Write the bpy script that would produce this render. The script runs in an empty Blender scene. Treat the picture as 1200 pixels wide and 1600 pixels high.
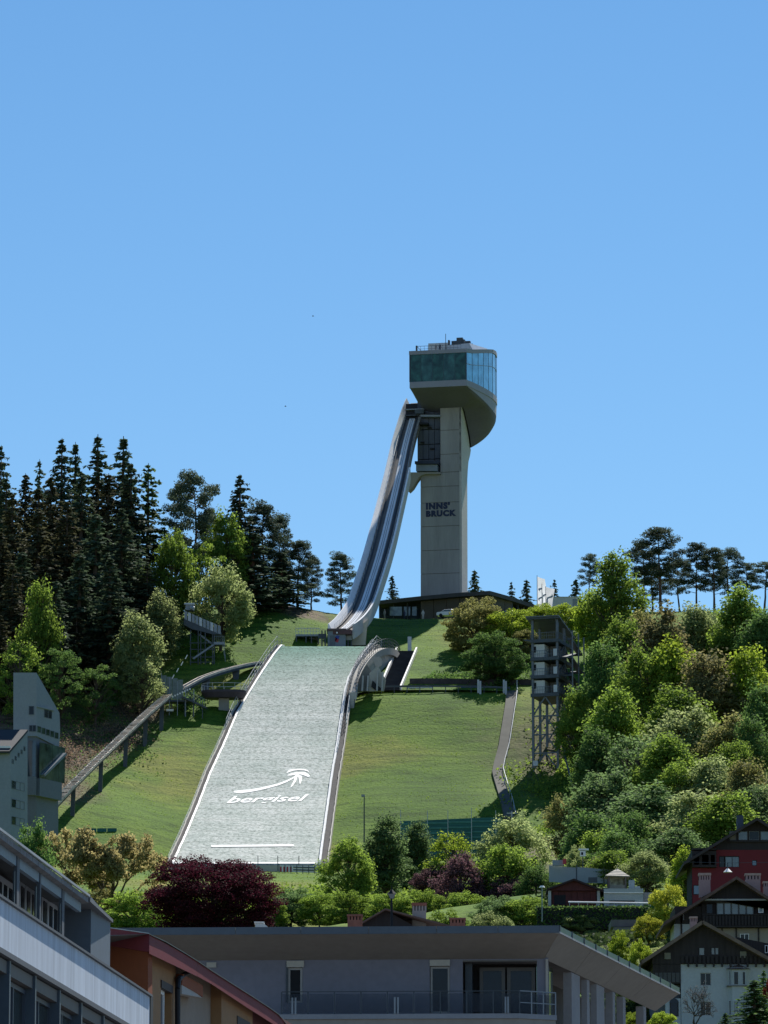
import bpy, math, random
import numpy as np
from mathutils import Vector, Matrix

SC = bpy.context.scene
COL = SC.collection
R = math.radians
random.seed(7)

# ---------------------------------------------------------------- camera
F_PX = 7400.0                       # focal length in pixels of the 1200x1600 photograph
PITCH = math.atan(1400.0 / F_PX)
EYE = 1.6
cam_data = bpy.data.cameras.new('camera')
cam = bpy.data.objects.new('camera', cam_data)
COL.objects.link(cam)
cam.location = (0, 0, EYE)
cam.rotation_euler = (math.pi / 2 + PITCH, 0, 0)
cam_data.sensor_fit = 'VERTICAL'
cam_data.sensor_height = 36.0
cam_data.sensor_width = 27.0
cam_data.lens = F_PX / 1600.0 * 36.0
cam_data.clip_start = 0.5
cam_data.clip_end = 20000
SC.camera = cam

# ---------------------------------------------------------------- sky, sun, exposure
SUN_AZ, SUN_EL = 19.0, 52.0         # degrees clockwise from the view direction (+Y), above the horizon
world = bpy.data.worlds.new('World')
SC.world = world
world.use_nodes = True
wn = world.node_tree
for n in list(wn.nodes):
    wn.nodes.remove(n)
wo = wn.nodes.new('ShaderNodeOutputWorld')
bg = wn.nodes.new('ShaderNodeBackground')
sky = wn.nodes.new('ShaderNodeTexSky')
sky.sky_type = 'NISHITA'
sky.sun_disc = False
sky.sun_elevation = R(SUN_EL)
sky.sun_rotation = R(SUN_AZ)
sky.altitude = 600
sky.air_density = 1.0
sky.dust_density = 0.0
sky.ozone_density = 3.0
bg.inputs['Strength'].default_value = 0.0845
tint = wn.nodes.new('ShaderNodeHueSaturation')
tint.inputs['Saturation'].default_value = 1.20
tint.inputs['Hue'].default_value = .497
wn.links.new(sky.outputs[0], tint.inputs['Color'])
wn.links.new(tint.outputs[0], bg.inputs['Color'])
wn.links.new(bg.outputs[0], wo.inputs['Surface'])
sun_data = bpy.data.lights.new('sun', 'SUN')
sun = bpy.data.objects.new('sun', sun_data)
COL.objects.link(sun)
sun_data.energy = 5.0
sun_data.angle = R(0.5)
sun_data.color = (1.0, 0.95, 0.87)
SUN_DIR = Vector((math.sin(R(SUN_AZ)) * math.cos(R(SUN_EL)), math.cos(R(SUN_AZ)) * math.cos(R(SUN_EL)), math.sin(R(SUN_EL))))
sun.rotation_euler = SUN_DIR.to_track_quat('Z', 'Y').to_euler()
SC.view_settings.view_transform = 'Standard'
SC.view_settings.look = 'None'
SC.view_settings.gamma = 1.0
SC.view_settings.exposure = 0.45
SC.view_settings.use_curve_mapping = False
SC.cycles.max_bounces = 6
SC.cycles.transparent_max_bounces = 8

# ---------------------------------------------------------------- measuring helpers
CP, SP = math.cos(PITCH), math.sin(PITCH)
def at(px, py, Y):
    """world point at ground distance Y that the photograph shows at px, py"""
    a = (px - 600.0) / F_PX; b = (800.0 - py) / F_PX
    dy = CP - b * SP; dz = SP + b * CP
    t = Y / dy
    return Vector((a * t, Y, EYE + dz * t))
def ray(px, py):
    a = (px - 600.0) / F_PX; b = (800.0 - py) / F_PX
    return Vector((a, CP - b * SP, SP + b * CP))

# ---------------------------------------------------------------- mesh builder
ORIG = {}
class MB:
    def __init__(s):
        s.v = []; s.f = []
    def poly(s, pts):
        n = len(s.v); s.v += [tuple(p) for p in pts]; s.f.append(tuple(range(n, n + len(pts))))
    def hexa(s, a, b):
        """a, b: two quads (4 points each) joined into a solid"""
        n = len(s.v); s.v += [tuple(p) for p in a] + [tuple(p) for p in b]
        s.f += [(n+3, n+2, n+1, n), (n+4, n+5, n+6, n+7), (n, n+1, n+5, n+4), (n+1, n+2, n+6, n+5), (n+2, n+3, n+7, n+6), (n+3, n, n+4, n+7)]
    def box(s, x0, x1, y0, y1, z0, z1):
        s.hexa([(x0,y0,z0),(x1,y0,z0),(x1,y1,z0),(x0,y1,z0)], [(x0,y0,z1),(x1,y0,z1),(x1,y1,z1),(x0,y1,z1)])
    def prism(s, pts, vec):
        """polygon pts pushed along vec, capped"""
        n = len(s.v); k = len(pts); vec = Vector(vec)
        s.v += [tuple(p) for p in pts] + [tuple(Vector(p) + vec) for p in pts]
        s.f.append(tuple(range(n, n + k))[::-1]); s.f.append(tuple(range(n + k, n + 2 * k)))
        for i in range(k):
            j = (i + 1) % k
            s.f.append((n + i, n + j, n + k + j, n + k + i))
    def tube(s, p, q, r, r2=None, sides=6):
        p = Vector(p); q = Vector(q); r2 = r if r2 is None else r2
        d = (q - p)
        if d.length < 1e-6: return
        d.normalize()
        a = d.orthogonal().normalized(); b = d.cross(a)
        n = len(s.v)
        for c, rr in ((p, r), (q, r2)):
            for i in range(sides):
                t = 2 * math.pi * i / sides
                s.v.append(tuple(c + (a * math.cos(t) + b * math.sin(t)) * rr))
        for i in range(sides):
            j = (i + 1) % sides
            s.f.append((n + i, n + j, n + sides + j, n + sides + i))
        s.f.append(tuple(range(n, n + sides))[::-1]); s.f.append(tuple(range(n + sides, n + 2 * sides)))
    def bar(s, p, q, w, h):
        """rectangular bar from p to q, w wide (sideways), h high"""
        p = Vector(p); q = Vector(q); d = (q - p).normalized()
        side = d.cross(Vector((0, 0, 1)))
        if side.length < 1e-3: side = Vector((1, 0, 0))
        side.normalize(); up = side.cross(d).normalized()
        a = [p - side*w/2 - up*h/2, p + side*w/2 - up*h/2, p + side*w/2 + up*h/2, p - side*w/2 + up*h/2]
        s.hexa(a, [x + (q - p) for x in a])
    def grid(s, rows, close=False):
        """rows: list of equal-length point rows"""
        n = len(s.v); m = len(rows[0])
        for r in rows: s.v += [tuple(p) for p in r]
        for i in range(len(rows) - 1):
            for j in range(m - (0 if close else 1)):
                k = (j + 1) % m
                s.f.append((n + i*m + j, n + i*m + k, n + (i+1)*m + k, n + (i+1)*m + j))
    def sweep(s, sections):
        """closed cross-sections (lists of points), capped"""
        n = len(s.v); m = len(sections[0])
        s.grid(sections, close=True)
        s.f.append(tuple(range(n, n + m))[::-1])
        e = n + (len(sections) - 1) * m
        s.f.append(tuple(range(e, e + m)))
    def build(s, name, m, parent=None, smooth=False, kind=None, origin=None):
        off = Vector(origin) if origin is not None else Vector((0, 0, 0))
        if parent is not None: off = ORIG.get(parent.name, Vector((0, 0, 0)))
        me = bpy.data.meshes.new(name)
        me.from_pydata([(v[0]-off[0], v[1]-off[1], v[2]-off[2]) for v in s.v], [], s.f)
        me.materials.append(m)
        me.update()
        import bmesh
        b = bmesh.new(); b.from_mesh(me); bmesh.ops.recalc_face_normals(b, faces=b.faces); b.to_mesh(me); b.free()
        if smooth:
            me.polygons.foreach_set('use_smooth', [True] * len(me.polygons))
        o = bpy.data.objects.new(name, me); COL.objects.link(o)
        ORIG[o.name] = off
        if parent is not None:
            o.parent = parent
        elif origin is not None:
            o.location = off
        if kind: o['kind'] = kind
        return o

def thing(name, label, cat, loc, group=None):
    o = bpy.data.objects.new(name, None); COL.objects.link(o)
    o.location = loc; ORIG[o.name] = Vector(loc)
    o['label'] = label; o['category'] = cat
    if group: o['group'] = group
    return o
def tag(o, label, cat, group=None):
    o['label'] = label; o['category'] = cat
    if group: o['group'] = group
    return o

# ---------------------------------------------------------------- materials
MATS = {}
def mat(name, c, rough=0.75, var=0.12, scale=0.6, bump=0.0, bscale=4.0, metal=0.0, stretch=(1,1,1), fine=0.06, spec=0.4):
    if name in MATS: return MATS[name]
    m = bpy.data.materials.new(name); m.use_nodes = True
    nt = m.node_tree; p = nt.nodes['Principled BSDF']
    tc = nt.nodes.new('ShaderNodeTexCoord'); mp = nt.nodes.new('ShaderNodeMapping')
    mp.inputs['Scale'].default_value = stretch
    nt.links.new(tc.outputs['Object'], mp.inputs['Vector'])
    n1 = nt.nodes.new('ShaderNodeTexNoise'); n1.inputs['Scale'].default_value = scale; n1.inputs['Detail'].default_value = 6
    n2 = nt.nodes.new('ShaderNodeTexNoise'); n2.inputs['Scale'].default_value = scale * 11; n2.inputs['Detail'].default_value = 3
    nt.links.new(mp.outputs[0], n1.inputs['Vector']); nt.links.new(mp.outputs[0], n2.inputs['Vector'])
    r1 = nt.nodes.new('ShaderNodeMapRange'); r1.inputs['From Min'].default_value = .3; r1.inputs['From Max'].default_value = .7
    r1.inputs['To Min'].default_value = 1 - var; r1.inputs['To Max'].default_value = 1 + var
    r2 = nt.nodes.new('ShaderNodeMapRange'); r2.inputs['From Min'].default_value = .3; r2.inputs['From Max'].default_value = .7
    r2.inputs['To Min'].default_value = 1 - fine; r2.inputs['To Max'].default_value = 1 + fine
    nt.links.new(n1.outputs['Fac'], r1.inputs['Value']); nt.links.new(n2.outputs['Fac'], r2.inputs['Value'])
    mu = nt.nodes.new('ShaderNodeMath'); mu.operation = 'MULTIPLY'
    nt.links.new(r1.outputs[0], mu.inputs[0]); nt.links.new(r2.outputs[0], mu.inputs[1])
    vm = nt.nodes.new('ShaderNodeVectorMath'); vm.operation = 'SCALE'
    vm.inputs[0].default_value = c[:3]
    nt.links.new(mu.outputs[0], vm.inputs['Scale'])
    nt.links.new(vm.outputs[0], p.inputs['Base Color'])
    p.inputs['Roughness'].default_value = rough; p.inputs['Metallic'].default_value = metal
    p.inputs['Specular IOR Level'].default_value = spec
    if bump:
        n3 = nt.nodes.new('ShaderNodeTexNoise'); n3.inputs['Scale'].default_value = bscale; n3.inputs['Detail'].default_value = 4
        nt.links.new(mp.outputs[0], n3.inputs['Vector'])
        b = nt.nodes.new('ShaderNodeBump'); b.inputs['Strength'].default_value = 1.0; b.inputs['Distance'].default_value = bump
        nt.links.new(n3.outputs['Fac'], b.inputs['Height']); nt.links.new(b.outputs[0], p.inputs['Normal'])
    MATS[name] = m
    return m
def leafmat(name, c1, c2, trans=0.35, gloss=0.06):
    if name in MATS: return MATS[name]
    m = bpy.data.materials.new(name); m.use_nodes = True
    nt = m.node_tree; p = nt.nodes['Principled BSDF']; out = nt.nodes['Material Output']
    g = nt.nodes.new('ShaderNodeNewGeometry'); oi = nt.nodes.new('ShaderNodeObjectInfo')
    mx = nt.nodes.new('ShaderNodeMix'); mx.data_type = 'RGBA'
    mx.inputs[6].default_value = (*c1, 1); mx.inputs[7].default_value = (*c2, 1)
    tc = nt.nodes.new('ShaderNodeTexCoord'); ns = nt.nodes.new('ShaderNodeTexNoise'); ns.inputs['Scale'].default_value = .55
    nt.links.new(tc.outputs['Object'], ns.inputs['Vector'])
    ad = nt.nodes.new('ShaderNodeMath'); ad.operation = 'MULTIPLY_ADD'; ad.inputs[1].default_value = .55
    nt.links.new(g.outputs['Random Per Island'], ad.inputs[0])
    mr = nt.nodes.new('ShaderNodeMapRange'); mr.inputs['From Min'].default_value = .35; mr.inputs['From Max'].default_value = .65
    mr.inputs['To Min'].default_value = -.05; mr.inputs['To Max'].default_value = .5
    nt.links.new(ns.outputs['Fac'], mr.inputs['Value']); nt.links.new(mr.outputs[0], ad.inputs[2])
    nt.links.new(ad.outputs[0], mx.inputs[0])
    hs = nt.nodes.new('ShaderNodeHueSaturation'); hs.inputs['Saturation'].default_value = 1.0
    m2 = nt.nodes.new('ShaderNodeMapRange'); m2.inputs['To Min'].default_value = .8; m2.inputs['To Max'].default_value = 1.2
    nt.links.new(oi.outputs['Random'], m2.inputs['Value']); nt.links.new(m2.outputs[0], hs.inputs['Value'])
    nt.links.new(mx.outputs[2], hs.inputs['Color'])
    nt.links.new(hs.outputs[0], p.inputs['Base Color'])
    p.inputs['Roughness'].default_value = .7; p.inputs['Specular IOR Level'].default_value = gloss
    tr = nt.nodes.new('ShaderNodeBsdfTranslucent'); 
    h2 = nt.nodes.new('ShaderNodeHueSaturation'); h2.inputs['Hue'].default_value = .485; h2.inputs['Value'].default_value = 2.1; h2.inputs['Saturation'].default_value = 1.05
    nt.links.new(hs.outputs[0], h2.inputs['Color']); nt.links.new(h2.outputs[0], tr.inputs['Color'])
    ms = nt.nodes.new('ShaderNodeMixShader'); ms.inputs[0].default_value = trans
    nt.links.new(p.outputs[0], ms.inputs[1]); nt.links.new(tr.outputs[0], ms.inputs[2]); nt.links.new(ms.outputs[0], out.inputs['Surface'])
    MATS[name] = m
    return m
def glass(name, c, rough=0.05, var=0.3, scale=.4, metal=0.0, spec=.8):
    return mat(name, c, rough=rough, var=var, scale=scale, metal=metal, spec=spec, fine=.1)

CONC = mat('concrete', (.30, .285, .26), .85, .10, .25, .02, 3, stretch=(1,1,.5))
CONC_D = mat('concrete_dark', (.17, .165, .155), .85, .12, .3, .02, 3)
CONC_L = mat('concrete_light', (.42, .40, .36), .85, .10, .3)
WHITE = mat('white_paint', (.78, .78, .76), .5, .06, .5)
STEEL = mat('steel_grey', (.22, .25, .28), .45, .12, 1.0, metal=.3)
STEEL_D = mat('steel_dark', (.055, .07, .085), .5, .15, 1.0, metal=.2)
STEEL_L = mat('steel_light', (.42, .45, .47), .4, .10, 1.0, metal=.3)
NAVY = mat('navy_lettering', (.02, .03, .075), .6, .05)
BARK = mat('bark', (.075, .058, .042), .9, .3, 1.2)
BARK_P = mat('pine_bark', (.11, .06, .04), .9, .3, 1.2)
BLACK = mat('dark_interior', (.012, .014, .018), .8, .2)

# ---------------------------------------------------------------- terrain
def LY(py):   # ground distance of the landing slope by the height at which the photograph shows it
    return float(np.interp(py, [1003, 1010, 1040, 1080, 1150, 1250, 1350], [838, 836, 826.5, 815, 797, 768, 735]))
LEFT_E = [(1003,445),(1010,441),(1023,430),(1057,407),(1080,393),(1113,373),(1167,350),(1210,330),(1263,310),(1310,290),(1349,272)]
RIGHT_E = [(1003,583),(1012,576),(1037,557),(1063,543),(1085,537),(1113,533),(1167,525),(1213,517),(1263,510),(1313,503),(1350,498)]
def LX(py): return float(np.interp(py, [a for a, b in LEFT_E], [b for a, b in LEFT_E]))
def RX(py): return float(np.interp(py, [a for a, b in RIGHT_E], [b for a, b in RIGHT_E]))

ctl = []
def C_(px, py, Y, dz=0.0):
    p = at(px, py, Y); ctl.append((p.x, p.y, p.z + dz))
def W_(x, y, z): ctl.append((x, y, z))
for py in (1010, 1045, 1080, 1115, 1150, 1200, 1250, 1300, 1350):
    for f in (0.0, .5, 1.0):
        dz = -1.2 if py > 1090 else -2.2
        C_(LX(py) + (RX(py) - LX(py)) * f, py, LY(py), dz)
# slope beside the landing hill (observer side, both flanks)
for a in [(80,1300,742),(150,1350,728),(200,1280,752),(120,1240,762),(200,1200,782),(280,1200,783),(250,1120,805),(330,1120,806),(360,1050,826),(300,1080,818),
          (420,990,846),(400,960,858),(440,945,872),(480,965,862),(350,1000,842),(300,1010,840),(190,1120,803),(120,1180,780),(60,1220,765),(0,1200,770),
          (100,1080,815),(200,1020,838),(300,980,856),(0,1060,820),(100,1000,845),(-60,1020,830),(-60,1200,760),
          (560,1085,813),(640,1085,812),(760,1085,812),(560,1150,796),(700,1150,796),(780,1150,795),(560,1250,767),(700,1250,767),(780,1260,762),(560,1340,738),(700,1340,738),(790,1300,752),
          (640,1076,817),(760,1074,819),(830,1074,819),(560,1079,815),(600,1078,817),(615,1062,824),(625,1040,837),(640,1010,851),(645,985,865),(590,1006,850),(600,985,868),
          (660,1035,837),(700,1005,855),(660,968,879),(720,968,879),(800,966,880),(740,1050,830),(800,1020,845),(850,1040,832),
          (835,1204,783),(871,1206,783),(860,1120,803),(900,1150,795),(900,1260,762),(900,1010,850),(960,1000,850),(1000,970,858),(1060,975,856),(1130,990,850),(1200,980,850),
          (1270,1010,840),(960,1130,800),(1050,1130,790),(1150,1150,770),(1250,1150,770),(960,1260,745),(1060,1260,720),(1160,1280,690),(1250,1300,680),
          (850,1330,700),(900,1370,640),(1000,1350,640),(1100,1380,560),(1200,1360,600),
          (860,1420,545),(940,1418,545),(1030,1416,545),(1100,1470,470),(1200,1470,470),(1000,1520,455),
          (400,1362,728),(400,1375,712),(280,1372,716),(520,1366,724),(300,1410,655),(450,1405,660),(560,1410,655),(700,1405,660),(800,1405,655),(180,1400,668),(80,1380,690),(0,1350,700),
          (-60,1350,690),(200,1460,600),(400,1458,600),(600,1458,600),(750,1458,600),(880,1470,540)]:
    C_(*a)
for x in (-160, -80, 0, 80, 160):
    W_(x, 430, 34 if abs(x) < 120 else 36); W_(x, 350, 18); W_(x, 280, 5)
    W_(x, 905, 149); W_(x, 960, 150); W_(x, 1060, 140)
W_(-160, 600, 62); W_(-160, 750, 95); W_(-160, 850, 142); W_(160, 600, 66); W_(160, 700, 92); W_(160, 820, 138)
W_(75, 430, 33); W_(60, 430, 32.5)
CT = np.array(ctl)
def _phi(r2):
    return np.where(r2 > 1e-9, r2 * np.log(np.maximum(r2, 1e-9)) * .5, 0.0)
_S = 100.0
_P = CT[:, :2] / _S
_N = len(_P)
_K = _phi(((_P[:, None, :] - _P[None, :, :]) ** 2).sum(-1)) + np.eye(_N) * 2e-3
_A = np.zeros((_N + 3, _N + 3)); _A[:_N, :_N] = _K; _A[:_N, _N] = 1; _A[:_N, _N+1:] = _P; _A[_N, :_N] = 1; _A[_N+1:, :_N] = _P.T
_W = np.linalg.solve(_A, np.concatenate([CT[:, 2], np.zeros(3)]))
def gzs(X, Y):
    X = np.asarray(X, float); Y = np.asarray(Y, float)
    xc = np.clip(X, -165, 165); yc = np.clip(Y, 285, 1050)
    q = np.stack([xc.ravel() / _S, yc.ravel() / _S], -1)
    out = np.empty(len(q))
    for i in range(0, len(q), 20000):
        qq = q[i:i+20000]
        out[i:i+20000] = _phi(((qq[:, None, :] - _P[None]) ** 2).sum(-1)) @ _W[:_N] + _W[_N] + qq @ _W[_N+1:]
    z = out.reshape(X.shape)
    z = z * np.clip((Y - 200) / 85.0, 0, 1)                      # flat town ground in front
    far = np.clip((Y - 1050) / 900.0, 0, 1)
    z = z * (1 - far) + 110 * far
    return z
def gz(x, y): return float(gzs(np.array([x]), np.array([y]))[0])
def ground(px, py, Y0=430, Y1=1000):
    """where the sight line through px, py meets the hill"""
    Ys = np.arange(Y0, Y1, 1.0)
    d = ray(px, py); t = Ys / d.y
    z = EYE + d.z * t; g = gzs(d.x * t, Ys)
    h = np.nonzero(g > z)[0]
    Y = Ys[h[0]] if len(h) else Y1
    p = at(px, py, Y); return Vector((p.x, p.y, gz(p.x, p.y)))

def axis_vals(fine0, fine1, step, far0, far1):
    a = list(np.arange(fine0, fine1 + .1, step))
    s = step; v = a[-1]; hi = []
    while v < far1:
        s *= 1.35; v += s; hi.append(v)
    s = step; v = a[0]; lo = []
    while v > far0:
        s *= 1.35; v -= s; lo.append(v)
    return np.array(lo[::-1] + a + hi)
gx = axis_vals(-170, 170, 2.5, -9000, 9000)
gy = axis_vals(290, 1000, 2.5, -600, 12000)
XX, YY = np.meshgrid(gx, gy)
ZZ = gzs(XX, YY)
rs = np.random.RandomState(3)
inside = (np.abs(XX) < 170) & (YY > 500) & (YY < 1000)
ZZ = ZZ + np.where(inside, rs.uniform(-.12, .12, ZZ.shape), 0)
vv = np.stack([XX, YY, ZZ], -1).reshape(-1, 3)
ny, nx = XX.shape
ii, jj = np.meshgrid(np.arange(ny - 1), np.arange(nx - 1), indexing='ij')
b0 = (ii * nx + jj).ravel()
ff = np.stack([b0, b0 + 1, b0 + nx + 1, b0 + nx], -1)
def np_mesh(name, v, f, m):
    me = bpy.data.meshes.new(name)
    k = f.shape[1]
    me.vertices.add(len(v)); me.vertices.foreach_set('co', np.asarray(v, np.float32).ravel())
    me.loops.add(f.size); me.loops.foreach_set('vertex_index', f.ravel().astype(np.int32))
    me.polygons.add(len(f)); me.polygons.foreach_set('loop_start', np.arange(0, f.size, k, dtype=np.int32))
    me.materials.append(m); me.update(calc_edges=True)
    return me
def grass_material():
    m = bpy.data.materials.new('meadow'); m.use_nodes = True
    nt = m.node_tree; p = nt.nodes['Principled BSDF']
    tc = nt.nodes.new('ShaderNodeTexCoord')
    def noise(s, d=5, stretch=None):
        n = nt.nodes.new('ShaderNodeTexNoise'); n.inputs['Scale'].default_value = s; n.inputs['Detail'].default_value = d
        if stretch:
            mp = nt.nodes.new('ShaderNodeMapping'); mp.inputs['Scale'].default_value = stretch
            nt.links.new(tc.outputs['Object'], mp.inputs['Vector']); nt.links.new(mp.outputs[0], n.inputs['Vector'])
        else: nt.links.new(tc.outputs['Object'], n.inputs['Vector'])
        return n
    def ramp(n, pts):
        r = nt.nodes.new('ShaderNodeValToRGB'); e = r.color_ramp.elements
        e[0].position, e[0].color = pts[0][0], (*pts[0][1], 1); e[1].position, e[1].color = pts[-1][0], (*pts[-1][1], 1)
        for q in pts[1:-1]:
            x = e.new(q[0]); x.color = (*q[1], 1)
        nt.links.new(n.outputs['Fac'], r.inputs[0]); return r
    big = ramp(noise(.035, 8), [(.36, (.055, .120, .012)), (.47, (.080, .152, .015)), (.55, (.098, .168, .018)), (.64, (.145, .172, .030))])
    mid = ramp(noise(.55, 7, (.22, 1.3, 1.3)), [(.32, (.62, .67, .6)), (.5, (1, 1, 1)), (.68, (1.28, 1.2, 1.14))])
    fin = ramp(noise(3.0, 4), [(.3, (.66, .71, .66)), (.7, (1.3, 1.24, 1.2))])
    m1 = nt.nodes.new('ShaderNodeMix'); m1.data_type = 'RGBA'; m1.blend_type = 'MULTIPLY'; m1.inputs[0].default_value = 1
    m2 = nt.nodes.new('ShaderNodeMix'); m2.data_type = 'RGBA'; m2.blend_type = 'MULTIPLY'; m2.inputs[0].default_value = 1
    nt.links.new(big.outputs[0], m1.inputs[6]); nt.links.new(mid.outputs[0], m1.inputs[7])
    nt.links.new(m1.outputs[2], m2.inputs[6]); nt.links.new(fin.outputs[0], m2.inputs[7])
    # bare, brushy soil beside the wood
    at_n = nt.nodes.new('ShaderNodeAttribute'); at_n.attribute_name = 'bare'
    so = ramp(noise(.8, 5), [(.35, (.06, .045, .03)), (.65, (.16, .125, .085))])
    m3 = nt.nodes.new('ShaderNodeMix'); m3.data_type = 'RGBA'
    th = nt.nodes.new('ShaderNodeMath'); th.operation = 'MULTIPLY_ADD'; th.inputs[1].default_value = 1.6
    nn = noise(.25, 5); ma = nt.nodes.new('ShaderNodeMath'); ma.operation = 'MULTIPLY_ADD'; ma.inputs[1].default_value = 2.2; ma.inputs[2].default_value = -1.25
    nt.links.new(nn.outputs['Fac'], ma.inputs[0]); nt.links.new(at_n.outputs['Fac'], th.inputs[0]); nt.links.new(ma.outputs[0], th.inputs[2])
    th.use_clamp = True
    mm = nt.nodes.new('ShaderNodeMath'); mm.operation = 'MULTIPLY'; mm.use_clamp = True
    nt.links.new(th.outputs[0], mm.inputs[0]); nt.links.new(at_n.outputs['Fac'], mm.inputs[1])
    nt.links.new(mm.outputs[0], m3.inputs[0]); nt.links.new(m2.outputs[2], m3.inputs[6]); nt.links.new(so.outputs[0], m3.inputs[7])
    nt.links.new(m3.outputs[2], p.inputs['Base Color'])
    p.inputs['Roughness'].default_value = .9; p.inputs['Specular IOR Level'].default_value = .15
    b = nt.nodes.new('ShaderNodeBump'); b.inputs['Distance'].default_value = .22; b.inputs['Strength'].default_value = .8
    n5 = noise(1.6, 6); nt.links.new(n5.outputs['Fac'], b.inputs['Height']); nt.links.new(b.outputs[0], p.inputs['Normal'])
    return m
GRASS = grass_material()
TOWN = mat('town_ground', (.075,.075,.078), .9, .25, .08)
me = np_mesh('ground', vv, ff, GRASS)
me.materials.append(TOWN)
cy_ = vv[ff[:, 0], 1]; me.polygons.foreach_set('material_index', (cy_ < 400).astype(np.int32))
me.polygons.foreach_set('use_smooth', [True] * len(me.polygons))
bare = np.zeros(len(vv), np.float32)
for (px, py, Y, rad) in [(140,1160,789,6),(175,1140,794,6),(215,1095,806,5),(105,1195,779,6),(60,1225,763,9),(455,948,872,7),(475,960,866,6),(10,1130,795,14),(30,1060,820,16),(1010,1150,790,22),(1150,1150,780,30),(1080,1300,700,30)]:
    p = at(px, py, Y)
    d = np.hypot(vv[:, 0] - p.x, vv[:, 1] - p.y)
    bare = np.maximum(bare, np.clip(1.6 - d / rad, 0, 1))
a = me.attributes.new('bare', 'FLOAT', 'POINT'); a.data.foreach_set('value', bare.astype(np.float32))
o = bpy.data.objects.new('ground', me); COL.objects.link(o); o['kind'] = 'structure'
# ================================================================ landing slope
def mat_surface():
    m = bpy.data.materials.new('slope_matting'); m.use_nodes = True
    nt = m.node_tree; p = nt.nodes['Principled BSDF']
    tc = nt.nodes.new('ShaderNodeTexCoord')
    uv = nt.nodes.new('ShaderNodeMapping'); uv.inputs['Scale'].default_value = (1.55, 1.6, 1.6)
    nt.links.new(tc.outputs['Object'], uv.inputs['Vector'])
    def noise(s, d=6, mapped=True):
        n = nt.nodes.new('ShaderNodeTexNoise'); n.inputs['Scale'].default_value = s; n.inputs['Detail'].default_value = d
        n.inputs['Roughness'].default_value = .68
        nt.links.new(uv.outputs[0] if mapped else tc.outputs['Object'], n.inputs['Vector']); return n
    n1 = noise(1.25, 10)
    r = nt.nodes.new('ShaderNodeValToRGB'); e = r.color_ramp.elements
    e[0].position = .33; e[0].color = (.15, .18, .16, 1); e[1].position = .60; e[1].color = (.56, .585, .55, 1)
    x = e.new(.41); x.color = (.28, .315, .285, 1); x = e.new(.49); x.color = (.425, .46, .425, 1)
    nt.links.new(n1.outputs['Fac'], r.inputs[0])
    n2 = noise(.10, 6)
    r2 = nt.nodes.new('ShaderNodeValToRGB'); e = r2.color_ramp.elements
    e[0].position = .35; e[0].color = (.78, .84, .82, 1); e[1].position = .62; e[1].color = (1.05, 1.05, 1.05, 1)
    nt.links.new(n2.outputs['Fac'], r2.inputs[0])
    mx = nt.nodes.new('ShaderNodeMix'); mx.data_type = 'RGBA'; mx.blend_type = 'MULTIPLY'; mx.inputs[0].default_value = 1
    nt.links.new(r.outputs[0], mx.inputs[6]); nt.links.new(r2.outputs[0], mx.inputs[7])
    # the mats on the knoll are a fresher green
    g = nt.nodes.new('ShaderNodeAttribute'); g.attribute_name = 'fresh'
    m3 = nt.nodes.new('ShaderNodeMix'); m3.data_type = 'RGBA'; m3.blend_type = 'MULTIPLY'
    m3.inputs[7].default_value = (.24, .50, .42, 1)
    nt.links.new(g.outputs['Fac'], m3.inputs[0]); nt.links.new(mx.outputs[2], m3.inputs[6])
    # seams between the rows of mats
    wv = nt.nodes.new('ShaderNodeTexWave'); wv.bands_direction = 'Y'; wv.inputs['Scale'].default_value = .11; wv.inputs['Distortion'].default_value = 1.2; wv.inputs['Detail'].default_value = 3; wv.inputs['Detail Scale'].default_value = 2.5
    nt.links.new(tc.outputs['Object'], wv.inputs['Vector'])
    wr = nt.nodes.new('ShaderNodeMapRange'); wr.inputs['From Min'].default_value = 0; wr.inputs['From Max'].default_value = .25; wr.inputs['To Min'].default_value = .86; wr.inputs['To Max'].default_value = 1.0
    nt.links.new(wv.outputs['Fac'], wr.inputs['Value'])
    sc3 = nt.nodes.new('ShaderNodeVectorMath'); sc3.operation = 'SCALE'
    nt.links.new(m3.outputs[2], sc3.inputs[0]); nt.links.new(wr.outputs[0], sc3.inputs['Scale'])
    nt.links.new(sc3.outputs[0], p.inputs['Base Color'])
    p.inputs['Roughness'].default_value = .8; p.inputs['Specular IOR Level'].default_value = .12
    b = nt.nodes.new('ShaderNodeBump'); b.inputs['Distance'].default_value = .12; b.inputs['Strength'].default_value = .8
    nt.links.new(n1.outputs['Fac'], b.inputs['Height']); nt.links.new(b.outputs[0], p.inputs['Normal'])
    return m
MATTING = mat_surface()
rows_py = [1010 + (1352 - 1010) * (i / 110.0) for i in range(111)]
Lp = [at(LX(p), p, LY(p)) for p in rows_py]; Rp = [at(RX(p), p, LY(p)) for p in rows_py]
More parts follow.
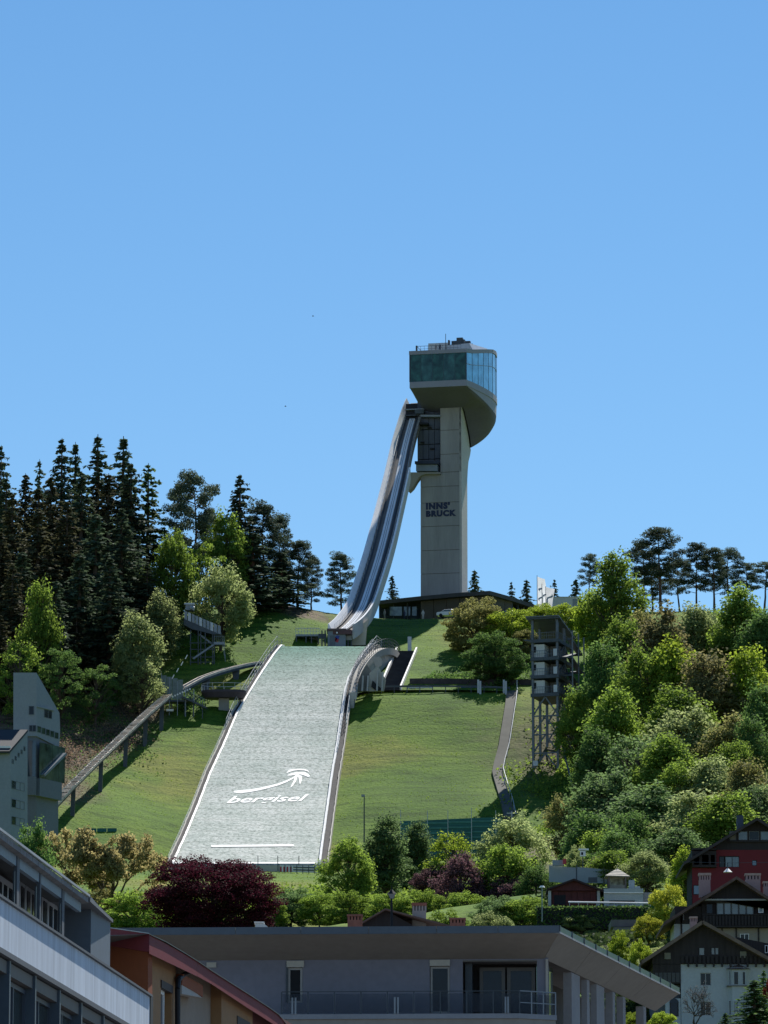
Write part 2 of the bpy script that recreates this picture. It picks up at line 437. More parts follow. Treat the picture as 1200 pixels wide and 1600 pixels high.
# the surface runs on over the crest of the knoll, out of sight
cr = [(838.5, 135.7), (842, 135.6), (846, 135.0), (850, 134.4)]
Lc = [Vector((Lp[0].x + (y - 836) * .11, y, z)) for y, z in cr][::-1]
Rc = [Vector((Rp[0].x + (y - 836) * .13, y, z)) for y, z in cr][::-1]
LL = Lc + Lp; RR = Rc + Rp
def land(s, t):
    """point of the matting: s 0..1 across, t 0..1 down the 111 visible rows"""
    k = min(max(t * 110, 0), 109.999); i = int(k); f = k - i
    a = Lp[i].lerp(Lp[i+1], f); b = Rp[i].lerp(Rp[i+1], f)
    return a.lerp(b, s)
def land_px(px, py, up=.08):
    t = (py - 1010) / 342.0; s = (px - LX(py)) / (RX(py) - LX(py))
    p = land(s, t); return Vector((p.x, p.y - up * .5, p.z + up * .87))
slope = thing('landing_slope', 'long pale green ski jump landing slope running down the hillside with white lettering', 'ski slope', land(.5, 1.0))
mb = MB(); NS = 40
rng = random.Random(5)
mb.grid([[L.lerp(Rr, j / NS) + Vector((0, 0, rng.uniform(-.015, .015))) for j in range(NS + 1)] for L, Rr in zip(LL, RR)])
surf = mb.build('mat_surface', MATTING, slope, smooth=True)
fr = []
for v in surf.data.vertices:
    z = v.co.z + ORIG[slope.name].z
    fr.append(min(max((z - 122) / 13.0, 0), 1) ** 1.3)
a = surf.data.attributes.new('fresh', 'FLOAT', 'POINT'); a.data.foreach_set('value', fr)

def strip(path, side, prof, name, m, parent, kind=None, every=1, jit=0):
    """sweep a profile of (outward, up) offsets along a path"""
    secs = []
    for k in range(0, len(path), every):
        p = path[k]; q = path[min(k + every, len(path) - 1)]; o_ = path[max(k - every, 0)]
        t = (q - o_); t.z = 0; t.normalize()
        out = Vector((-t.y, t.x, 0)) * side
        j = rng.uniform(-jit, jit)
        secs.append([p + out * (a + j) + Vector((0, 0, b)) for a, b in prof])
    b = MB(); b.sweep(secs); return b.build(name, m, parent, kind=kind)
# side walls, walkway, boards.  path runs from the crest down towards the observer
# the path heads towards -Y, so the outward normal is (-t.y, t.x): for t=(0,-1) -> (1,0) = observer's right
DIRT = mat('walkway_mat', (.042, .042, .045), .9, .25, .5, .05, 2)
BOARD = mat('white_board', (.74, .74, .72), .5, .08, .8)
strip(RR, 1, [(0,-3.0),(0,.55),(.35,.6),(.40,-3.0)], 'side_board', BOARD, slope, jit=.03)
strip(RR, 1, [(.42,-3.2),(.42,.0),(1.25,.0),(1.25,-3.2)], 'walkway', DIRT, slope)
strip(RR, 1, [(1.27,-3.4),(1.27,.35),(1.44,.35),(1.44,-3.4)], 'side_wall', CONC_L, slope, jit=.04)
strip(LL, -1, [(0,-2.4),(0,.30),(.30,.35),(.30,-2.4)], 'side_board', BOARD, slope, jit=.03)
strip(LL, -1, [(.32,-2.6),(.32,.0),(.86,.0),(.86,-2.6)], 'walkway', DIRT, slope)
strip(LL, -1, [(.88,-2.8),(.88,.40),(1.06,.40),(1.06,-2.8)], 'side_wall', CONC_L, slope, jit=.04)
def railing(path, side, off, name, parent, h=1.1, every=3, m=STEEL_L, r=.035, rails=(1.0, .55), i0=0, i1=None):
    b = MB(); pts = []
    i1 = len(path) if i1 is None else i1
    for k in range(i0, i1, every):
        p = path[k]; q = path[min(k + 1, len(path) - 1)]; o_ = path[max(k - 1, 0)]
        t = (q - o_); t.z = 0; t.normalize(); out = Vector((-t.y, t.x, 0)) * side
        pts.append(p + out * off)
    for p in pts: b.tube(p + Vector((0,0,.1)), p + Vector((0,0,h)), r, sides=4)
    for a_, c_ in zip(pts, pts[1:]):
        for rr in rails: b.tube(a_ + Vector((0,0,h*rr)), c_ + Vector((0,0,h*rr)), r*.8, sides=4)
    return b.build(name, m, parent, kind='stuff')
railing(RR, 1, 1.3, 'railing', slope, h=1.9, every=2, i1=48, r=.05)
railing(RR, 1, .5, 'railing', slope, h=1.3, every=2, i1=60, r=.04)
railing(LL, -1, .9, 'railing', slope, h=1.9, every=2, i1=48, r=.05)
railing(LL, -1, 1.1, 'railing', slope, h=.9, every=3, i0=40, r=.04)
# white line across the slope near its foot
PAINT = mat('white_line', (.74, .76, .74), .5, .03, 2)
b = MB(); seg = 24
for (x0, x1, y0, y1, th) in [(330, 459, 1322.5, 1321.5, 1.5)]:
    top = []; bot = []
    for i in range(seg + 1):
        f = i / seg; X = x0 + (x1 - x0) * f; Yp = y0 + (y1 - y0) * f
        top.append(land_px(X, Yp - th)); bot.append(land_px(X, Yp + th))
    b.grid([top, bot])
b.build('line_marking', PAINT, slope)
b = MB(); b.grid([[land_px(272 + i*7.6, 1347.6) for i in range(30)], [land_px(272 + i*7.6, 1350) for i in range(30)]]); b.build('edge_line', PAINT, slope)

def text_mesh(s, size=1.0, shear=0.0, bold=0.0, res=3, spacing=1.0):
    cu = bpy.data.curves.new('lettering', 'FONT'); cu.body = s; cu.size = size; cu.shear = shear; cu.offset = bold
    cu.resolution_u = res; cu.space_character = spacing
    o = bpy.data.objects.new('lettering_tmp', cu); COL.objects.link(o)
    bpy.context.view_layer.update()
    dg = bpy.context.evaluated_depsgraph_get()
    me = bpy.data.meshes.new_from_object(o.evaluated_get(dg))
    vs = [Vector(v.co) for v in me.vertices]; fs = [tuple(p.vertices) for p in me.polygons]
    bpy.data.objects.remove(o); bpy.data.meshes.remove(me)
    return vs, fs
# word on the slope
vs, fs = text_mesh('bergisel', 1.0, .45, .018)
x0 = min(v.x for v in vs); x1 = max(v.x for v in vs)
b = MB()
for v in vs:
    f = (v.x - x0) / (x1 - x0)
    X = 354 + 129 * f
    base = 1255.0 - 3.5 * f
    b.v.append(tuple(land_px(X, base - v.y * 14.5, .06)))
b.f = fs
b.build('slope_lettering', PAINT, slope)
# jumper emblem: a long swoosh, a rounded cap and two legs
def blade(pts, name='emblem_stroke'):
    b = MB(); top = []; bot = []
    for (X, Yp, w) in pts:
        top.append(land_px(X, Yp - w*.8, .06)); bot.append(land_px(X, Yp + w*.8, .06))
    b.grid([top, bot]); b.build(name, PAINT, slope)
blade([(365,1237.5,1.6),(375,1237.5,3.0),(390,1236,2.6),(405,1233.5,2.3),(420,1230,2.1),(435,1226,2.0),(447,1221.5,1.9),(458,1216,1.6),(463,1213,1.2)])
blade([(448,1208,.6),(452,1205,2.2),(458,1203.5,1.6),(466,1202.6,1.2),(475,1203,1.4),(481,1205,1.2),(483,1207,.5)])
blade([(449,1212,.6),(455,1210.5,2.2),(462,1209,2.4),(470,1208.5,2.5),(477,1210,3.4),(481,1212,3.0),(484,1213,1.0)])
b = MB()
for poly in ([(461,1212),(459,1220),(454,1230),(453.5,1231.5),(457,1229),(462,1222),(466,1211)], [(465,1211),(467,1218),(468,1225),(469,1226),(471,1221),(472,1213)]):
    b.poly([land_px(X, Yp, .08) for X, Yp in poly])
b.build('emblem_leg', PAINT, slope)
# foot of the slope: edge kerb, small barriers and posts
kerb = MB(); kerb.sweep([[land_px(262 + i*8.4, 1352) + Vector((0, d, z)) for d, z in ((.2,-2.5),(-.5,-2.5),(-.5,-.1),(.2,-.1))] for i in range(30)])
kerb.build('foot_kerb', CONC_L, slope)
for px, wh in ((292, 'alone near the outer edge'), (403, 'just past the copper beech'), (434, 'at the start of the white barrier'), (467, 'over the middle of the white barrier')):
    p = at(px, 1351, 733.5)
    b = MB(); b.tube((p.x, p.y, p.z - 1), (p.x, p.y, p.z + 1.4), .06)
    tag(b.build('slope_post', STEEL_D, None, origin=(p.x, p.y, p.z - .5)), 'thin dark post at the foot of the slope, ' + wh, 'post', 'posts along the foot of the slope')
f0 = at(436, 1362, 728); f1 = at(510, 1364, 728)
th_ = thing('crash_barrier', 'low white barrier with dark rails below the foot of the landing slope', 'barrier', f0)
b = MB(); b.hexa([f0, f1, f1+Vector((0,.3,0)), f0+Vector((0,.3,0))], [f0+Vector((0,0,1.0)), f1+Vector((0,0,1.0)), f1+Vector((0,.3,1.0)), f0+Vector((0,.3,1.0))]); b.build('barrier_panel', WHITE, th_)
b = MB()
for z in (.35, .75): b.bar(f0.lerp(f1,.3)+Vector((0,-.1,z)), f1+Vector((0,-.1,z)), .08, .16)
for i in range(9):
    q = f0.lerp(f1, i/8); b.bar(q+Vector((0,-.12,-.6)), q+Vector((0,-.12,1.1)), .1, .1)
b.build('barrier_rail', STEEL_D, th_)
RED = mat('red_paint', (.45, .03, .04), .5, .1)
b = MB()
for i in range(4):
    q0 = f0.lerp(f1, .02 + i*.07); q1 = f0.lerp(f1, .055 + i*.07)
    b.hexa([q0+Vector((0,-.04,.3)), q1+Vector((0,-.04,.3)), q1, q0], [q0+Vector((0,-.04,.8)), q1+Vector((0,-.04,.8)), q1+Vector((0,0,.8)), q0+Vector((0,0,.8))])
b.build('red_marking', RED, th_)

# ---- knoll flank: curved concrete side wall with the arched railing, stair beside it
kn = thing('knoll_wall', 'arched concrete wall with dark railing beside the crest of the landing slope', 'wall', at(590, 1078, 820))
def smooth_path(pts, n):
    """Catmull-Rom through (px,py,Y) triples"""
    P = [pts[0]] + list(pts) + [pts[-1]]; out = []
    segs = len(pts) - 1
    for i in range(n + 1):
        u = i / n * segs; k = min(int(u), segs - 1); f = u - k
        a, b_, c, d = P[k], P[k+1], P[k+2], P[k+3]
        out.append(tuple(.5 * ((2*b_[q]) + (-a[q]+c[q])*f + (2*a[q]-5*b_[q]+4*c[q]-d[q])*f*f + (-a[q]+3*b_[q]-3*c[q]+d[q])*f**3) for q in range(3)))
    return out
arch = [at(*p) for p in smooth_path([(553,1082,809),(557,1062,813),(563,1046,817),(572,1032,821),(584,1020,826),(598,1013.5,831),(610,1013.5,836),(619,1020,842),(623,1030,848)], 32)]
b = MB(); tops = []; bots = []
for p in arch:
    g = min(gz(p.x, p.y) - 1.0, p.z - 1)
    tops.append(p + Vector((0,0,-.9))); bots.append(Vector((p.x, p.y, g)))
b.sweep([[t_, t_ + Vector((-.6,.2,0)), Vector((q.x-.6, q.y+.2, q.z)), q] for t_, q in zip(tops, bots)])
b.build('flank_wall', CONC_L, kn)
b = MB(); b.sweep([[p+Vector((.45,-.1,-1.2)), p+Vector((.5,-.1,.05)), p+Vector((-.9,.3,.05)), p+Vector((-.9,.3,-1.2))] for p in arch]); b.build('coping', CONC_L, kn)
# parapet mesh on the arch
b = MB()
for i in range(0, 33, 1):
    p = arch[i]; b.tube(p + Vector((.3,-.1,0)), p + Vector((.3,-.1,1.7)), .05, sides=4); b.tube(p + Vector((-.7,.2,0)), p + Vector((-.7,.2,1.7)), .045, sides=4)
for i in range(32):
    for h in (.6, 1.15, 1.7):
        b.tube(arch[i]+Vector((.3,-.1,h)), arch[i+1]+Vector((.3,-.1,h)), .045, sides=4); b.tube(arch[i]+Vector((-.7,.2,h)), arch[i+1]+Vector((-.7,.2,h)), .045, sides=4)
b.build('railing', STEEL_D, kn, kind='stuff')
# deck behind the arch, joining the walkway
def wallpx(pts, Ya, depth, m, name, parent):
    """flat panel from pixel outline at ground distance Ya, given thickness away from the observer"""
    b = MB(); b.prism([at(x, y, Ya) for x, y in pts], (0, depth, 0)); return b.build(name, m, parent)
wallpx([(556,1080),(560,1062),(566,1048),(573,1038),(583,1052),(586,1080)], 811.5, 1.0, CONC_D, 'buttress', kn)
wallpx([(576,1080),(577,1052),(590,1040),(603,1062),(600,1080)], 811.0, .5, CONC_L, 'fan_panel', kn)
wallpx([(580,1073),(582,1063),(597,1077),(597,1079),(588,1079)], 810.6, .3, BLACK, 'opening', kn)
for x in (566, 574, 589, 597):
    a0 = at(x, 1080, 810.2); a1 = at(x + 1.5, 1056 if x < 585 else 1050, 811.0)
    b = MB(); b.bar(a0, a1, .28, .28); b.build('strut', CONC_L, kn)
b = MB(); pp = at(591, 1034, 817); b.prism([pp + Vector((math.cos(t)*.75, 0, math.sin(t)*.95)) for t in [i*math.pi/4 for i in range(8)]], (0, .5, 0)); b.build('round_lamp_niche', CONC_L, kn)

st = thing('concrete_stair', 'dark concrete stair with white side strings climbing behind the arched wall', 'stairs', at(612, 1078, 816))
sa, sb = at(607, 1079, 815.5), at(633, 1018, 846)
n = 36; b = MB()
for i in range(n):
    p = sa.lerp(sb, i/n); q = sa.lerp(sb, (i+1)/n)
    b.box(p.x-1.3, p.x+1.9, p.y, q.y+.05, p.z-3.0, q.z)
b.build('tread', DIRT, st, kind='stuff')
for off in (-1.5, 2.1):
    b = MB(); b.bar(sa+Vector((off,0,.45)), sb+Vector((off,0,.45)), .28, .75); b.build('side_string', BOARD, st)
b = MB(); pp = at(640, 1022, 846); b.box(pp.x-.35, pp.x+.35, pp.y, pp.y+.5, pp.z-3, pp.z+3.2)
tag(b.build('grey_pylon', STEEL_L, None, origin=pp), 'narrow grey upright slab beside the head of the concrete stair', 'pillar')

# ================================================================ inrun
U = Vector((math.cos(R(12)), -math.sin(R(12)), 0)); V = Vector((math.sin(R(12)), math.cos(R(12)), 0)); Z = Vector((0, 0, 1))
inr = thing('inrun_ramp', 'tall curved white and grey ski jump inrun sweeping down from the tower', 'ski jump ramp', at(545, 985, 848))
edge = smooth_path([(513,976,841),(526,964,845),(542,941,851),(556,902,860.5),(570,858,869),(586,798,880),(601,740,889.5),(613,689,897.5),(624,652,903),(632,630,906),(640,613,909)], 60)
E = [at(*p) for p in edge]
def inprof(prof, name, m, kind=None, i0=0, i1=61, smooth=False):
    secs = []
    for k in range(i0, i1):
        f = k / 60.0
        wf = 1.0 if f < .45 else 1.0 - (f - .45) * .42
        if f < .12: wf = 1.0 - (.12 - f) * .6
        secs.append([E[k] + U * (s_ * wf) + Z * (h_ - 1.15) for s_, h_ in prof])
    b = MB(); b.sweep(secs); return b.build(name, m, inr, kind=kind, smooth=smooth)
RAMPW = mat('ramp_white', (.88, .88, .88), .45, .06, .15, metal=0)
RAMPC = mat('ramp_concrete', (.46, .455, .44), .7, .1, .3)
TRACK = mat('track_plastic', (.74, .76, .78), .35, .08, .3)
TOPK = 50
inprof([(-.1,-1.3),(-.1,1.25),(.12,1.3),(.78,.05),(.78,-1.3)], 'left_parapet', RAMPW, i1=57)
FLOORM = mat('ramp_floor', (.15, .14, .135), .8, .12, .3)
inprof([(.80,-1.0),(.80,.0),(4.75,.0),(4.75,-1.0)], 'floor_slab', FLOORM, i1=TOPK)
inprof([(1.3,.02),(1.3,.4),(1.45,.4),(1.45,.02)], 'inner_rail', STEEL_D, i1=TOPK)
inprof([(2.15,.01),(2.20,.22),(3.45,.22),(3.50,.01)], 'ice_track', TRACK, i1=TOPK)
inprof([(2.65,.225),(2.65,.26),(2.72,.26),(2.72,.225)], 'track_groove', STEEL_D, i1=TOPK)
inprof([(3.0,.225),(3.0,.26),(3.07,.26),(3.07,.225)], 'track_groove', STEEL_D, i1=TOPK)
inprof([(3.8,.01),(3.8,.30),(3.98,.30),(3.98,.01)], 'cable_duct', STEEL_D, i1=TOPK)
inprof([(4.77,-1.2),(4.77,.95),(5.12,1.0),(5.22,-1.5),(4.95,-1.7)], 'right_girder', RAMPC, i1=38)
inprof([(4.78,1.02),(4.78,1.09),(5.14,1.12),(5.14,1.05)], 'girder_bright_edge', RAMPW, i1=38)  # white strip added to brighten the shaded ramp edge
inprof([(.3,-1.35),(.3,-1.8),(4.6,-1.8),(4.6,-1.05),(.3,-1.05)], 'underside', CONC)
# start house under the head: solid block in the dark colour of the hollow's shade, with steps and gate beams
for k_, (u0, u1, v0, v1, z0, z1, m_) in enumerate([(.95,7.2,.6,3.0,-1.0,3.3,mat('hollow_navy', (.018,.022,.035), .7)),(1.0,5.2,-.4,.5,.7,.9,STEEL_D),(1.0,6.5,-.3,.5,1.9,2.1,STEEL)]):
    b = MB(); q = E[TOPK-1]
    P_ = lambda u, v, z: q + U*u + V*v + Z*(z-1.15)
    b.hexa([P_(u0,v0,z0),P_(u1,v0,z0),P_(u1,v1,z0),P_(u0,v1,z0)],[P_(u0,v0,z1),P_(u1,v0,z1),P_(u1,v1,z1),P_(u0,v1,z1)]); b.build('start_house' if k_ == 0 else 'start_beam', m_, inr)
# railings down both sides of the lane
for s_ in (1.1, 4.6):
    b = MB(); pr = None
    for k in range(0, TOPK, 1):
        f = k/60; wf = 1.0 if f < .45 else 1.0 - (f-.45)*.42
        p = E[k] + U*(s_*wf) + Z*(-1.1)
        b.tube(p, p+Z*1.15, .035, sides=4)
        if pr is not None: b.tube(pr+Z*1.15, p+Z*1.15, .035, sides=4)
        pr = p
    b.build('handrail', STEEL_L, inr, kind='stuff')
# take-off table and the pier under the mouth of the ramp
tb = at(513, 980, 847)
b = MB(); e0 = E[0] + U*.2 - Z*1.2
b.hexa([e0 - V*1.0 - Z*.8, e0 + U*4.2 - V*1.0 - Z*.8, e0 + U*4.2 + V*1 - Z*.8, e0 + V*1 - Z*.8], [e0 - V*1.0, e0 + U*4.2 - V*1.0, e0 + U*4.2 + V*1, e0 + V*1])
b.build('take_off_edge', mat('takeoff_red', (.12,.06,.06), .7), inr)
b = MB()
ps = [(549,1008),(552,994),(556,984),(577,966),(573,980),(571,1008)]
b.prism([at(x, y, 843.5) for x, y in ps], (0, 2.2, 0)); b.build('curved_pier', mat('pier_concrete', (.50,.46,.38), .8, .08), inr)
hut = thing('start_hut', 'grey take-off building with small red and blue emblem under the ramp mouth', 'building', at(530, 1009, 840.80))
hb = at(512, 1012, 839.80); hc = at(540, 1012, 839.80)
b = MB(); b.box(hb.x, hc.x, 839.80, 843.80, 133.5, at(512, 986, 839.80).z); b.build('wall', mat('hut_grey', (.20,.23,.26), .7), hut)
b = MB(); b.box(hb.x-.15, hc.x+.15, 839.40, 843.80, at(512, 985.6, 839.80).z, at(512, 982.5, 839.80).z); b.build('roof_slab', mat('hut_roof', (.13,.09,.09), .8), hut)
for (x, y, c) in ((523, 999, RED), (527, 996, mat('logo_blue', (.03,.06,.30), .5)), (526, 1001, RED)):
    p = at(x, y, 839.76); b = MB(); b.prism([p+Vector((-.45,0,-.1)), p+Vector((.2,0,-.35)), p+Vector((.45,0,.25)), p+Vector((-.1,0,.4))], (0,.03,0)); b.build('emblem', c, hut)
p = at(526.5, 988.5, 839.40); b = MB(); b.tube(p, p+Vector((0,.25,0)), .16, sides=10); b.build('lamp_face', WHITE, hut)
p = at(520, 1010, 839.70); b = MB(); b.box(p.x-.5, p.x+.4, 839.73, 839.80, p.z-.5, at(520, 993, 839.80).z); b.build('door', mat('hut_door', (.13,.15,.17), .6), hut)
b = MB()
for x in (503, 508, 544, 549):
    p = at(x, 1010, 840.80); b.box(p.x-.12, p.x+.12, 840.80, 841.10, p.z-1.5, at(x, 985, 840.80).z)
b.box(at(500,1,840.80).x, at(512,1,840.80).x, 840.90, 841.80, at(505, 997, 840.80).z, at(505, 990, 840.80).z)
b.build('frame', STEEL_D, hut)
plat = thing('judging_platform', 'grey railed platform on posts beside the take-off building', 'platform', at(478, 1009, 845))
pz = at(478, 993, 845).z
b = MB(); x0_, x1_ = at(462, 993, 845).x, at(499, 993, 845).x
b.box(x0_, x1_, 843.5, 848, pz-.35, pz); b.build('deck', STEEL, plat)
for x in (x0_+.15, x0_+1.9, x1_-1.4, x1_-.15):
    b = MB(); b.box(x-.1, x+.1, 843.6, 843.8, 133.5, pz-.35); b.build('post', STEEL_D, plat)
b = MB()
for i in range(9):
    x = x0_ + (x1_-x0_)*i/8; b.box(x-.03, x+.03, 843.5, 843.56, pz, pz+1.1)
b.box(x0_, x1_, 843.5, 843.58, pz+1.05, pz+1.15); b.box(x0_, x1_, 843.5, 843.55, pz+.5, pz+.56)
b.build('railing', STEEL_L, plat)
b = MB(); b.box(x0_+2.4, x1_-.1, 845.5, 847.5, 133.4, pz-.36); b.build('store_box', CONC_D, plat)

# ================================================================ tower
TB = at(657, 945, 902); TB.z = 148
tower = thing('jump_tower', 'tall concrete ski jump tower carrying a glazed lookout head and dark place name letters', 'tower', TB)
def face_pt(px, py, P, Nn):
    d = ray(px, py); o_ = Vector((0, 0, EYE)); t = (P - o_).dot(Nn) / d.dot(Nn); return o_ + d * t
TP = at(657, 930, 902)                       # front face passes here, horizontal direction U, normal V
def tf(px, py, back=0.0): return face_pt(px, py, TP + V * back, V)
JOINTS = [990, 937-41, 860, 822, 785, 748, 737]
TOWC = mat('tower_concrete', (.305, .302, .30), .85, .18, .30, .03, 2, stretch=(1.4,1.4,.16))
DEPTH = 5.6
core = MB()
zt = tf(700, 640).z
def zrow(py): return tf(690, py).z
def column(pxl, pxr, z0, z1, name, gap=.05, inset=0.0):
    a0 = tf(pxl, 860); a1 = tf(pxr, 860)
    A = Vector((a0.x, a0.y, 0)) + V*inset; B = Vector((a1.x, a1.y, 0)) + V*inset
    b = MB()
    b.hexa([A+Z*(z0+gap), B+Z*(z0+gap), B+V*(DEPTH-inset*2)+Z*(z0+gap), A+V*(DEPTH-inset*2)+Z*(z0+gap)], [A+Z*(z1-gap), B+Z*(z1-gap), B+V*(DEPTH-inset*2)+Z*(z1-gap), A+V*(DEPTH-inset*2)+Z*(z1-gap)])
    return b
levels = [148, zrow(896), zrow(859.5), zrow(822), zrow(785), zrow(760), zrow(738)]
for z0, z1 in zip(levels, levels[1:]):
    column(657.3, 718, z0, z1, 'p').build('concrete_panel', TOWC, tower)
column(658, 717.6, 148, levels[-1]-.1, 'c', 0, .12).build('core', CONC_D, tower)
lv2 = [zrow(738), zrow(710), zrow(672.5), zrow(634)]
for z0, z1 in zip(lv2, lv2[1:]):
    column(688.5, 724.5 if z0 < 0 else 721, z0, z1, 'p').build('concrete_panel', TOWC, tower)
column(689.2, 720.4, zrow(738), zrow(634), 'c', 0, .12).build('core', CONC_D, tower)
# widening shoulder on the back edge, from the shaft out to the hull of the head
b = MB()
prof = [(718.1, 930), (718.1, 738), (721.1, 700), (721.1, 634), (727, 655), (739, 688), (737, 697), (731.5, 710), (729, 722), (728.5, 740), (729, 930)]
a0 = tf(718, 860)
sd = lambda px, py: None
pts = []
for px, py in prof:
    zz_ = tf(722, py).z
    if px < 722: pts.append((0.0 if px < 720 else .38, zz_))
    else: pts.append(((px - 718) / 8.05 / math.sin(R(12)) , zz_))
# side slab drawn in the plane of the side face (V, Z), .4 m thick
A = Vector((a0.x, a0.y, 0)) + U*.02
poly = [(0,148),(0,zrow(738)),(0,zrow(634)),(2.5,zrow(640)),(9.5,zrow(690)),(8.6,zrow(700)),(7.0,zrow(712)),(6.3,zrow(725)),(5.7,zrow(742)),(5.6,148)]
b.prism([A + V*v_ + Z*z_ for v_, z_ in poly], U*.45); b.build('side_face', mat('tower_side', (.46,.45,.43), .8, .08, .2), tower)  # paler than the front concrete: sunlight put into this face's colour
# recessed lift shaft between the ramp and the shaft of the tower
SHAFT = mat('shaft_cladding', (.07,.085,.12), .6, .18, .5)
b = MB(); a0 = tf(652, 700, 1.2); a1 = tf(688, 700, 1.2)
z0, z1 = zrow(738), zrow(622)
npan = 4
for i in range(npan):
    for j in range(5):
        A = a0.lerp(a1, (i+.04)/npan); B = a0.lerp(a1, (i+.96)/npan); q0 = z0+(z1-z0)*(j+.03)/5; q1 = z0+(z1-z0)*(j+.97)/5
        b2 = MB(); b2.hexa([Vector((A.x,A.y,q0)), Vector((B.x,B.y,q0)), Vector((B.x,B.y,q0))+V*.3, Vector((A.x,A.y,q0))+V*.3], [Vector((A.x,A.y,q1)), Vector((B.x,B.y,q1)), Vector((B.x,B.y,q1))+V*.3, Vector((A.x,A.y,q1))+V*.3])
        b2.build('shaft_panel', SHAFT, tower)
b = MB(); b.hexa([Vector((a0.x,a0.y,z0))+V*.31, Vector((a1.x,a1.y,z0))+V*.31, Vector((a1.x,a1.y,z0))+V*3, Vector((a0.x,a0.y,z0))+V*3], [Vector((a0.x,a0.y,z1))+V*.31, Vector((a1.x,a1.y,z1))+V*.31, Vector((a1.x,a1.y,z1))+V*3, Vector((a0.x,a0.y,z1))+V*3])
b.build('shaft_core', BLACK, tower)
# landing under the shaft with a dark canopy, and the bracket to the ramp
def tbox(x0, y0, x1, y1, f, bk, m, name, parent=None):
    """box whose front outline is x0..x1, y0..y1, from f metres in front of the tower face to bk behind it"""
    p = [tf(x0, y1, -f), tf(x1, y1, -f), tf(x1, y0, -f), tf(x0, y0, -f)]
    b = MB(); b.prism(p, V * (f + bk)); return b.build(name, m, parent or tower)
tbox(648, 720.5, 684, 724.5, 1.6, 1.5, mat('canopy_blue', (.02,.03,.06), .5), 'canopy')
tbox(650, 726, 683, 736, 1.0, 2.5, mat('landing_blue', (.20,.24,.30), .5), 'landing')
b = MB(); b.prism([tf(x, y, -.8) for x, y in [(641,738),(688,737.5),(688,740.5),(664,740.5),(656,744),(650,752),(644,762),(638,768)]], V*2.2); b.build('bracket', CONC, tower)
for (x, y) in ((657, 690), (672, 700), (668, 667)):
    tbox(x, y, x + 6, y + 2.4, -.9, 1.2, BLACK, 'vent_opening')
tbox(657, 648, 688, 651, .3, 1.2, STEEL, 'ledge'); tbox(655, 660, 668, 663, .8, 1.2, BLACK, 'ledge')
tbox(648, 640, 662, 646, .5, 1.5, STEEL_D, 'service_gantry')
# lettering
for body, (xa, xb), yb, yt in (("INNS'", (665.5, 703.0), 796.6, 785.6), ('BRUCK', (665.5, 713.0), 808.0, 797.9)):
    vs, fs = text_mesh(body, 1.0, 0, .074, spacing=1.18)
    lx0 = min(v.x for v in vs); lx1 = max(v.x for v in vs); ly1 = max(v.y for v in vs); ly0 = min(v.y for v in vs)
    b = MB()
    A = tf(xa, yb, -.06); B = tf(xb, yb, -.06); hgt = tf(xa, yt, -.06).z - A.z
    for v in vs:
        p = A.lerp(B, (v.x - lx0) / (lx1 - lx0)); b.v.append((p.x, p.y, A.z + hgt * (v.y - ly0) / (ly1 - ly0)))
    b.f = fs
    o = b.build('place_name_lettering', NAVY, tower)
# ---- lookout head
head = thing('lookout_head', 'glazed lookout restaurant cantilevered on top of the concrete tower', 'lookout', Vector((TP.x, TP.y, zrow(640))))
A0 = at(640.5, 597, 893)                           # glass foot, front corner beside the ramp
front_w = 11.05
def hp(u, v, z): 
    q = A0 + U*u + V*v; return Vector((q.x, q.y, z))
def z_at(py, P):                                     # height at plan point P that shows at pixel row py
    b_ = (800.0 - py)/F_PX; return EYE + P.y * (SP + b_*CP)/(CP - b_*SP)
zf = z_at(597, A0); 
# plan outline of the glazing: front, then the long side that bulges out towards the rear, round to the back
plan = [(0,0),(front_w*.2,0),(front_w*.4,0),(front_w*.6,0),(front_w*.8,0),(front_w,0)]
side = [(11.75,2.6),(12.4,5.3),(12.95,8.0),(13.4,10.7),(13.7,13.4),(13.75,16.2),(13.45,18.9),(12.6,21.4),(11.2,23.6)]
back = [(8.8,25),(6,25),(3.5,23.5),(1.4,20),(.4,14),(0,8),(0,4)]
loop = plan + side + back
def ztop(u, v): return zf + 5.35 + 1.5*max(0, min(1, v/13.0)) + 1.5*max(0, min(1, (v-2)/15.0))
GL_D = glass('glass_dark_green', (.018,.070,.058), .12, .8, .9, spec=.45)  # dark green mottling in the colour stands in for reflected trees
GL_B = glass('glass_sky', (.20,.42,.50), .06, .35, .5, metal=.55)
GL_E = glass('glass_dark_teal', (.030,.095,.090), .12, .7, .7, spec=.45)
n0 = len(plan); nS = n0 + len(side)
def pane_between(i, j, m, inset=.10):
    (u0, v0), (u1, v1) = loop[i], loop[j]
    a = hp(u0, v0, 0); c = hp(u1, v1, 0); d = (c - a).normalized(); L = (c-a).length
    nrm = Vector((d.y, -d.x, 0))
    a2 = a + d*inset*.5; c2 = c - d*inset*.5
    zt0, zt1 = ztop(u0, v0), ztop(u1, v1)
    b = MB(); q = [a2 + Z*zf, c2 + Z*zf, c2 + Z*(zt1), a2 + Z*(zt0)]
    b.prism(q, -nrm*.12); b.build('glass_pane', m, head)
    return a, c, zt0, zt1, nrm
for i in range(len(loop)):
    j = (i + 1) % len(loop)
    a, c, zt0, zt1, nrm = pane_between(i, j, (GL_D, GL_E)[i in (1, 3)] if i < 5 or i > nS else GL_B)
TEALM = mat('mullion_teal', (.05,.10,.12), .4, .1)
for i in range(len(loop)):
    u0, v0 = loop[i]; a = hp(u0, v0, 0); b = MB(); r = .05 if i not in (0, 5) else .13
    b.tube(a + Z*zf, a + Z*ztop(u0, v0), r, sides=6); b.build('mullion', STEEL_D if i in (0, 5) else TEALM, head)
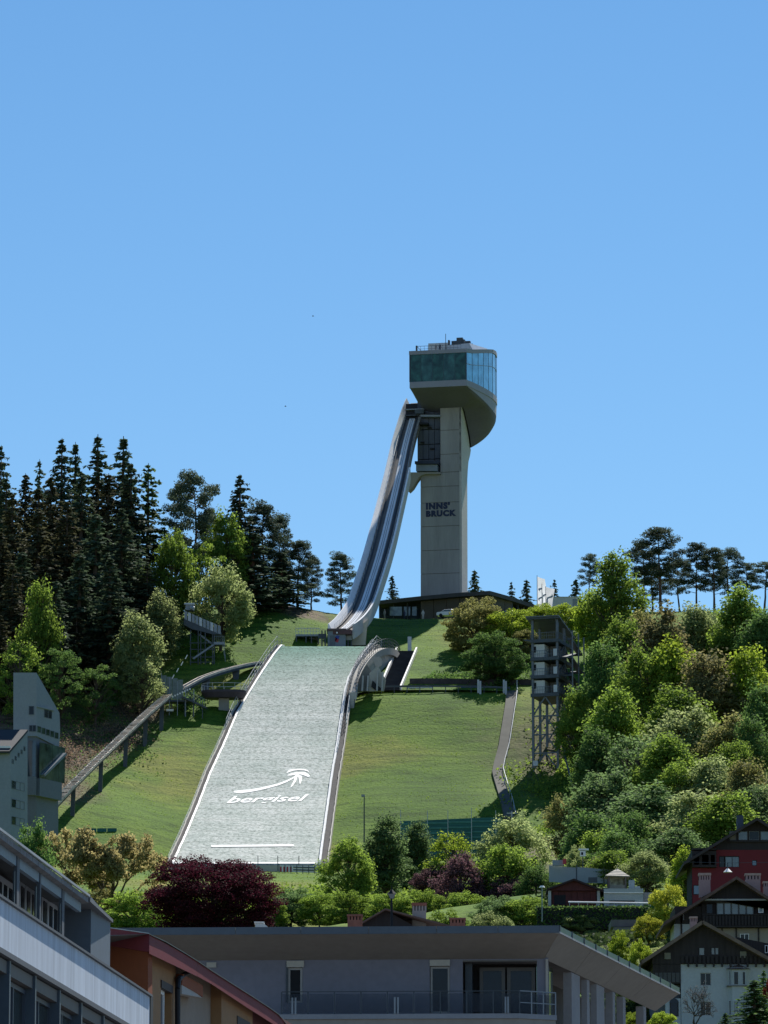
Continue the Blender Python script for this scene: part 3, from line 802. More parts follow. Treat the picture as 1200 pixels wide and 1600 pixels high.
# upper transom line on the long side
b = MB()
for i in range(5, nS):
    (u0, v0), (u1, v1) = loop[i], loop[(i+1) % len(loop)]
    b.bar(hp(u0+.03, v0, ztop(u0, v0)-1.7-.1*i), hp(u1+.03, v1, ztop(u1, v1)-1.7-.1*(i+1)), .08, .10)
b.build('transom', STEEL, head)
# interior: floor, back wall so the glass is not empty
b = MB(); b.prism([hp(u*.98+.1, v*.98+.15, zf+.01) for u, v in loop], Z*.12); b.build('floor', CONC_D, head)
b = MB(); b.box(0,1,0,1,0,1); b.v = [tuple(hp(3.2 + 5*x, 5 + 9*y, zf + .14 + 4.6*z)) for x, y, z in b.v]; b.build('inner_core', BLACK, head)
# slab under the glass
b = MB(); b.prism([hp(u, v, zf-.02) for u, v in [(-.05,-.1),(front_w+.1,-.1)] + [(u+.12, v) for u, v in side] + back], -Z*1.2)
slab_lo = zf - 1.22
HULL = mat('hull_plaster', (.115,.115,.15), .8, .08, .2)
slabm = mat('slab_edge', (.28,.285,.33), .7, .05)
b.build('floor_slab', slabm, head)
# hull: skin from slab edge to the neck of the tower
upper = [(-.0,0),(front_w*.5,-.05),(front_w,0)] + side + back[:5] + [(0,8),(0,4)]
cu, cv = None, None
q0 = tf(689, 640); q1 = tf(721, 640)
def plan_uv(p):
    d = p - A0; return d.dot(U), d.dot(V)
u0_, v0_ = plan_uv(q0); u1_, v1_ = plan_uv(q1)
rows = [[] for _ in range(7)]
import math as _m
cx_, cy_ = 6.2, 10.0
for (u, v) in upper:
    # matching point on the neck
    tu = min(max(u, u0_ + .05), u1_ + .3); tv = min(max(v, v0_ + .05), v0_ + 8.2)
    if v < v0_ + 1: lowz = z_at(638, q0)
    else: lowz = zrow(638) - (zrow(638) - zrow(688)) * min(1, (v - v0_ - 1) / 9.0)
    for k in range(7):
        f = k / 6.0
        uu = u + (tu - u) * (f ** 1.25); vv_ = v + (tv - v) * (f ** 1.25)
        drop = min(max((v-1)/9.0, 0), 1) * 2.9
        z0 = slab_lo
        zz_ = z0 + (lowz - z0) * (f ** (.75 if v > 3 else 1.0))
        rows[k].append(hp(uu, vv_, zz_))
# the skirt: outer edge drops below the slab towards the rear
skirt = []
for (u, v) in upper:
    drop = max(0, min(1, (v - .5) / 14.0)) * 2.3
    skirt.append(hp(u * (1 if v < 1 else .995), v, slab_lo - drop))
rows2 = [[hp(u, v, slab_lo) for (u, v) in upper], skirt]
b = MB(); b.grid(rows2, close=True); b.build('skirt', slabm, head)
low = rows[-1]
allr = []
for k in range(13):
    f = k / 12.0
    allr.append([Vector((s_.x + (l_.x - s_.x) * (f**g), s_.y + (l_.y - s_.y) * (f**g), s_.z + (l_.z - s_.z) * (f ** h))) for s_, l_, g, h in zip(skirt, low, [1.0 if v < 1 else 1.45 for u, v in upper], [1.0 if v < 1 else .72 for u, v in upper])])
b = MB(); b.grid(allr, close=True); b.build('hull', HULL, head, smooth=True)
# roof band, roof deck, upper terrace box, plant
roofo = [(u - .15 if i == 0 else u + (.15 if i < nS else 0), v - (.15 if v == 0 else 0)) for i, (u, v) in enumerate(loop)]
b = MB()
b.sweep([[hp(u, v, ztop(u, v)), hp(u, v, ztop(u, v)+.75), hp(u*.96+.25, v*.96+.4, ztop(u, v)+.75), hp(u*.96+.25, v*.96+.4, ztop(u, v))] for u, v in roofo[:nS+1]]); b.build('roof_band', slabm, head)
b = MB(); n = len(b.v); b.poly([hp(u*.97+.2, v*.97+.3, ztop(u, v)+.3) for u, v in loop]); b.build('roof_deck', CONC, head)
b = MB()
zr = ztop(0, 0) + .6
def hbox(u0, u1, v0, v1, z0, z1, m, name):
    b = MB(); b.hexa([hp(u0,v0,z0),hp(u1,v0,z0),hp(u1,v1,z0),hp(u0,v1,z0)],[hp(u0,v0,z1),hp(u1,v0,z1),hp(u1,v1,z1),hp(u0,v1,z1)]); return b.build(name, m, head)
hbox(2.4, 6.4, 6, 12, zr-.3, zr+2.9, STEEL_L, 'terrace_box')
RFL = mat('roof_metal', (.38,.42,.46), .4, .08, .5, metal=.3)
b = MB(); b.hexa([hp(6.2,5.5,zr-.3),hp(12.0,5.5,zr-.3),hp(13.3,19,zr-.3),hp(6.2,19,zr-.3)], [hp(6.4,5.6,zr+2.3),hp(10.6,5.6,zr+2.5),hp(12.2,16,zr+3.6),hp(6.4,16,zr+3.3)]); b.build('roof_light', RFL, head)
for (u, v, w, h) in ((6.3,6,.3,4.2),(6.9,6.5,1.0,4.1),(7.9,6.5,1.2,4.7),(8.9,6.5,.6,4.3),(9.3,8,1.0,4.3),(10.0,10,.4,4.2)):
    hbox(u, u+w, v, v+.9, zr+2.0, zr+h-.8, STEEL_D, 'roof_plant')
b = MB(); b.tube(hp(5.9,5.8,zr), hp(5.9,5.8,zr+4.6), .06); b.build('mast', STEEL_D, head)
b = MB()
for i in range(13):
    p = hp(1.3 + i*.72, .5, zr); b.tube(p, p+Z*1.15, .035, sides=4)
b.tube(hp(1.3,.5,zr+1.15), hp(9.95,.5,zr+1.15), .05, sides=4); b.tube(hp(1.3,.5,zr+.6), hp(9.95,.5,zr+.6), .035, sides=4)
b.tube(hp(1.3,.5,zr+1.15), hp(1.3,5,zr+1.15), .05, sides=4)
b.build('terrace_railing', STEEL_D, head)
b = MB(); b.tube(hp(1.2,.6,zr), hp(1.2,.6,zr+1.3), .18, sides=8); b.build('telescope', STEEL_D, head)
# two visitors on the terrace
def person(loc, h, top_m, leg_m, label, facing=0.0, arm=0.25):
    r = thing('person', label, 'person', loc)
    k = h / 1.75
    def V3(x, y, z): return Vector((x*k, y*k, z*k))
    b = MB()
    import bmesh
    pts = [(0,0,.95,.15,.10),(0,0,1.12,.135,.09),(0,0,1.30,.165,.10),(0,0,1.42,.15,.085),(0,0,1.48,.06,.055),(0,0,1.54,.055,.055)]
    secs = []
    for (x,y,z,rx,ry) in pts: secs.append([V3(x+rx*math.cos(t*math.pi/4), y+ry*math.sin(t*math.pi/4), z) for t in range(8)])
    b.sweep(secs)
    hd = []
    for z, rr in ((1.53,.05),(1.57,.085),(1.63,.1),(1.69,.095),(1.74,.06),(1.755,.02)): hd.append([V3(rr*.85*math.cos(t*math.pi/4), rr*math.sin(t*math.pi/4)-.01, z) for t in range(8)])
    b.sweep(hd)
    for s_ in (-1, 1):
        b.tube(V3(s_*.175,0,1.41), V3(s_*(.2+arm*.2),-.03,1.13), .05*k, .042*k); b.tube(V3(s_*(.2+arm*.2),-.03,1.13), V3(s_*(.18+arm*.3),-.12,.9), .042*k, .03*k)
        b.tube(V3(s_*.085,0,.98), V3(s_*.10,-.02,.5), .085*k, .06*k); b.tube(V3(s_*.10,-.02,.5), V3(s_*.11,.02,.06), .06*k, .04*k)
        b.tube(V3(s_*.11,.05,.04), V3(s_*.115,-.16,.03), .04*k, .035*k)
    b.v = [tuple(Vector(v) + loc) for v in b.v]
    o = b.build('body', top_m, r)
    r.rotation_euler.z = facing
    return r

# ================================================================ building at the foot of the tower
hall = thing('stadium_hall', 'low dark flat-roofed hall curving round the foot of the tower', 'building', Vector((14, 890, 149)))
zrf = at(765, 928, 890).z
rp = [at(575, 935, 1), None]
plan2 = [(592, 899), (657, 894), (718, 890), (765, 888), (800, 895), (855, 909), (862, 925)]
pl = [Vector(((px - 600)/F_PX*(Y*CP + zrf*SP), Y, 0)) for px, Y in plan2]
backp = [Vector((pl[-1].x, 935, 0)), Vector((pl[0].x, 935, 0))]
DARKR = mat('hall_roof', (.05,.05,.055), .7, .15, .4)
b = MB(); b.prism([p + Vector((0,-1.5,zrf-.75)) for p in pl] + [p + Z*(zrf-.75) for p in backp], Z*.75); b.build('roof', DARKR, hall)
HW = mat('hall_cladding', (.085,.075,.06), .8, .15, .5)
for i in range(len(pl)-1):
    a, c = pl[i], pl[i+1]; L = (c-a).length; n = max(1, int(L/2.4)); d = (c-a).normalized(); nr = Vector((d.y,-d.x,0))
    for k in range(n):
        p = a.lerp(c, (k+.02)/n); q = a.lerp(c, (k+.98)/n)
        open_ = i == 0 or i >= 4
        z0, z1 = 147.0, zrf-.76
        b = MB()
        if open_:
            w = d*.18
            b.hexa([p+Z*z0, p+w+Z*z0, p+w-nr*.3+Z*z0, p-nr*.3+Z*z0], [p+Z*z1, p+w+Z*z1, p+w-nr*.3+Z*z1, p-nr*.3+Z*z1]); b.build('column', STEEL_D, hall)
        else:
            b.hexa([p+Z*z0, q+Z*z0, q-nr*.2+Z*z0, p-nr*.2+Z*z0], [p+Z*z1, q+Z*z1, q-nr*.2+Z*z1, p-nr*.2+Z*z1]); b.build('cladding_panel', HW, hall)
b = MB()
for i in range(len(pl)-1): 
    a, c = pl[i]+Vector((0,3.0,0)), pl[i+1]+Vector((0,3.0,0))
    b.prism([a+Z*147, c+Z*147, c+Z*(zrf-.8), a+Z*(zrf-.8)], (0,.3,0))
b.build('inner_wall', glass('hall_glass', (.02,.03,.04), .12, .5, .5), hall)
def hbar(px0, px1, py, Y, h, m, name):
    pass
# dark, mottled window panes seen through the porch
b = MB()
for x0, x1 in ((609, 628), (631, 641), (644, 651)):
    b.prism([at(x0, 962, 896.0), at(x1, 962, 896.0), at(x1, 948, 896.0), at(x0, 948, 896.0)], (0, .1, 0))
b.build('window', glass('hall_window', (.10,.13,.13), .1, .6, 1.2), hall)
# parked cars on the forecourt
def car(name, label, loc, rz, paint, group=None):
    r = thing(name, label, 'car', loc, group)
    prof = [(-2.15,.35),(-2.2,.75),(-2.05,.95),(-1.35,1.02),(-.65,1.42),(.75,1.45),(1.6,1.05),(2.15,.98),(2.25,.6),(2.2,.35)]
    body = MB(); secs = []
    for y, k in ((-.85,.97),(-.80,1),(.80,1),(.85,.97)):
        secs.append([Vector((x, y, .3 + (z-.3)*k)) for x, z in prof])
    body.sweep(secs); body.v = [tuple(Vector(v)+loc) for v in body.v]; body.build('body', paint, r)
    gl = MB(); gm = glass('car_glass', (.02,.025,.03), .05, .3)
    for y in (-.86, .82): gl.prism([Vector((x,y,z))+loc for x, z in [(-1.2,1.02),(-.62,1.35),(.68,1.37),(1.3,1.05)]], (0,.04,0))
    gl.build('side_window', gm, r)
    ws = MB(); ws.prism([Vector((-1.36,-.7,1.04))+loc, Vector((-1.36,.7,1.04))+loc, Vector((-.68,.62,1.41))+loc, Vector((-.68,-.62,1.41))+loc], (-.03,0,.03)); ws.build('windscreen', gm, r)
    for x in (-1.35, 1.35):
        for y in (-.88, .7):
            w = MB(); w.tube(Vector((x,y,.33))+loc, Vector((x,y+.18,.33))+loc, .33, sides=12); w.build('wheel', BLACK, r)
    for y in (-.6, .6):
        w = MB(); w.tube(Vector((-2.2,y,.72))+loc, Vector((-2.1,y,.72))+loc, .1, sides=8); w.build('headlight', WHITE, r)
    r.rotation_euler.z = rz
    return r
def onhill(px, py, Y):
    p = at(px, py, Y); return Vector((p.x, p.y, gz(p.x, p.y)))
car('parked_car', 'white estate car parked on the grass brink before the dark hall', onhill(701, 966, 880.5) + Z*.35, R(-12), mat('car_white', (.75,.76,.78), .25, .03))
car('parked_car', 'silver car half hidden behind the bushes at the end of the hall', onhill(793, 960, 893) + Z*.5, R(20), mat('car_silver', (.35,.37,.40), .25, .03))
car('parked_car', 'dark red car beside the flagpoles at the end of the hall', onhill(816, 960, 899) + Z*.8, R(10), mat('car_red', (.10,.012,.018), .3, .03))
pcloth = [mat('cloth_navy', (.02,.03,.07), .8), mat('cloth_grey', (.25,.25,.27), .8), mat('cloth_white', (.6,.6,.58), .8), mat('cloth_red', (.3,.03,.03), .8)]
p = onhill(661, 962, 886); person(p + Z*.1, 1.8, pcloth[2], None, 'person in a pale top standing by the panelled wall of the hall')
p = onhill(632, 962, 887); person(p + Z*.1, 1.75, pcloth[0], None, 'person in dark clothes standing beneath the open porch of the hall', .5)
p = onhill(601, 966, 885); person(p + Z*.1, 1.7, pcloth[1], None, 'person in grey at the end of the porch close to the ramp', -.6)
p = hp(5.6, 1.6, zr); person(p, 1.75, pcloth[0], None, 'person in dark clothes on the roof terrace of the lookout', .4)
p = hp(4.9, 1.2, zr-.1); person(p, 1.7, pcloth[1], None, 'person in grey leaning at the roof terrace railing of the lookout', -.4)
# path, sponsor boards and low wall across the hillside
bench = [onhill(x, 1079, 814.5) for x in range(556, 806, 10)]
b = MB(); b.grid([[p+Vector((0,-.8,.10)), p+Vector((0,3.2,.12))] for p in bench]); 
o = b.build('terrace_path', mat('path_asphalt', (.07,.07,.072), .9, .2), None); o['kind'] = 'structure'
rl = thing('path_guardrail', 'long dark guardrail edging the terrace path across the grass', 'guardrail', bench[4])
b = MB()
for a, c in zip(bench, bench[1:]): b.bar(a+Vector((0,-.9,.75)), c+Vector((0,-.9,.75)), .1, .3)
b.build('rail', STEEL_D, rl)
for p in bench[::2]:
    b = MB(); b.bar(p+Vector((0,-.95,-.4)), p+Vector((0,-.95,.9)), .14, .14); b.build('post', STEEL_D, rl)
def mesh_box_px(x0, y0, x1, y1, Y, d, m, name, label=None, cat=None, parent=None, kind=None):
    b = MB(); b.prism([at(x0,y1,Y), at(x1,y1,Y), at(x1,y0,Y), at(x0,y0,Y)], (0, d, 0))
    o = b.build(name, m, parent, origin=None if parent else at((x0+x1)/2, y1, Y), kind=kind)
    if label: tag(o, label, cat)
    return o
w = thing('stone_wall', 'low wall of pale stone blocks set in the path bank', 'wall', at(656, 1082, 818))
for i in range(6):
    x = 636 + i*6.8; y = 1072.5 + rng.uniform(-.6,.6)
    mesh_box_px(x, y, x+6.3, 1083, 817, 1.2, mat('pale_stone', (.62,.60,.55), .8, .15), 'stone', parent=w)
bw = MB()
for i in range(14):
    x = 632 + i*10; p = onhill(x, 1070, 819.5); 
mesh_box_px(720, 1071, 750, 1079, 818, .2, mat('banner_blue', (.03,.07,.22), .6, .2), 'banner', 'blue sponsor banner hung along the terrace path', 'banner')
mesh_box_px(752, 1072, 776, 1080, 818, .2, mat('banner_grey', (.25,.28,.33), .6, .3), 'banner', 'greyish white banner between the two upright panels', 'banner')
for x, lb in ((749, 'pale upright board at the end of the blue banner'), (789, 'pale upright board at the head of the straight stair')):
    bd = thing('sign_board', lb, 'board', at(x, 1084, 813))
    mesh_box_px(x-3.2, 1062, x-.2, 1083, 813, .2, STEEL_L, 'panel', parent=bd); mesh_box_px(x, 1064, x+3, 1085, 812.6, .2, mat('board_white', (.5,.52,.55), .6), 'panel', parent=bd)
# dark retaining wall above the path
o = MB(); 
pts = [onhill(x, 1068, 820.5) for x in range(640, 834, 8)]
o.sweep([[p+Vector((0,0,-1)), p+Vector((0,0,1.0)), p+Vector((0,.6,1.0)), p+Vector((0,.6,-1))] for p in pts])
tag(o.build('retaining_wall', mat('dark_rubble', (.06,.05,.05), .9, .3, 1.0, .1, 2), None), 'dark low retaining wall at the back of the terrace path', 'retaining wall')
# long stair down the hillside
s2 = thing('hillside_stair', 'long grey stair bending down the grass beside the camera tower', 'stairs', ground(800, 1083))
path = [ground(x, y) for x, y in [(800,1085),(797,1110),(792,1140),(787,1170),(780,1195),(777,1212),(783,1232),(790,1255),(796,1281)]]
dense = []
for a, c in zip(path, path[1:]):
    for i in range(8): dense.append(a.lerp(c, i/8))
dense = [Vector((p.x, p.y, gz(p.x, p.y))) for p in dense] + [path[-1]]
STEPM = mat('stair_grey', (.105,.105,.09), .9, .15)
b = MB()
for a, c in zip(dense, dense[1:]):
    h = (a.z + .55)
    b.hexa([Vector((a.x-.85,a.y,a.z-1.2)), Vector((a.x+.85,a.y,a.z-1.2)), Vector((c.x+.85,c.y,c.z-1.2)), Vector((c.x-.85,c.y,c.z-1.2))], [Vector((a.x-.85,a.y,h)), Vector((a.x+.85,a.y,h)), Vector((c.x+.85,c.y,c.z+.52)), Vector((c.x-.85,c.y,c.z+.52))])
b.build('tread', STEPM, s2, kind='stuff')
b = MB()
for i in range(0, len(dense)-1, 4): p = dense[i]; b.tube(p+Vector((1,0,0)), p+Vector((1,0,1.2)), .05, sides=4)
for a, c in zip(dense[::2], dense[2::2]): b.tube(a+Vector((1,0,1.15)), c+Vector((1,0,1.15)), .06, sides=4)
b.build('handrail', STEEL_L, s2)
for (px, py0, py1) in ((808, 1090, 1058), (788, 1232, 1212)):
    p = ground(px, py0); b = MB(); b.tube(p, Vector((p.x, p.y, p.z+3.0 if px == 808 else p.z+1.8)), .08, sides=6)
    tag(b.build('stair_post', STEEL_L, None, origin=p), 'tall pale post at the head of the long hillside stair' if px == 808 else 'short pale post at the bend of the long hillside stair', 'post')
# ================================================================ vegetation
def cards(cent, nrm, size, rs, aspect=1.0, up=None):
    """one small quad per centre, facing roughly nrm"""
    n = len(cent)
    a = np.cross(nrm, rs.normal(size=(n, 3)) if up is None else up); a /= np.linalg.norm(a, axis=1, keepdims=True) + 1e-9
    b = np.cross(nrm, a); b /= np.linalg.norm(b, axis=1, keepdims=True) + 1e-9
    s = (size * rs.uniform(.6, 1.25, (n, 1)))
    a = a * s * .5; b = b * s * .5 * aspect
    v = np.stack([cent - a - b*.6, cent + a*.2 - b, cent + a + b*.5, cent - a*.3 + b], 1).reshape(-1, 3)
    f = np.arange(4 * n).reshape(-1, 4)
    return v, f
def rnd_dir(rs, n):
    d = rs.normal(size=(n, 3)); return d / np.linalg.norm(d, axis=1, keepdims=True)
PROTO = {}
def add_proto(key, trunk_mb, cv, cf):
    tm = bpy.data.meshes.new('trunk'); tm.from_pydata(trunk_mb.v, [], trunk_mb.f); tm.materials.append(BARK); tm.update()
    cm = np_mesh('crown', cv, cf, BARK)
    PROTO[key] = (tm, cm)
def proto_broad(key, seed, w=.34, hgt=.98, cz=.51, lobes=84, leaves=330, lr=(.045,.105), size=.020, flat=1.0, taper=0.0, low=0.0):
    """unit-height broadleaf tree: lobes of leaves spread through an uneven crown"""
    rs = np.random.RandomState(seed); tb = MB()
    V_ = []; 
    tilt = rs.uniform(-.03, .03, 2)
    tb.tube((0,0,-.04), (tilt[0], tilt[1], .30), .022, .017, 7); tb.tube((tilt[0], tilt[1], .30), (tilt[0]*1.5, tilt[1]*1.5, .82), .017, .005, 6)
    cs = []
    tries = 0
    while len(cs) < lobes and tries < 14000:
        tries += 1
        d = rnd_dir(rs, 1)[0]; r = rs.uniform(.25, 1.0) ** .45
        z = d[2] * r
        k = 1 - taper * max(z, 0) 
        c = np.array([d[0]*r*w*k, d[1]*r*w*k, cz + z*hgt*.5*.86])
        if c[2] < .12 + low: continue
        # uneven outline
        c[:2] *= 1 + .22*math.sin(3*math.atan2(d[1], d[0]) + seed) * rs.uniform(.3, 1)
        if cs and min(np.linalg.norm((c-q)*np.array([1,1,.8])) for q in cs) < (.040 if lobes > 60 else .055): continue
        cs.append(c)
    for c in cs:
        st_z = max(.16, c[2] - .12 - np.hypot(c[0], c[1]) * .7)
        root = Vector((tilt[0]*st_z*2, tilt[1]*st_z*2, st_z)); midp = Vector((c[0]*.45, c[1]*.45, (st_z + c[2]) / 2 - .01))
        if rs.rand() < .8:
            tb.tube(root, midp, .0085, .006, 4); tb.tube(midp, c, .006, .002, 3)
        r = rs.uniform(*lr); n = int(leaves * (r / .105) ** 1.6)
        d = rnd_dir(rs, n); d[:, 2] = np.where(d[:, 2] < -.2, d[:, 2] * .4, d[:, 2])
        rad = r * (rs.uniform(.45, 1.12, (n, 1)) ** .6 if taper < .2 else rs.uniform(.1, 1.45, (n, 1)) ** .8)
        sc = np.array([1.15, 1.15, .75 * flat]) if taper < .2 else np.array([.95, .95, 1.15])
        p = c + d * rad * sc
        nr = d * .8 + np.array([0, 0, .35]) + rs.normal(size=(n, 3)) * .55
        nr /= np.linalg.norm(nr, axis=1, keepdims=True)
        V_.append(cards(p, nr, size, rs)[0])
    v = np.concatenate(V_); f = np.arange(len(v)).reshape(-1, 4)
    zmax = np.percentile(v[:, 2], 99.7); v = v / zmax
    tb.v = [(x/zmax, y/zmax, z/zmax) for x, y, z in tb.v]
    add_proto(key, tb, v, f)
def proto_spruce(key, seed, w=.15, levels=44, start=.10, size=.021, gap=0.0, droop=.35):
    rs = np.random.RandomState(seed); tb = MB()
    tb.tube((0,0,-.03), (0,0,.55), .013, .008, 6); tb.tube((0,0,.55), (0,0,.995), .008, .0012, 5)
    P = []; N = []
    for i in range(levels):
        f = min(max((i + rs.uniform(-.3, .3)) / levels, 0.0), .995); z = start + (1 - start) * f ** .92
        L0 = rs.uniform(.68, 1.22) * w * (1 - f) ** .72 + .003
        nb = int(6 + 4 * (1 - f))
        for k in range(nb):
            if rs.rand() < gap: continue
            L = L0 * rs.uniform(.62, 1.18); an = rs.uniform(0, 2*math.pi); d = np.array([math.cos(an), math.sin(an), 0])
            m = max(5, int(26 * L / w))
            t = rs.uniform(.12, 1, m)
            zz = z + .03*t*(1-f)*0 - droop * L * t ** 1.2 + .12 * L * t ** 3
            p = d * (L * t)[:, None]; p[:, 2] = zz
            side = np.array([-d[1], d[0], 0]); p += side * (rs.uniform(-1, 1, m) * .13 * L * (1.1 - t))[:, None]
            p[:, 2] -= rs.uniform(0, .012, m)
            P.append(p)
            nn = rs.normal(size=(m, 3)) * .5 + np.array([0, 0, .7]) + d * .6; N.append(nn / np.linalg.norm(nn, axis=1, keepdims=True))
            if k % 2 == 0 and L > .03: tb.tube((0, 0, z), tuple(d * L * .8 + np.array([0, 0, z - droop * L * .75])), .0022, .001, 3)
    P = np.concatenate(P); N = np.concatenate(N)
    v, f = cards(P, N, size, rs, .62)
    # a slim leader
    add_proto(key, tb, v, f)
def proto_pine(key, seed, bare=.40, w=.20, limbs=26, size=.018, n=210, lean=0.0):
    rs = np.random.RandomState(seed); tb = MB()
    pts = [np.array([0, 0, -.03])]
    x = y = 0
    for i in range(1, 9):
        x += rs.uniform(-.012, .012) + lean/9; y += rs.uniform(-.012, .012); pts.append(np.array([x, y, i/8*.95]))
    for i in range(8): tb.tube(pts[i], pts[i+1], .016*(1-i/9.5), .016*(1-(i+1)/9.5), 6)
    def tr(z):
        k = min(int(z/.95*8), 7); f = z/.95*8 - k; return pts[k]*(1-f) + pts[k+1]*f
    V_ = []
    for i in range(limbs):
        z = bare + (.95 - bare) * (i / (limbs - 1)) ** .9; an = i * 2.4 + rs.uniform(-.5, .5)
        L = w * (1.0 - .62 * ((z - bare) / (1 - bare)) ** 2) * rs.uniform(.55, 1.15)
        if i < 3: L *= .8
        p0 = tr(z); d = np.array([math.cos(an), math.sin(an), rs.uniform(-.05, .35)])
        p1 = p0 + d * L * .6 + np.array([0,0,.01]); p2 = p0 + d * L + np.array([0, 0, .02])
        tb.tube(p0, p1, .005, .0035, 4); tb.tube(p1, p2, .0035, .0015, 3)
        for (c, r, m) in ((p2, .055, n), (p1 + rs.uniform(-.02,.02,3), .040, n//2), (p2 + rs.uniform(-.05,.05,3)*np.array([1,1,.4]), .038, n//2)):
            r *= rs.uniform(.75, 1.25); dd = rnd_dir(rs, m); p = c + dd * (r * rs.uniform(.2, 1, (m,1)) ** .5) * np.array([1.25, 1.25, .72])
            nr = dd * .5 + rs.normal(size=(m,3))*.5 + np.array([0,0,.6]); nr /= np.linalg.norm(nr, axis=1, keepdims=True)
            V_.append(cards(p, nr, size, rs, .5)[0])
    c = pts[-1]; m = n; dd = rnd_dir(rs, m); p = c + dd * (.06 * rs.uniform(.2, 1, (m,1)) ** .5) * np.array([1.2,1.2,.8])
    V_.append(cards(p, rnd_dir(rs, m), size, rs, .5)[0])
    v = np.concatenate(V_); zm = v[:, 2].max(); tb.v = [(a/zm, b_/zm, c_/zm) for a, b_, c_ in tb.v]; v = v / zm
    add_proto(key, tb, v, np.arange(len(v)).reshape(-1, 4))
def proto_open(key, seed, w=.42, size=.019, leafn=15, depth=6, spread=.50, first=.17):
    """branching tree whose limbs show through thin spring foliage"""
    rs = np.random.RandomState(seed); tb = MB(); tips = []
    def grow(p, d, L, r, lv):
        q = p + d * L
        bend = rs.normal(size=3) * .10; m = p + d * L * .5 + bend * L
        tb.tube(p, m, r, r * .85, 5 if lv < 2 else 3); tb.tube(m, q, r * .85, r * .66, 5 if lv < 2 else 3)
        if lv >= 3: tips.append((q, lv)); tips.append((m, lv))
        if lv >= depth: return
        for k in range(3 if lv < 2 else rs.randint(2, 4)):
            dd = d + rs.normal(size=3) * spread; dd[2] = dd[2] * .7 + .22; dd /= np.linalg.norm(dd)
            grow(q, dd, L * rs.uniform(.70, .92), r * .66, lv + 1)
    grow(np.array([0, 0, -.03]), np.array([.03, 0, 1.0]), first + .03, .024, 0)
    V_ = []
    for q, lv in tips:
        m = leafn; dd = rnd_dir(rs, m); p = q + dd * (.035 * rs.uniform(.2, 1, (m, 1)))
        V_.append(cards(p, rnd_dir(rs, m), size, rs)[0])
    v = np.concatenate(V_); zm = np.percentile(v[:, 2], 99.8)
    sx = w / np.percentile(np.abs(v[:, :2]), 97)
    S = np.array([sx, sx, 1 / zm]); v = v * S; tb.v = [(a*sx, b_*sx, c_/zm) for a, b_, c_ in tb.v]
    add_proto(key, tb, v, np.arange(len(v)).reshape(-1, 4))
proto_broad('round1', 11, taper=.3, w=.32); proto_broad('round2', 12, taper=.25, w=.34, cz=.50, lobes=92); proto_broad('round3', 13, taper=.35, w=.31, lobes=70, lr=(.05,.12))
proto_broad('oval1', 21, w=.25, hgt=.98, lobes=70, taper=.35); proto_broad('oval2', 22, w=.22, hgt=1.0, cz=.53, lobes=64, taper=.3)
proto_broad('tall1', 24, w=.23, hgt=1.02, cz=.52, lobes=84, taper=.5); proto_broad('tall2', 25, w=.26, hgt=1.02, cz=.52, lobes=88, taper=.4, leaves=260); proto_broad('tall3', 26, w=.20, hgt=1.02, cz=.53, lobes=80, taper=.55, leaves=280)
proto_broad('column', 23, w=.15, hgt=1.0, cz=.55, lobes=46, lr=(.06,.095), taper=.3, size=.020)
proto_broad('loose1', 31, w=.36, lobes=64, leaves=210, lr=(.04,.09), size=.021); proto_broad('loose2', 32, w=.30, lobes=66, leaves=200, lr=(.04,.08), size=.021, taper=.3)
proto_broad('dense', 41, w=.56, hgt=1.08, cz=.47, lobes=280, leaves=290, lr=(.07,.115), size=.017, low=-.2)
proto_broad('bush1', 51, w=.55, hgt=1.1, cz=.46, lobes=110, leaves=240, lr=(.07,.13), size=.026, low=-.1)
proto_broad('bush2', 52, w=.48, hgt=1.1, cz=.46, lobes=95, leaves=220, lr=(.06,.13), size=.026, low=-.1)
proto_spruce('spruce1', 61); proto_spruce('spruce2', 62, w=.15, levels=52); proto_spruce('spruce3', 63, w=.11, gap=.15, levels=40); proto_spruce('thin_spruce', 64, w=.12, gap=.35, levels=30, start=.35)
proto_spruce('larch', 65, w=.17, gap=.2, levels=34, droop=.1, size=.026)
proto_pine('pine1', 71); proto_pine('pine2', 72, bare=.30, w=.22, limbs=30); proto_pine('pine3', 73, bare=.48, w=.19, limbs=20, lean=.06); proto_pine('pine4', 74, bare=.18, w=.20, limbs=38)
proto_open('open1', 81, w=.55); proto_open('open2', 85, w=.50, leafn=12)
proto_open('bare', 87, w=.40, leafn=1, size=.012)

L_SPRUCE = leafmat('spruce_needles', (0.038,0.063,0.041), (0.095,0.135,0.077), 0.22)
L_SPRUCEB = leafmat('spruce_needles_brown', (.048,.054,.030), (.085,.088,.048), 0.22)
L_PINE = leafmat('pine_needles', (0.038,0.062,0.043), (0.088,0.116,0.073), 0.25)
L_LARCH = leafmat('larch_needles', (0.037,0.069,0.027), (0.069,0.106,0.037), 0.35)
L_GREEN = leafmat('leaf_green', (0.085,0.145,0.029), (0.170,0.257,0.050), 0.50)
L_BRIGHT = leafmat('leaf_fresh', (0.117,0.186,0.024), (0.207,0.275,0.044), 0.55)
L_PALE = leafmat('leaf_pale', (0.128,0.174,0.067), (0.242,0.287,0.128), 0.50)
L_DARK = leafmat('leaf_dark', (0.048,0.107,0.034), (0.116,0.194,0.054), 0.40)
L_TEAL = leafmat('leaf_bluegreen', (0.066,0.121,0.046), (0.127,0.193,0.077), 0.45)
L_BROWN = leafmat('leaf_brownish', (.120,.125,.050), (.195,.185,.085), 0.45)
L_OLIVE = leafmat('leaf_olive', (0.130,0.146,0.051), (0.225,0.225,0.085), 0.45)
L_PURPLE = leafmat('leaf_purple', (.030,.008,.012), (.085,.018,.026), 0.35)
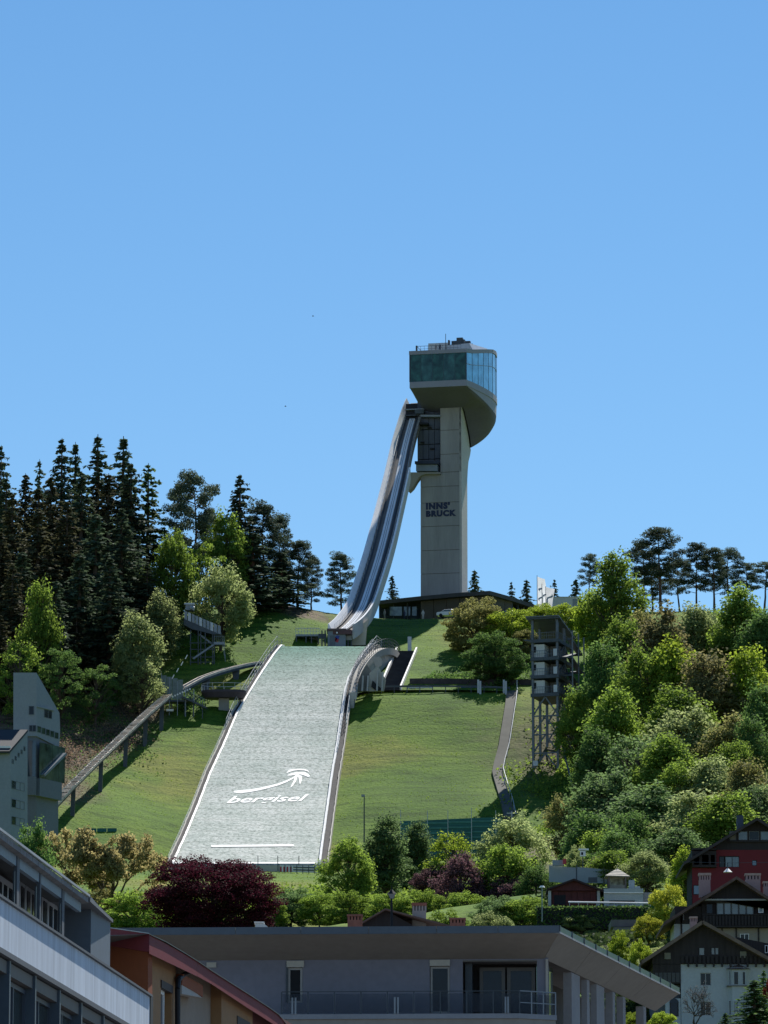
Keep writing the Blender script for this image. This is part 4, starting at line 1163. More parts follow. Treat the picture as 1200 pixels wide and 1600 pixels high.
L_MAUVE = leafmat('leaf_mauve', (0.069,0.037,0.044), (0.150,0.088,0.088), 0.35)
L_YELLOW = leafmat('leaf_yellow', (.20,.24,.035), (.33,.36,.06), 0.50)
L_BUD = leafmat('leaf_buds', (0.207,0.193,0.083), (0.343,0.309,0.138), 0.50)

tree_rng = random.Random(99)
def tree(proto, px, top, Y, wpx, leaf, label, group=None, name=None, cat='tree', bark=None, zbase=None):
    """a tree rooted on the hill at ground distance Y whose tip shows at (px, top) and whose crown is wpx wide in the photograph"""
    kind = proto.rstrip('1234')
    ratio = {'round': 1.6, 'oval': 2.2, 'column': 2.4, 'tall': 2.3, 'dense': .74, 'open': 1.05, 'loose': 1.6, 'bush': .85}.get(kind)
    if ratio and zbase is None:                    # step down the slope until the tree has its natural height
        for k in range(70):
            p = at(px, top, Y)
            if p.z - gz(p.x, Y) + .2 >= ratio * wpx * p.length / F_PX: break
            Y -= 1.0
    p = at(px, top, Y); g = gz(p.x, Y) - .2 if zbase is None else zbase
    h = max(p.z - g, 1.5)
    tm, cm = PROTO[proto]
    half = np.empty(len(cm.vertices) * 3, np.float32)
    key = proto + '_w'
    if key not in PROTO:
        cm.vertices.foreach_get('co', half); PROTO[key] = float(np.percentile(np.abs(half.reshape(-1, 3)[:, 0]), 97.5))
    wm = wpx * (Y * CP + p.z * SP) / F_PX
    if kind in ('spruce', 'larch', 'thin_spruce'): wm *= 1.5
    elif wpx > 40 and kind in ('round', 'loose', 'oval', 'tall'): wm *= 1.08
    sx = wm / (2 * PROTO[key])
    name = name or {'spruce': 'spruce_tree', 'pine': 'pine_tree', 'tall': 'broadleaf_tree', 'larch': 'larch_tree', 'bush': 'bush'}.get(proto.rstrip('1234').replace('thin_', ''), 'broadleaf_tree')
    r = bpy.data.objects.new(name, None); COL.objects.link(r)
    r.location = (p.x, Y, g); r.rotation_euler.z = tree_rng.choice([0, math.pi]) + tree_rng.uniform(-.35, .35); r.scale = (sx, sx, h)
    r['label'] = label; r['category'] = cat
    if group: r['group'] = group
    for me_, mt, nm in ((tm, bark or BARK, 'trunk'), (cm, leaf, 'crown')):
        o = bpy.data.objects.new(nm, me_); COL.objects.link(o); o.parent = r
        o.material_slots[0].link = 'OBJECT'; o.material_slots[0].material = mt
    return r
FOREST = 'conifers of the dark wood beside the landing slope'
# ---- the dark wood: skyline spruces first
for a in [
 ('spruce1', 2, 694, 868, 46, L_SPRUCE, 'tall spruce cut by the picture edge, pointed top clear of the dark wood'),
 ('spruce2', 40, 738, 862, 50, L_SPRUCEB, 'brownish spruce with blunt top next to the spruce at the picture edge'),
 ('thin_spruce', 62, 716, 880, 34, L_SPRUCE, 'thin spruce tip rising just above the blunt brownish spruce'),
 ('spruce1', 97, 683, 872, 56, L_SPRUCE, 'tall spruce, first of the close pair of points on the skyline'),
 ('spruce3', 118, 689, 876, 40, L_SPRUCE, 'tall narrow spruce, second of the close pair of points on the skyline'),
 ('spruce3', 153, 677, 870, 54, L_SPRUCE, 'highest spruce of the wood with ladder-like open branches at its tip'),
 ('spruce3', 193, 680, 866, 56, L_SPRUCE, 'open-topped spruce beside the leaning larch branch'),
 ('spruce2', 80, 742, 855, 56, L_SPRUCEB, 'broad brown-green spruce standing before the pair of points'),
 ('spruce2', 128, 735, 850, 60, L_SPRUCE, 'wide dark spruce filling the skyline gap below the highest tip'),
 ('spruce2', 170, 738, 852, 64, L_SPRUCEB, 'wide brown-green spruce below the open-topped spruce'),
 ('spruce1', 205, 722, 856, 62, L_SPRUCE, 'dense dark spruce under the leaning larch'),
 ('larch', 232, 722, 862, 60, L_LARCH, 'feathery green larch with one long leaning branch against the sky'),
 ('spruce1', 20, 770, 842, 60, L_SPRUCEB, 'brown spruce in the second rank near the picture edge'),
 ('spruce2', 60, 792, 836, 66, L_SPRUCEB, 'heavy brown spruce in the second rank, above the yellow-leaved maple'),
 ('spruce1', 105, 782, 834, 64, L_SPRUCEB, 'tall brown-tinged spruce in the second rank, standing over the grey tower house'),
 ('spruce2', 150, 800, 832, 70, L_SPRUCE, 'dark spruce in the second rank over the brushy bank'),
 ('spruce1', 190, 792, 838, 62, L_SPRUCE, 'dark spruce in the second rank beside the bright saplings'),
 ('spruce2', 125, 862, 818, 66, L_SPRUCE, 'front-rank spruce with skirts reaching the brushy bank'),
 ('spruce1', 172, 870, 815, 64, L_SPRUCE, 'front-rank spruce beside the pale willow-like tree'),
 ('spruce2', 88, 905, 806, 56, L_SPRUCE, 'short front-rank spruce just behind the grey tower house'),
 ('spruce1', 20, 880, 815, 52, L_SPRUCEB, 'shorter brown spruce behind the yellow-leaved maple'),
]: tree(*a, group=FOREST)
# pines and spruces along the top of the meadow
for a in [
 ('pine1', 303, 733, 858, 74, L_PINE, 'tall Scots pine with broad rounded crown and long bare trunk'),
 ('pine3', 272, 752, 866, 50, L_PINE, 'slimmer pine touching the broad rounded pine'),
 ('pine3', 322, 790, 872, 40, L_PINE, 'small pine whose top shows between the rounded pine and the pointed spruce'),
 ('spruce1', 375, 740, 862, 56, L_SPRUCE, 'pointed spruce standing alone on the skyline between two pines'),
 ('pine4', 412, 780, 866, 70, L_PINE, 'dark full-crowned pine beside the pointed spruce'),
 ('pine4', 436, 800, 872, 48, L_PINE, 'dark pine leaning against the full-crowned pine'),
 ('spruce2', 395, 830, 858, 66, L_SPRUCE, 'dark spruce mass filling under the full-crowned pine'),
 ('pine4', 466, 842, 872, 56, L_PINE, 'bushy pine at the end of the wood above the sandy bank'),
 ('pine4', 487, 868, 878, 36, L_PINE, 'small pine at the very edge of the wood above the sandy bank'),
 ('spruce2', 440, 862, 866, 52, L_SPRUCE, 'low dark spruce under the bushy pine'),
 ('pine4', 533, 861, 885, 50, L_PINE, 'lone pine in the gap between the wood and the ramp'),
 ('spruce2', 613, 898, 935, 26, L_SPRUCE, 'small spruce seen between the ramp and the tower'),
 ('spruce2', 741, 889, 960, 34, L_SPRUCE, 'spruce on the skyline just beyond the foot of the tower'),
 ('spruce1', 799, 908, 965, 22, L_SPRUCE, 'low spruce behind the hall roof'),
 ('spruce2', 822, 904, 968, 34, L_SPRUCE, 'bushy spruce behind the white flags'),
 ('spruce1', 866, 904, 965, 24, L_SPRUCE, 'small spruce between the flags and the white container'),
 ('spruce2', 900, 903, 960, 34, L_SPRUCE, 'small spruce rising behind the white container'),
]: tree(*a, group='conifers along the skyline', bark=BARK_P)
for a in [
 ('pine2', 1032, 822, 878, 84, L_PINE, 'tallest pine of the skyline row with wind-swept layered crown'),
 ('pine1', 1004, 846, 884, 46, L_PINE, 'pine standing close before the tallest layered pine'),
 ('pine2', 1086, 847, 882, 54, L_PINE, 'second pine from the tallest one in the skyline row'),
 ('pine2', 1116, 854, 880, 56, L_PINE, 'twin-trunked looking pine in the middle of the skyline row'),
 ('pine1', 1138, 856, 886, 48, L_PINE, 'pine with flat dark tiers behind the middle of the skyline row'),
 ('pine3', 1162, 876, 884, 42, L_PINE, 'low pine with separate leaf clumps in the skyline row'),
 ('pine3', 1192, 874, 880, 50, L_PINE, 'crooked pine with open crown near the picture edge'),
 ('pine1', 1060, 872, 892, 44, L_PINE, 'thin pine trunk in the gap beside the tallest pine'),
 ('pine3', 918, 862, 885, 34, L_PINE, 'dark pine leaning out beside the tall yellow-green linden'),
 ('pine2', 1020, 880, 894, 50, L_PINE, 'shaded pine behind the foot of the tallest pine'),
]: tree(*a, group='pines in a row on the skyline', bark=BARK_P)
# broadleaf trees in front of the dark wood
for a in [
 ('round1', 272, 832, 842, 74, L_GREEN, 'fresh green tree under the broad rounded pine'),
 ('oval1', 355, 800, 856, 60, L_GREEN, 'light green tree beside the pointed spruce'),
 ('round2', 345, 884, 842, 84, L_PALE, 'round pale green tree at the edge of the wood above the meadow'),
 ('loose1', 310, 850, 848, 70, L_GREEN, 'loose green tree between the bare pine trunk and the round pale one'),
 ('tall3', 252, 924, 828, 50, L_PALE, 'pale green tree overhanging the steel stair tower'),
 ('tall1', 212, 960, 818, 66, L_PALE, 'silvery green willow-like tree low at the edge of the wood'),
 ('tall2', 62, 910, 802, 58, L_GREEN, 'yellow-green maple in the middle of the dark wood'),
 ('loose2', 28, 1000, 792, 66, L_GREEN, 'green maple low behind the grey tower house'),
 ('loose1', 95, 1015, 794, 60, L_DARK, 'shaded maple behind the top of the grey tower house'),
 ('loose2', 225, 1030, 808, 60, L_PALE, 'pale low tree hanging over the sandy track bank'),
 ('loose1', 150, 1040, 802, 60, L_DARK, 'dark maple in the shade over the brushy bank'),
]: tree(*a)
for (px, top, Y, w) in [(45,960,806,60),(120,960,812,60),(180,950,816,56),(0,960,800,50),(160,905,826,60),(230,880,836,50),(75,850,826,60),(0,830,832,60),(215,840,846,50),(140,840,836,60),(35,860,824,60),(195,760,860,60),(60,762,858,60),(120,770,856,60),(10,745,862,56),(150,760,858,56)]:
    tree(('spruce1','spruce2')[px % 2], px, top, Y, w, (L_SPRUCE, L_SPRUCEB)[px % 3 == 0], 'dark spruce packed inside the wood with no outline of its own', group='spruces packed inside the dark wood')
# bushes on the meadow by the terrace path
for a in [
 ('bush1', 742, 934, 846, 92, L_OLIVE, 'bronze-green bush, nearest the tower of the pair on the meadow'),
 ('bush2', 800, 953, 842, 86, L_BRIGHT, 'fresh green bush, second of the pair on the meadow'),
 ('bush2', 822, 985, 836, 56, L_OLIVE, 'brownish bush tucked against the camera tower'),
 ('bush1', 775, 990, 838, 96, L_DARK, 'low dark bush in the shade between the pair on the meadow'),
 ('bush1', 840, 944, 868, 60, L_BRIGHT, 'yellow-green bush under the flags'),
 ('bush2', 883, 945, 866, 66, L_BRIGHT, 'yellow-green bush under the white container'),
]: tree(*a, cat='bush')
# wooded hillside beyond the camera tower
for a in [
 ('tall2', 960, 865, 858, 82, L_GREEN, 'tall yellow-green linden on the brow of the hill'),
 ('column', 923, 921, 846, 48, L_BRIGHT, 'narrow bright green tree before the tall linden'),
 ('oval1', 975, 966, 830, 66, L_GREEN, 'slender green tree with its stem showing below the linden'),
 ('tall3', 1035, 950, 856, 80, L_BROWN, 'brown-budded loose tree on the brow under the pines'),
 ('tall2', 1004, 955, 850, 60, L_OLIVE, 'olive tree beside the tall linden'),
 ('tall1', 1085, 946, 862, 66, L_PALE, 'pale green thin tree under the row of pines'),
 ('loose2', 1112, 950, 858, 62, L_TEAL, 'blue-green tree under the middle of the row of pines'),
 ('oval2', 1155, 918, 856, 84, L_GREEN, 'big weeping green tree near the picture edge below the pines'),
 ('tall1', 1196, 955, 838, 70, L_DARK, 'dark green tree cut by the picture edge below the pines'),
 ('tall2', 942, 1004, 812, 84, L_DARK, 'large dark green tree leaning against the camera tower'),
 ('oval1', 1012, 1010, 828, 92, L_GREEN, 'mid green tree in the upper part of the wooded slope'),
 ('tall3', 1056, 1000, 832, 88, L_BRIGHT, 'bright green rounded tree in the upper middle of the wooded slope'),
 ('tall2', 1104, 1022, 820, 108, L_BROWN, 'large bronze-brown tree in the middle of the wooded slope'),
 ('tall1', 1168, 1014, 820, 80, L_BRIGHT, 'fresh yellow-green tree towards the picture edge'),
 ('loose2', 1000, 1062, 806, 72, L_BRIGHT, 'yellow-green tree behind the pale drooping one'),
 ('oval2', 962, 1078, 800, 86, L_GREEN, 'light green drooping tree beside the large dark one'),
 ('tall1', 1055, 1075, 804, 96, L_GREEN, 'mid green tree in the centre of the wooded slope'),
 ('tall2', 1190, 1070, 800, 70, L_DARK, 'dark tree against the picture edge halfway down the wooded slope'),
 ('oval1', 1070, 1108, 786, 104, L_PALE, 'grey-green rounded tree under the bronze one'),
 ('tall3', 1140, 1120, 780, 78, L_OLIVE, 'olive budding tree low under the bronze one'),
 ('tall2', 1172, 1122, 772, 66, L_DARK, 'dark pointed tree beside the low olive budding one'),
 ('tall1', 930, 1140, 776, 70, L_DARK, 'dark green tree below the large one by the camera tower'),
 ('loose2', 990, 1148, 768, 104, L_TEAL, 'wide blue-green tree in the lower part of the wooded slope'),
 ('oval2', 1040, 1150, 762, 96, L_GREEN, 'yellowish green tree in the lower middle of the wooded slope'),
 ('tall1', 1112, 1186, 748, 76, L_PALE, 'pale rounded tree above the red chalet'),
 ('tall2', 1165, 1190, 736, 84, L_OLIVE, 'olive brown loose tree just over the red chalet roof'),
 ('oval1', 945, 1205, 722, 106, L_TEAL, 'big blue-green tree at the foot of the wooded slope near the grass'),
 ('tall3', 1012, 1228, 700, 116, L_TEAL, 'broad soft green tree in front of the wooded slope'),
 ('tall2', 1085, 1238, 684, 112, L_PALE, 'broad pale willow-like tree left of the red chalet'),
 ('tall1', 1140, 1240, 668, 96, L_GREEN, 'green tree rising behind the red chalet'),
 ('loose2', 1195, 1225, 690, 70, L_PALE, 'pale budding tree above the ridge of the red chalet'),
 ('larch', 1010, 1292, 640, 100, L_PINE, 'drooping grey-green conifer behind the shingled pavilion'),
 ('oval2', 1060, 1296, 640, 88, L_TEAL, 'shaded green tree behind the bright yellow shrub'),
 ('tall1', 920, 1270, 672, 80, L_DARK, 'dark tree behind the yellow hut'),
 ('tall2', 965, 1300, 640, 76, L_DARK, 'dark shaded tree above the shingled pavilion'),
 ('oval1', 880, 1245, 738, 52, L_OLIVE, 'thin olive tree at the foot of the camera tower'),
 ('tall3', 1072, 1325, 560, 46, L_BRIGHT, 'narrow fresh green tree against the wall of the red chalet'),
]: tree(*a)
for k, (px, top, Y, w) in enumerate([(900,1080,806,60),(1080,1040,812,70),(1180,960,838,60),(1150,1160,765,70),(960,1250,725,80),(1060,1190,742,80),(1180,1230,700,70),(985,1270,680,80),(930,1300,665,70),(1010,1330,620,70),(960,1330,625,60)]):
    tree(('tall2','round1','tall1','round3')[k % 4], px, top, Y, w, (L_GREEN, L_TEAL, L_DARK, L_GREEN, L_PALE)[k % 5], 'leafy tree merging into its neighbours on the dense wooded slope', group='trees merging into the dense wooded slope')
tree('bush1', 900, 1322, 575, 44, L_PALE, 'small pale green fruit tree above the grey garden wall')
tree('bush2', 1044, 1384, 505, 62, L_YELLOW, 'bright yellow-green shrub beside the dark brown chalet', cat='bush')
tree('bush2', 1012, 1432, 470, 46, L_YELLOW, 'lower part of yellow-green shrubbery over the dark terrace', cat='bush')
tree('bush2', 1000, 1472, 440, 42, L_BRIGHT, 'small fresh green bush under the eaves of the white chalet', cat='bush')
tree('bush1', 965, 1455, 452, 36, L_BRIGHT, 'bright green bush showing over the glass roof rail', cat='bush')
# foreground row in front of the slope
for a in [
 ('round1', 546, 1309, 700, 78, L_GREEN, 'green tree beside the white barrier below the slope'),
 ('column', 602, 1274, 690, 62, L_TEAL, 'tall soft blue-green birch before the grass, the wider of two'),
 ('column', 650, 1283, 706, 46, L_TEAL, 'slim soft blue-green birch before the green net'),
 ('loose2', 704, 1300, 690, 66, L_BRIGHT, 'bright lime-green tree in front of the green net'),
 ('round2', 806, 1275, 700, 104, L_PALE, 'large pale grey-green poplar at the corner of the green net'),
 ('round3', 790, 1322, 680, 84, L_GREEN, 'green tree under the large pale poplar'),
 ('round2', 840, 1350, 670, 60, L_DARK, 'dark shaded tree beside the large pale poplar'),
 ('round1', 722, 1334, 672, 74, L_MAUVE, 'dark mauve plum tree, the taller of the two beside the lime tree'),
 ('bush1', 676, 1352, 664, 66, L_MAUVE, 'mauve plum bush left of the taller plum tree'),
 ('bush1', 797, 1364, 640, 92, L_MAUVE, 'wide purple-grey plum bush under the pale poplar'),
 ('bush2', 620, 1340, 676, 70, L_TEAL, 'soft green bush between the two birches'),
 ('bush1', 585, 1355, 668, 60, L_DARK, 'dark bush at the foot of the wider birch'),
 ('bush2', 855, 1378, 650, 40, L_DARK, 'small dark bush beside the red-brown shed'),
]: tree(*a)
k = 0
for a in [(455,1388,625,74,L_TEAL,'bluish green bush next to the burgundy beech'), (500,1396,612,64,L_GREEN,'green bush second along from the burgundy beech'),
          (548,1394,605,76,L_GREEN,'rounded green bush before the brick chimney of the dark gable'), (610,1396,600,70,L_GREEN,'green bush behind the street lantern'),
          (668,1392,602,78,L_GREEN,'green bush behind the tall white chimney'), (728,1395,600,74,L_GREEN,'green bush behind the low brick chimney'),
          (772,1400,598,74,L_TEAL,'blue-green bush under the purple-grey plum'), (822,1402,590,76,L_GREEN,'light green bush at the centre of the flat roof edge'),
          (866,1420,575,66,L_PALE,'pale green bush below the red-brown shed'), (905,1428,560,66,L_PALE,'pale bush below the hedge'),
          (700,1424,520,76,L_GREEN,'green bush close behind the flat roof, beside the low brick chimney'), (765,1427,515,76,L_PALE,'pale green bush close behind the flat roof edge under the plum bush'), (944,1432,545,46,L_GREEN,'green leafy bush at the end of the hedge'), (425,1408,610,46,L_GREEN,'small green bush against the burgundy beech')]:
    tree(('bush1','bush2')[k % 2], a[0], a[1], a[2], a[3], a[4], a[5], group='light green bushes in a row above the flat roof', cat='bush'); k += 1
tree('dense', 334, 1342, 600, 184, L_PURPLE, 'large round burgundy copper beech in front of the landing slope')
tree('bush2', 268, 1400, 604, 56, L_PURPLE, 'small burgundy side bush beside the big copper beech', cat='bush')
tree('open1', 184, 1300, 600, 158, L_BUD, 'spreading yellow-budded oak with dark limbs, beside the copper beech', name='oak_tree')
tree('open2', 106, 1297, 610, 135, L_BUD, 'yellow-budded oak with thin upright limbs, beside the flat-roofed attic', name='oak_tree')
tree('bush1', 215, 1395, 640, 110, L_GREEN, 'green undergrowth bush behind the spreading oak', cat='bush')
tree('bush2', 150, 1390, 650, 90, L_OLIVE, 'olive undergrowth bush behind the upright oak', cat='bush')
tree('oval1', 50, 1287, 560, 62, L_DARK, 'glossy dark green tree over the corner of the old roof')
# brush on the bare bank: uncountable ground cover
rs = np.random.RandomState(8)
def scatter(name, spots, n, size, m, up=.5):
    P = []
    for (px, py, Y, rad) in spots:
        c = at(px, py, Y); th_q = rs.uniform(0, 6.2832, n); rr_q = rs.uniform(0, 1, n) ** .8 * rad * (1 + .3 * np.sin(th_q * 3 + rad)); q = np.stack([np.cos(th_q) * rr_q, np.sin(th_q) * rr_q], -1)
        x = c.x + q[:, 0]; y = c.y + q[:, 1]; z = gzs(x, y)
        P.append(np.stack([x, y, z + rs.uniform(0, up, n)], -1))
    P = np.concatenate(P); nr = rs.normal(size=P.shape) + np.array([0, -.4, .6]); nr /= np.linalg.norm(nr, axis=1, keepdims=True)
    v, f = cards(P, nr, size, rs)
    o = bpy.data.objects.new(name, np_mesh(name, v, f, m)); COL.objects.link(o); o['kind'] = 'stuff'
    o['label'] = 'brush and low growth on the bank'
    return o
scatter('brushwood', [(140,1160,789,7),(175,1140,794,7),(215,1095,806,6),(105,1195,779,7),(60,1215,766,10)], 1500, .26, leafmat('dry_brush', (0.125,0.094,0.062), (0.275,0.213,0.150), 0.30), 1.0)
scatter('undergrowth', [(150,1150,792,10),(290,1100,812,5),(20,1150,780,20),(690,1060,824,3),(725,1062,824,4),(780,1062,824,6)], 1300, .35, L_DARK, .8)
scatter('ground_cover', [(990,1140,775,18),(1100,1140,770,40),(945,1260,745,10),(1000,1300,650,30),(900,1380,620,16),(600,1400,650,26),(700,1400,650,26),(1130,1330,600,26),(925,1200,775,9),(300,1410,640,20)], 7000, .42, L_GREEN, 1.4)
scatter('shaded_ground_cover', [(800,1425,610,14),(860,1415,590,12),(740,1430,600,14),(960,1470,480,12),(1010,1500,440,10),(880,1440,540,10),(690,1425,620,12)], 5000, .40, leafmat('ground_leaf_dark', (.022,.040,.016), (.050,.080,.026), .3), 1.2)  # added to darken the bright lawn; shade is put into the leaf colour
# meadow tufts, larger grass clumps that catch the light
n = 34000
x = rs.uniform(-75, 42, n); y = rs.uniform(690, 885, n)
w_ = np.array([(x[i] + 75) for i in range(0)])
z = gzs(x, y)
P = np.stack([x, y, z + .05], -1); nr = rs.normal(size=P.shape) * .6 + np.array([0, -.5, .5]); nr /= np.linalg.norm(nr, axis=1, keepdims=True)
v, f = cards(P, nr, .20, rs, .6)
o = bpy.data.objects.new('meadow_grass', np_mesh('meadow_grass', v, f, leafmat('grass_blades', (0.090,0.170,0.018), (0.150,0.230,0.030), 0.45))); COL.objects.link(o); o['kind'] = 'stuff'
# ================================================================ facade helper
class Fac:
    """an upright wall plane through P running along d; positions measured in the photograph are laid onto it"""
    def __init__(s, P, d):
        s.P = Vector(P); s.d = Vector((d[0], d[1], 0)).normalized(); s.n = Vector((s.d.y, -s.d.x, 0))
        if s.n.y > 0 and abs(s.n.y) > .02: s.n = -s.n
    def p(s, px, py, out=0.0): return face_pt(px, py, s.P + s.n * out, s.n)
    def sz(s, px, py):
        q = s.p(px, py); return (q - s.P).dot(s.d), q.z
    def w(s, a, z, out=0.0):
        q = s.P + s.d * a + s.n * out; return Vector((q.x, q.y, z))
    def rect(s, x0, yt, x1, yb):
        a0, zt = s.sz(x0, yt); _, zb = s.sz(x0, yb); a1, _ = s.sz(x1, yt); return a0, a1, zb, zt
    def slab(s, mb, r, out=0.0, thick=.1):
        a0, a1, z0, z1 = r
        mb.prism([s.w(a0, z0, out), s.w(a1, z0, out), s.w(a1, z1, out), s.w(a0, z1, out)], -s.n * thick)
    def part(s, r, out, thick, m, name, parent, px=True):
        b = MB(); s.slab(b, s.rect(*r) if px else r, out, thick); return b.build(name, m, parent)
    def wall(s, r, holes, m, name, parent, depth=.3, px=True):
        """wall face with real openings and reveals"""
        R0 = s.rect(*r) if px else r; H = [s.rect(*h) if px else h for h in holes]
        a0, a1, z0, z1 = R0
        xs = sorted({a0, a1} | {v for h in H for v in h[:2] if a0 < v < a1}); zs = sorted({z0, z1} | {v for h in H for v in h[2:] if z0 < v < z1})
        b = MB()
        for i in range(len(xs)-1):
            for j in range(len(zs)-1):
                cx = (xs[i]+xs[i+1])/2; cz = (zs[j]+zs[j+1])/2
                if any(h[0] < cx < h[1] and h[2] < cz < h[3] for h in H): continue
                b.poly([s.w(xs[i], zs[j]), s.w(xs[i+1], zs[j]), s.w(xs[i+1], zs[j+1]), s.w(xs[i], zs[j+1])])
        for h in H:
            c = [(h[0],h[2]),(h[1],h[2]),(h[1],h[3]),(h[0],h[3])]
            for k in range(4):
                (u, v), (u2, v2) = c[k], c[(k+1)%4]; b.poly([s.w(u,v), s.w(u2,v2), s.w(u2,v2,-depth), s.w(u,v,-depth)])
        me = bpy.data.meshes.new(name); off = ORIG.get(parent.name) if parent else Vector((0,0,0))
        me.from_pydata([tuple(Vector(v)-off) for v in b.v], [], b.f); me.materials.append(m); me.update()
        o = bpy.data.objects.new(name, me); COL.objects.link(o); o.parent = parent; ORIG[o.name] = off
        return o
    def window(s, r, parent, gm, fm, nx=1, ny=1, out=-.12, bar=.07, px=True, name='window', label=None):
        a0, a1, z0, z1 = s.rect(*r) if px else r
        b = MB(); t = bar
        s.slab(b, (a0, a0+t, z0, z1), out, .08); s.slab(b, (a1-t, a1, z0, z1), out, .08); s.slab(b, (a0+t, a1-t, z1-t, z1), out, .08); s.slab(b, (a0+t, a1-t, z0, z0+t), out, .08)
        for i in range(1, nx):
            x = a0 + (a1-a0)*i/nx; s.slab(b, (x-t/2, x+t/2, z0+t, z1-t), out, .08)
        for j in range(1, ny):
            z = z0 + (z1-z0)*j/ny; s.slab(b, (a0+t, a1-t, z-t/2, z+t/2), out-.01, .06)
        o = b.build(name, fm, parent)
        if label: o['label'] = label
        for i in range(nx):
            g = MB(); s.slab(g, (a0+t + (a1-a0-2*t)*i/nx, a0+t + (a1-a0-2*t)*(i+1)/nx, z0+t, z1-t), out-.05-.002*i, .02); g.build('pane', gm, o)
        return o
G_DARK = glass('window_dark', (.015,.018,.025), .12, .4, .6, spec=.25)
G_NIGHT = glass('window_navy', (.012,.02,.04), .12, .3, .5, spec=.2)
G_GREEN = glass('window_green_reflection', (.06,.09,.07), .05, .7, .9, metal=.2)

# ================================================================ camera tower beside the stair
cu_ = Vector((math.cos(R(17)), -math.sin(R(17)), 0)); cv_ = Vector((math.sin(R(17)), math.cos(R(17)), 0))
CB = at(833.5, 1200, 783)
def cz(py): return at(852, py, 782).z
def ct(u, v, z): q = CB + cu_*u + cv_*v; return Vector((q.x, q.y, z))
TSTEEL = mat('tower_steel', (.12,.14,.165), .5, .15, 1.0, metal=.3)
cam_t = thing('camera_tower', 'tall steel lattice judges tower with white cabins on four floors', 'tower', CB)
W_T, D_T = 4.25, 9.0
def cbox(u0,u1,v0,v1,z0,z1,m,name,parent=cam_t):
    b = MB(); b.hexa([ct(u0,v0,z0),ct(u1,v0,z0),ct(u1,v1,z0),ct(u0,v1,z0)],[ct(u0,v0,z1),ct(u1,v0,z1),ct(u1,v1,z1),ct(u0,v1,z1)]); return b.build(name, m, parent)
floors = [cz(1083), cz(1054.5), cz(1026.5), cz(998.5)]
zroof = cz(965)
for u in (0, W_T):
    for v in (0, 4.5, D_T):
        q = ct(u, v, 0); g = gz(q.x, q.y) - .5
        cbox(u-.19, u+.19, v-.19, v+.19, g, zroof - v*.17 - .3, TSTEEL, 'leg')
for z in floors:
    cbox(-.3, W_T+.35, -.5, D_T, z-.55, z, STEEL_D, 'floor')
CABW = mat('cabin_white', (.55,.57,.56), .6, .06)
for i, z in enumerate(floors[:3]):
    cab = cbox(-.05, 2.0, .1, 7, z+.02, z+2.25, CABW, 'cabin')
    cbox(.15, .55, .04, .09, z+.9, z+1.9, BLACK, 'door', cab)
    cbox(2.3, W_T-.2, 2.5, 7, z+.02, z+2.2, CONC_D, 'rear_cabin')
for i, z in enumerate(floors):
    b = MB()
    n_ = 12
    for k in range(n_+1):
        p = ct(-.25 + (W_T+.5)*k/n_, -.48, z); b.tube(p, p+Z*1.1, .03, sides=4)
    b.tube(ct(-.25,-.48,z+1.1), ct(W_T+.3,-.48,z+1.1), .045, sides=4); b.tube(ct(-.25,-.48,z+.55), ct(W_T+.3,-.48,z+.55), .03, sides=4)
    for k in range(16):
        p = ct(W_T+.3, -.48 + 9*k/15, z); b.tube(p, p+Z*1.1, .03, sides=4)
    b.tube(ct(W_T+.3,-.48,z+1.1), ct(W_T+.3,D_T-.5,z+1.1), .045, sides=4)
    b.build('railing', TSTEEL, cam_t, kind='stuff')
    # pale banner boards at the corner
    if i < 3: cbox(W_T-.55, W_T+.1, -.56, -.50, z+.1, z+1.3, STEEL_L, 'corner_board')
b = MB(); b.hexa([ct(-.9,-1.2,zroof), ct(W_T+.6,-1.2,zroof), ct(W_T+.6,D_T+.6,zroof-2.2), ct(-.9,D_T+.6,zroof-2.2)], [ct(-.9,-1.2,zroof+.22), ct(W_T+.6,-1.2,zroof+.22), ct(W_T+.6,D_T+.6,zroof-1.98), ct(-.9,D_T+.6,zroof-1.98)])
b.build('roof', mat('tower_roof', (.10,.12,.13), .5, .15), cam_t)
b = MB()
for k in range(7):
    v = -.9 + k*1.5; b.bar(ct(-.8, v, zroof-.16-.21*(k*1.5)/1.5*.75), ct(W_T+.5, v, zroof-.16-.21*(k*1.5)/1.5*.75), .12, .25)
b.build('rafter', STEEL_D, cam_t, kind='stuff')
b = MB(); b.hexa([ct(-1.5,-.4,floors[3]-.1), ct(-.3,-.4,floors[3]-.3), ct(-.3,2,floors[3]-.3), ct(-1.5,2,floors[3]-.1)], [ct(-1.5,-.4,floors[3]+.1), ct(-.3,-.4,floors[3]), ct(-.3,2,floors[3]), ct(-1.5,2,floors[3]+.1)]); b.build('side_canopy', STEEL_D, cam_t)
hz = [cz(1083)-.55, cz(1118), cz(1147), cz(1176), cz(1204)]
def brace(p, q, m=TSTEEL, r=.13, name='brace'):
    b = MB(); b.bar(p, q, r*1.6, r*1.6); b.build(name, m, cam_t)
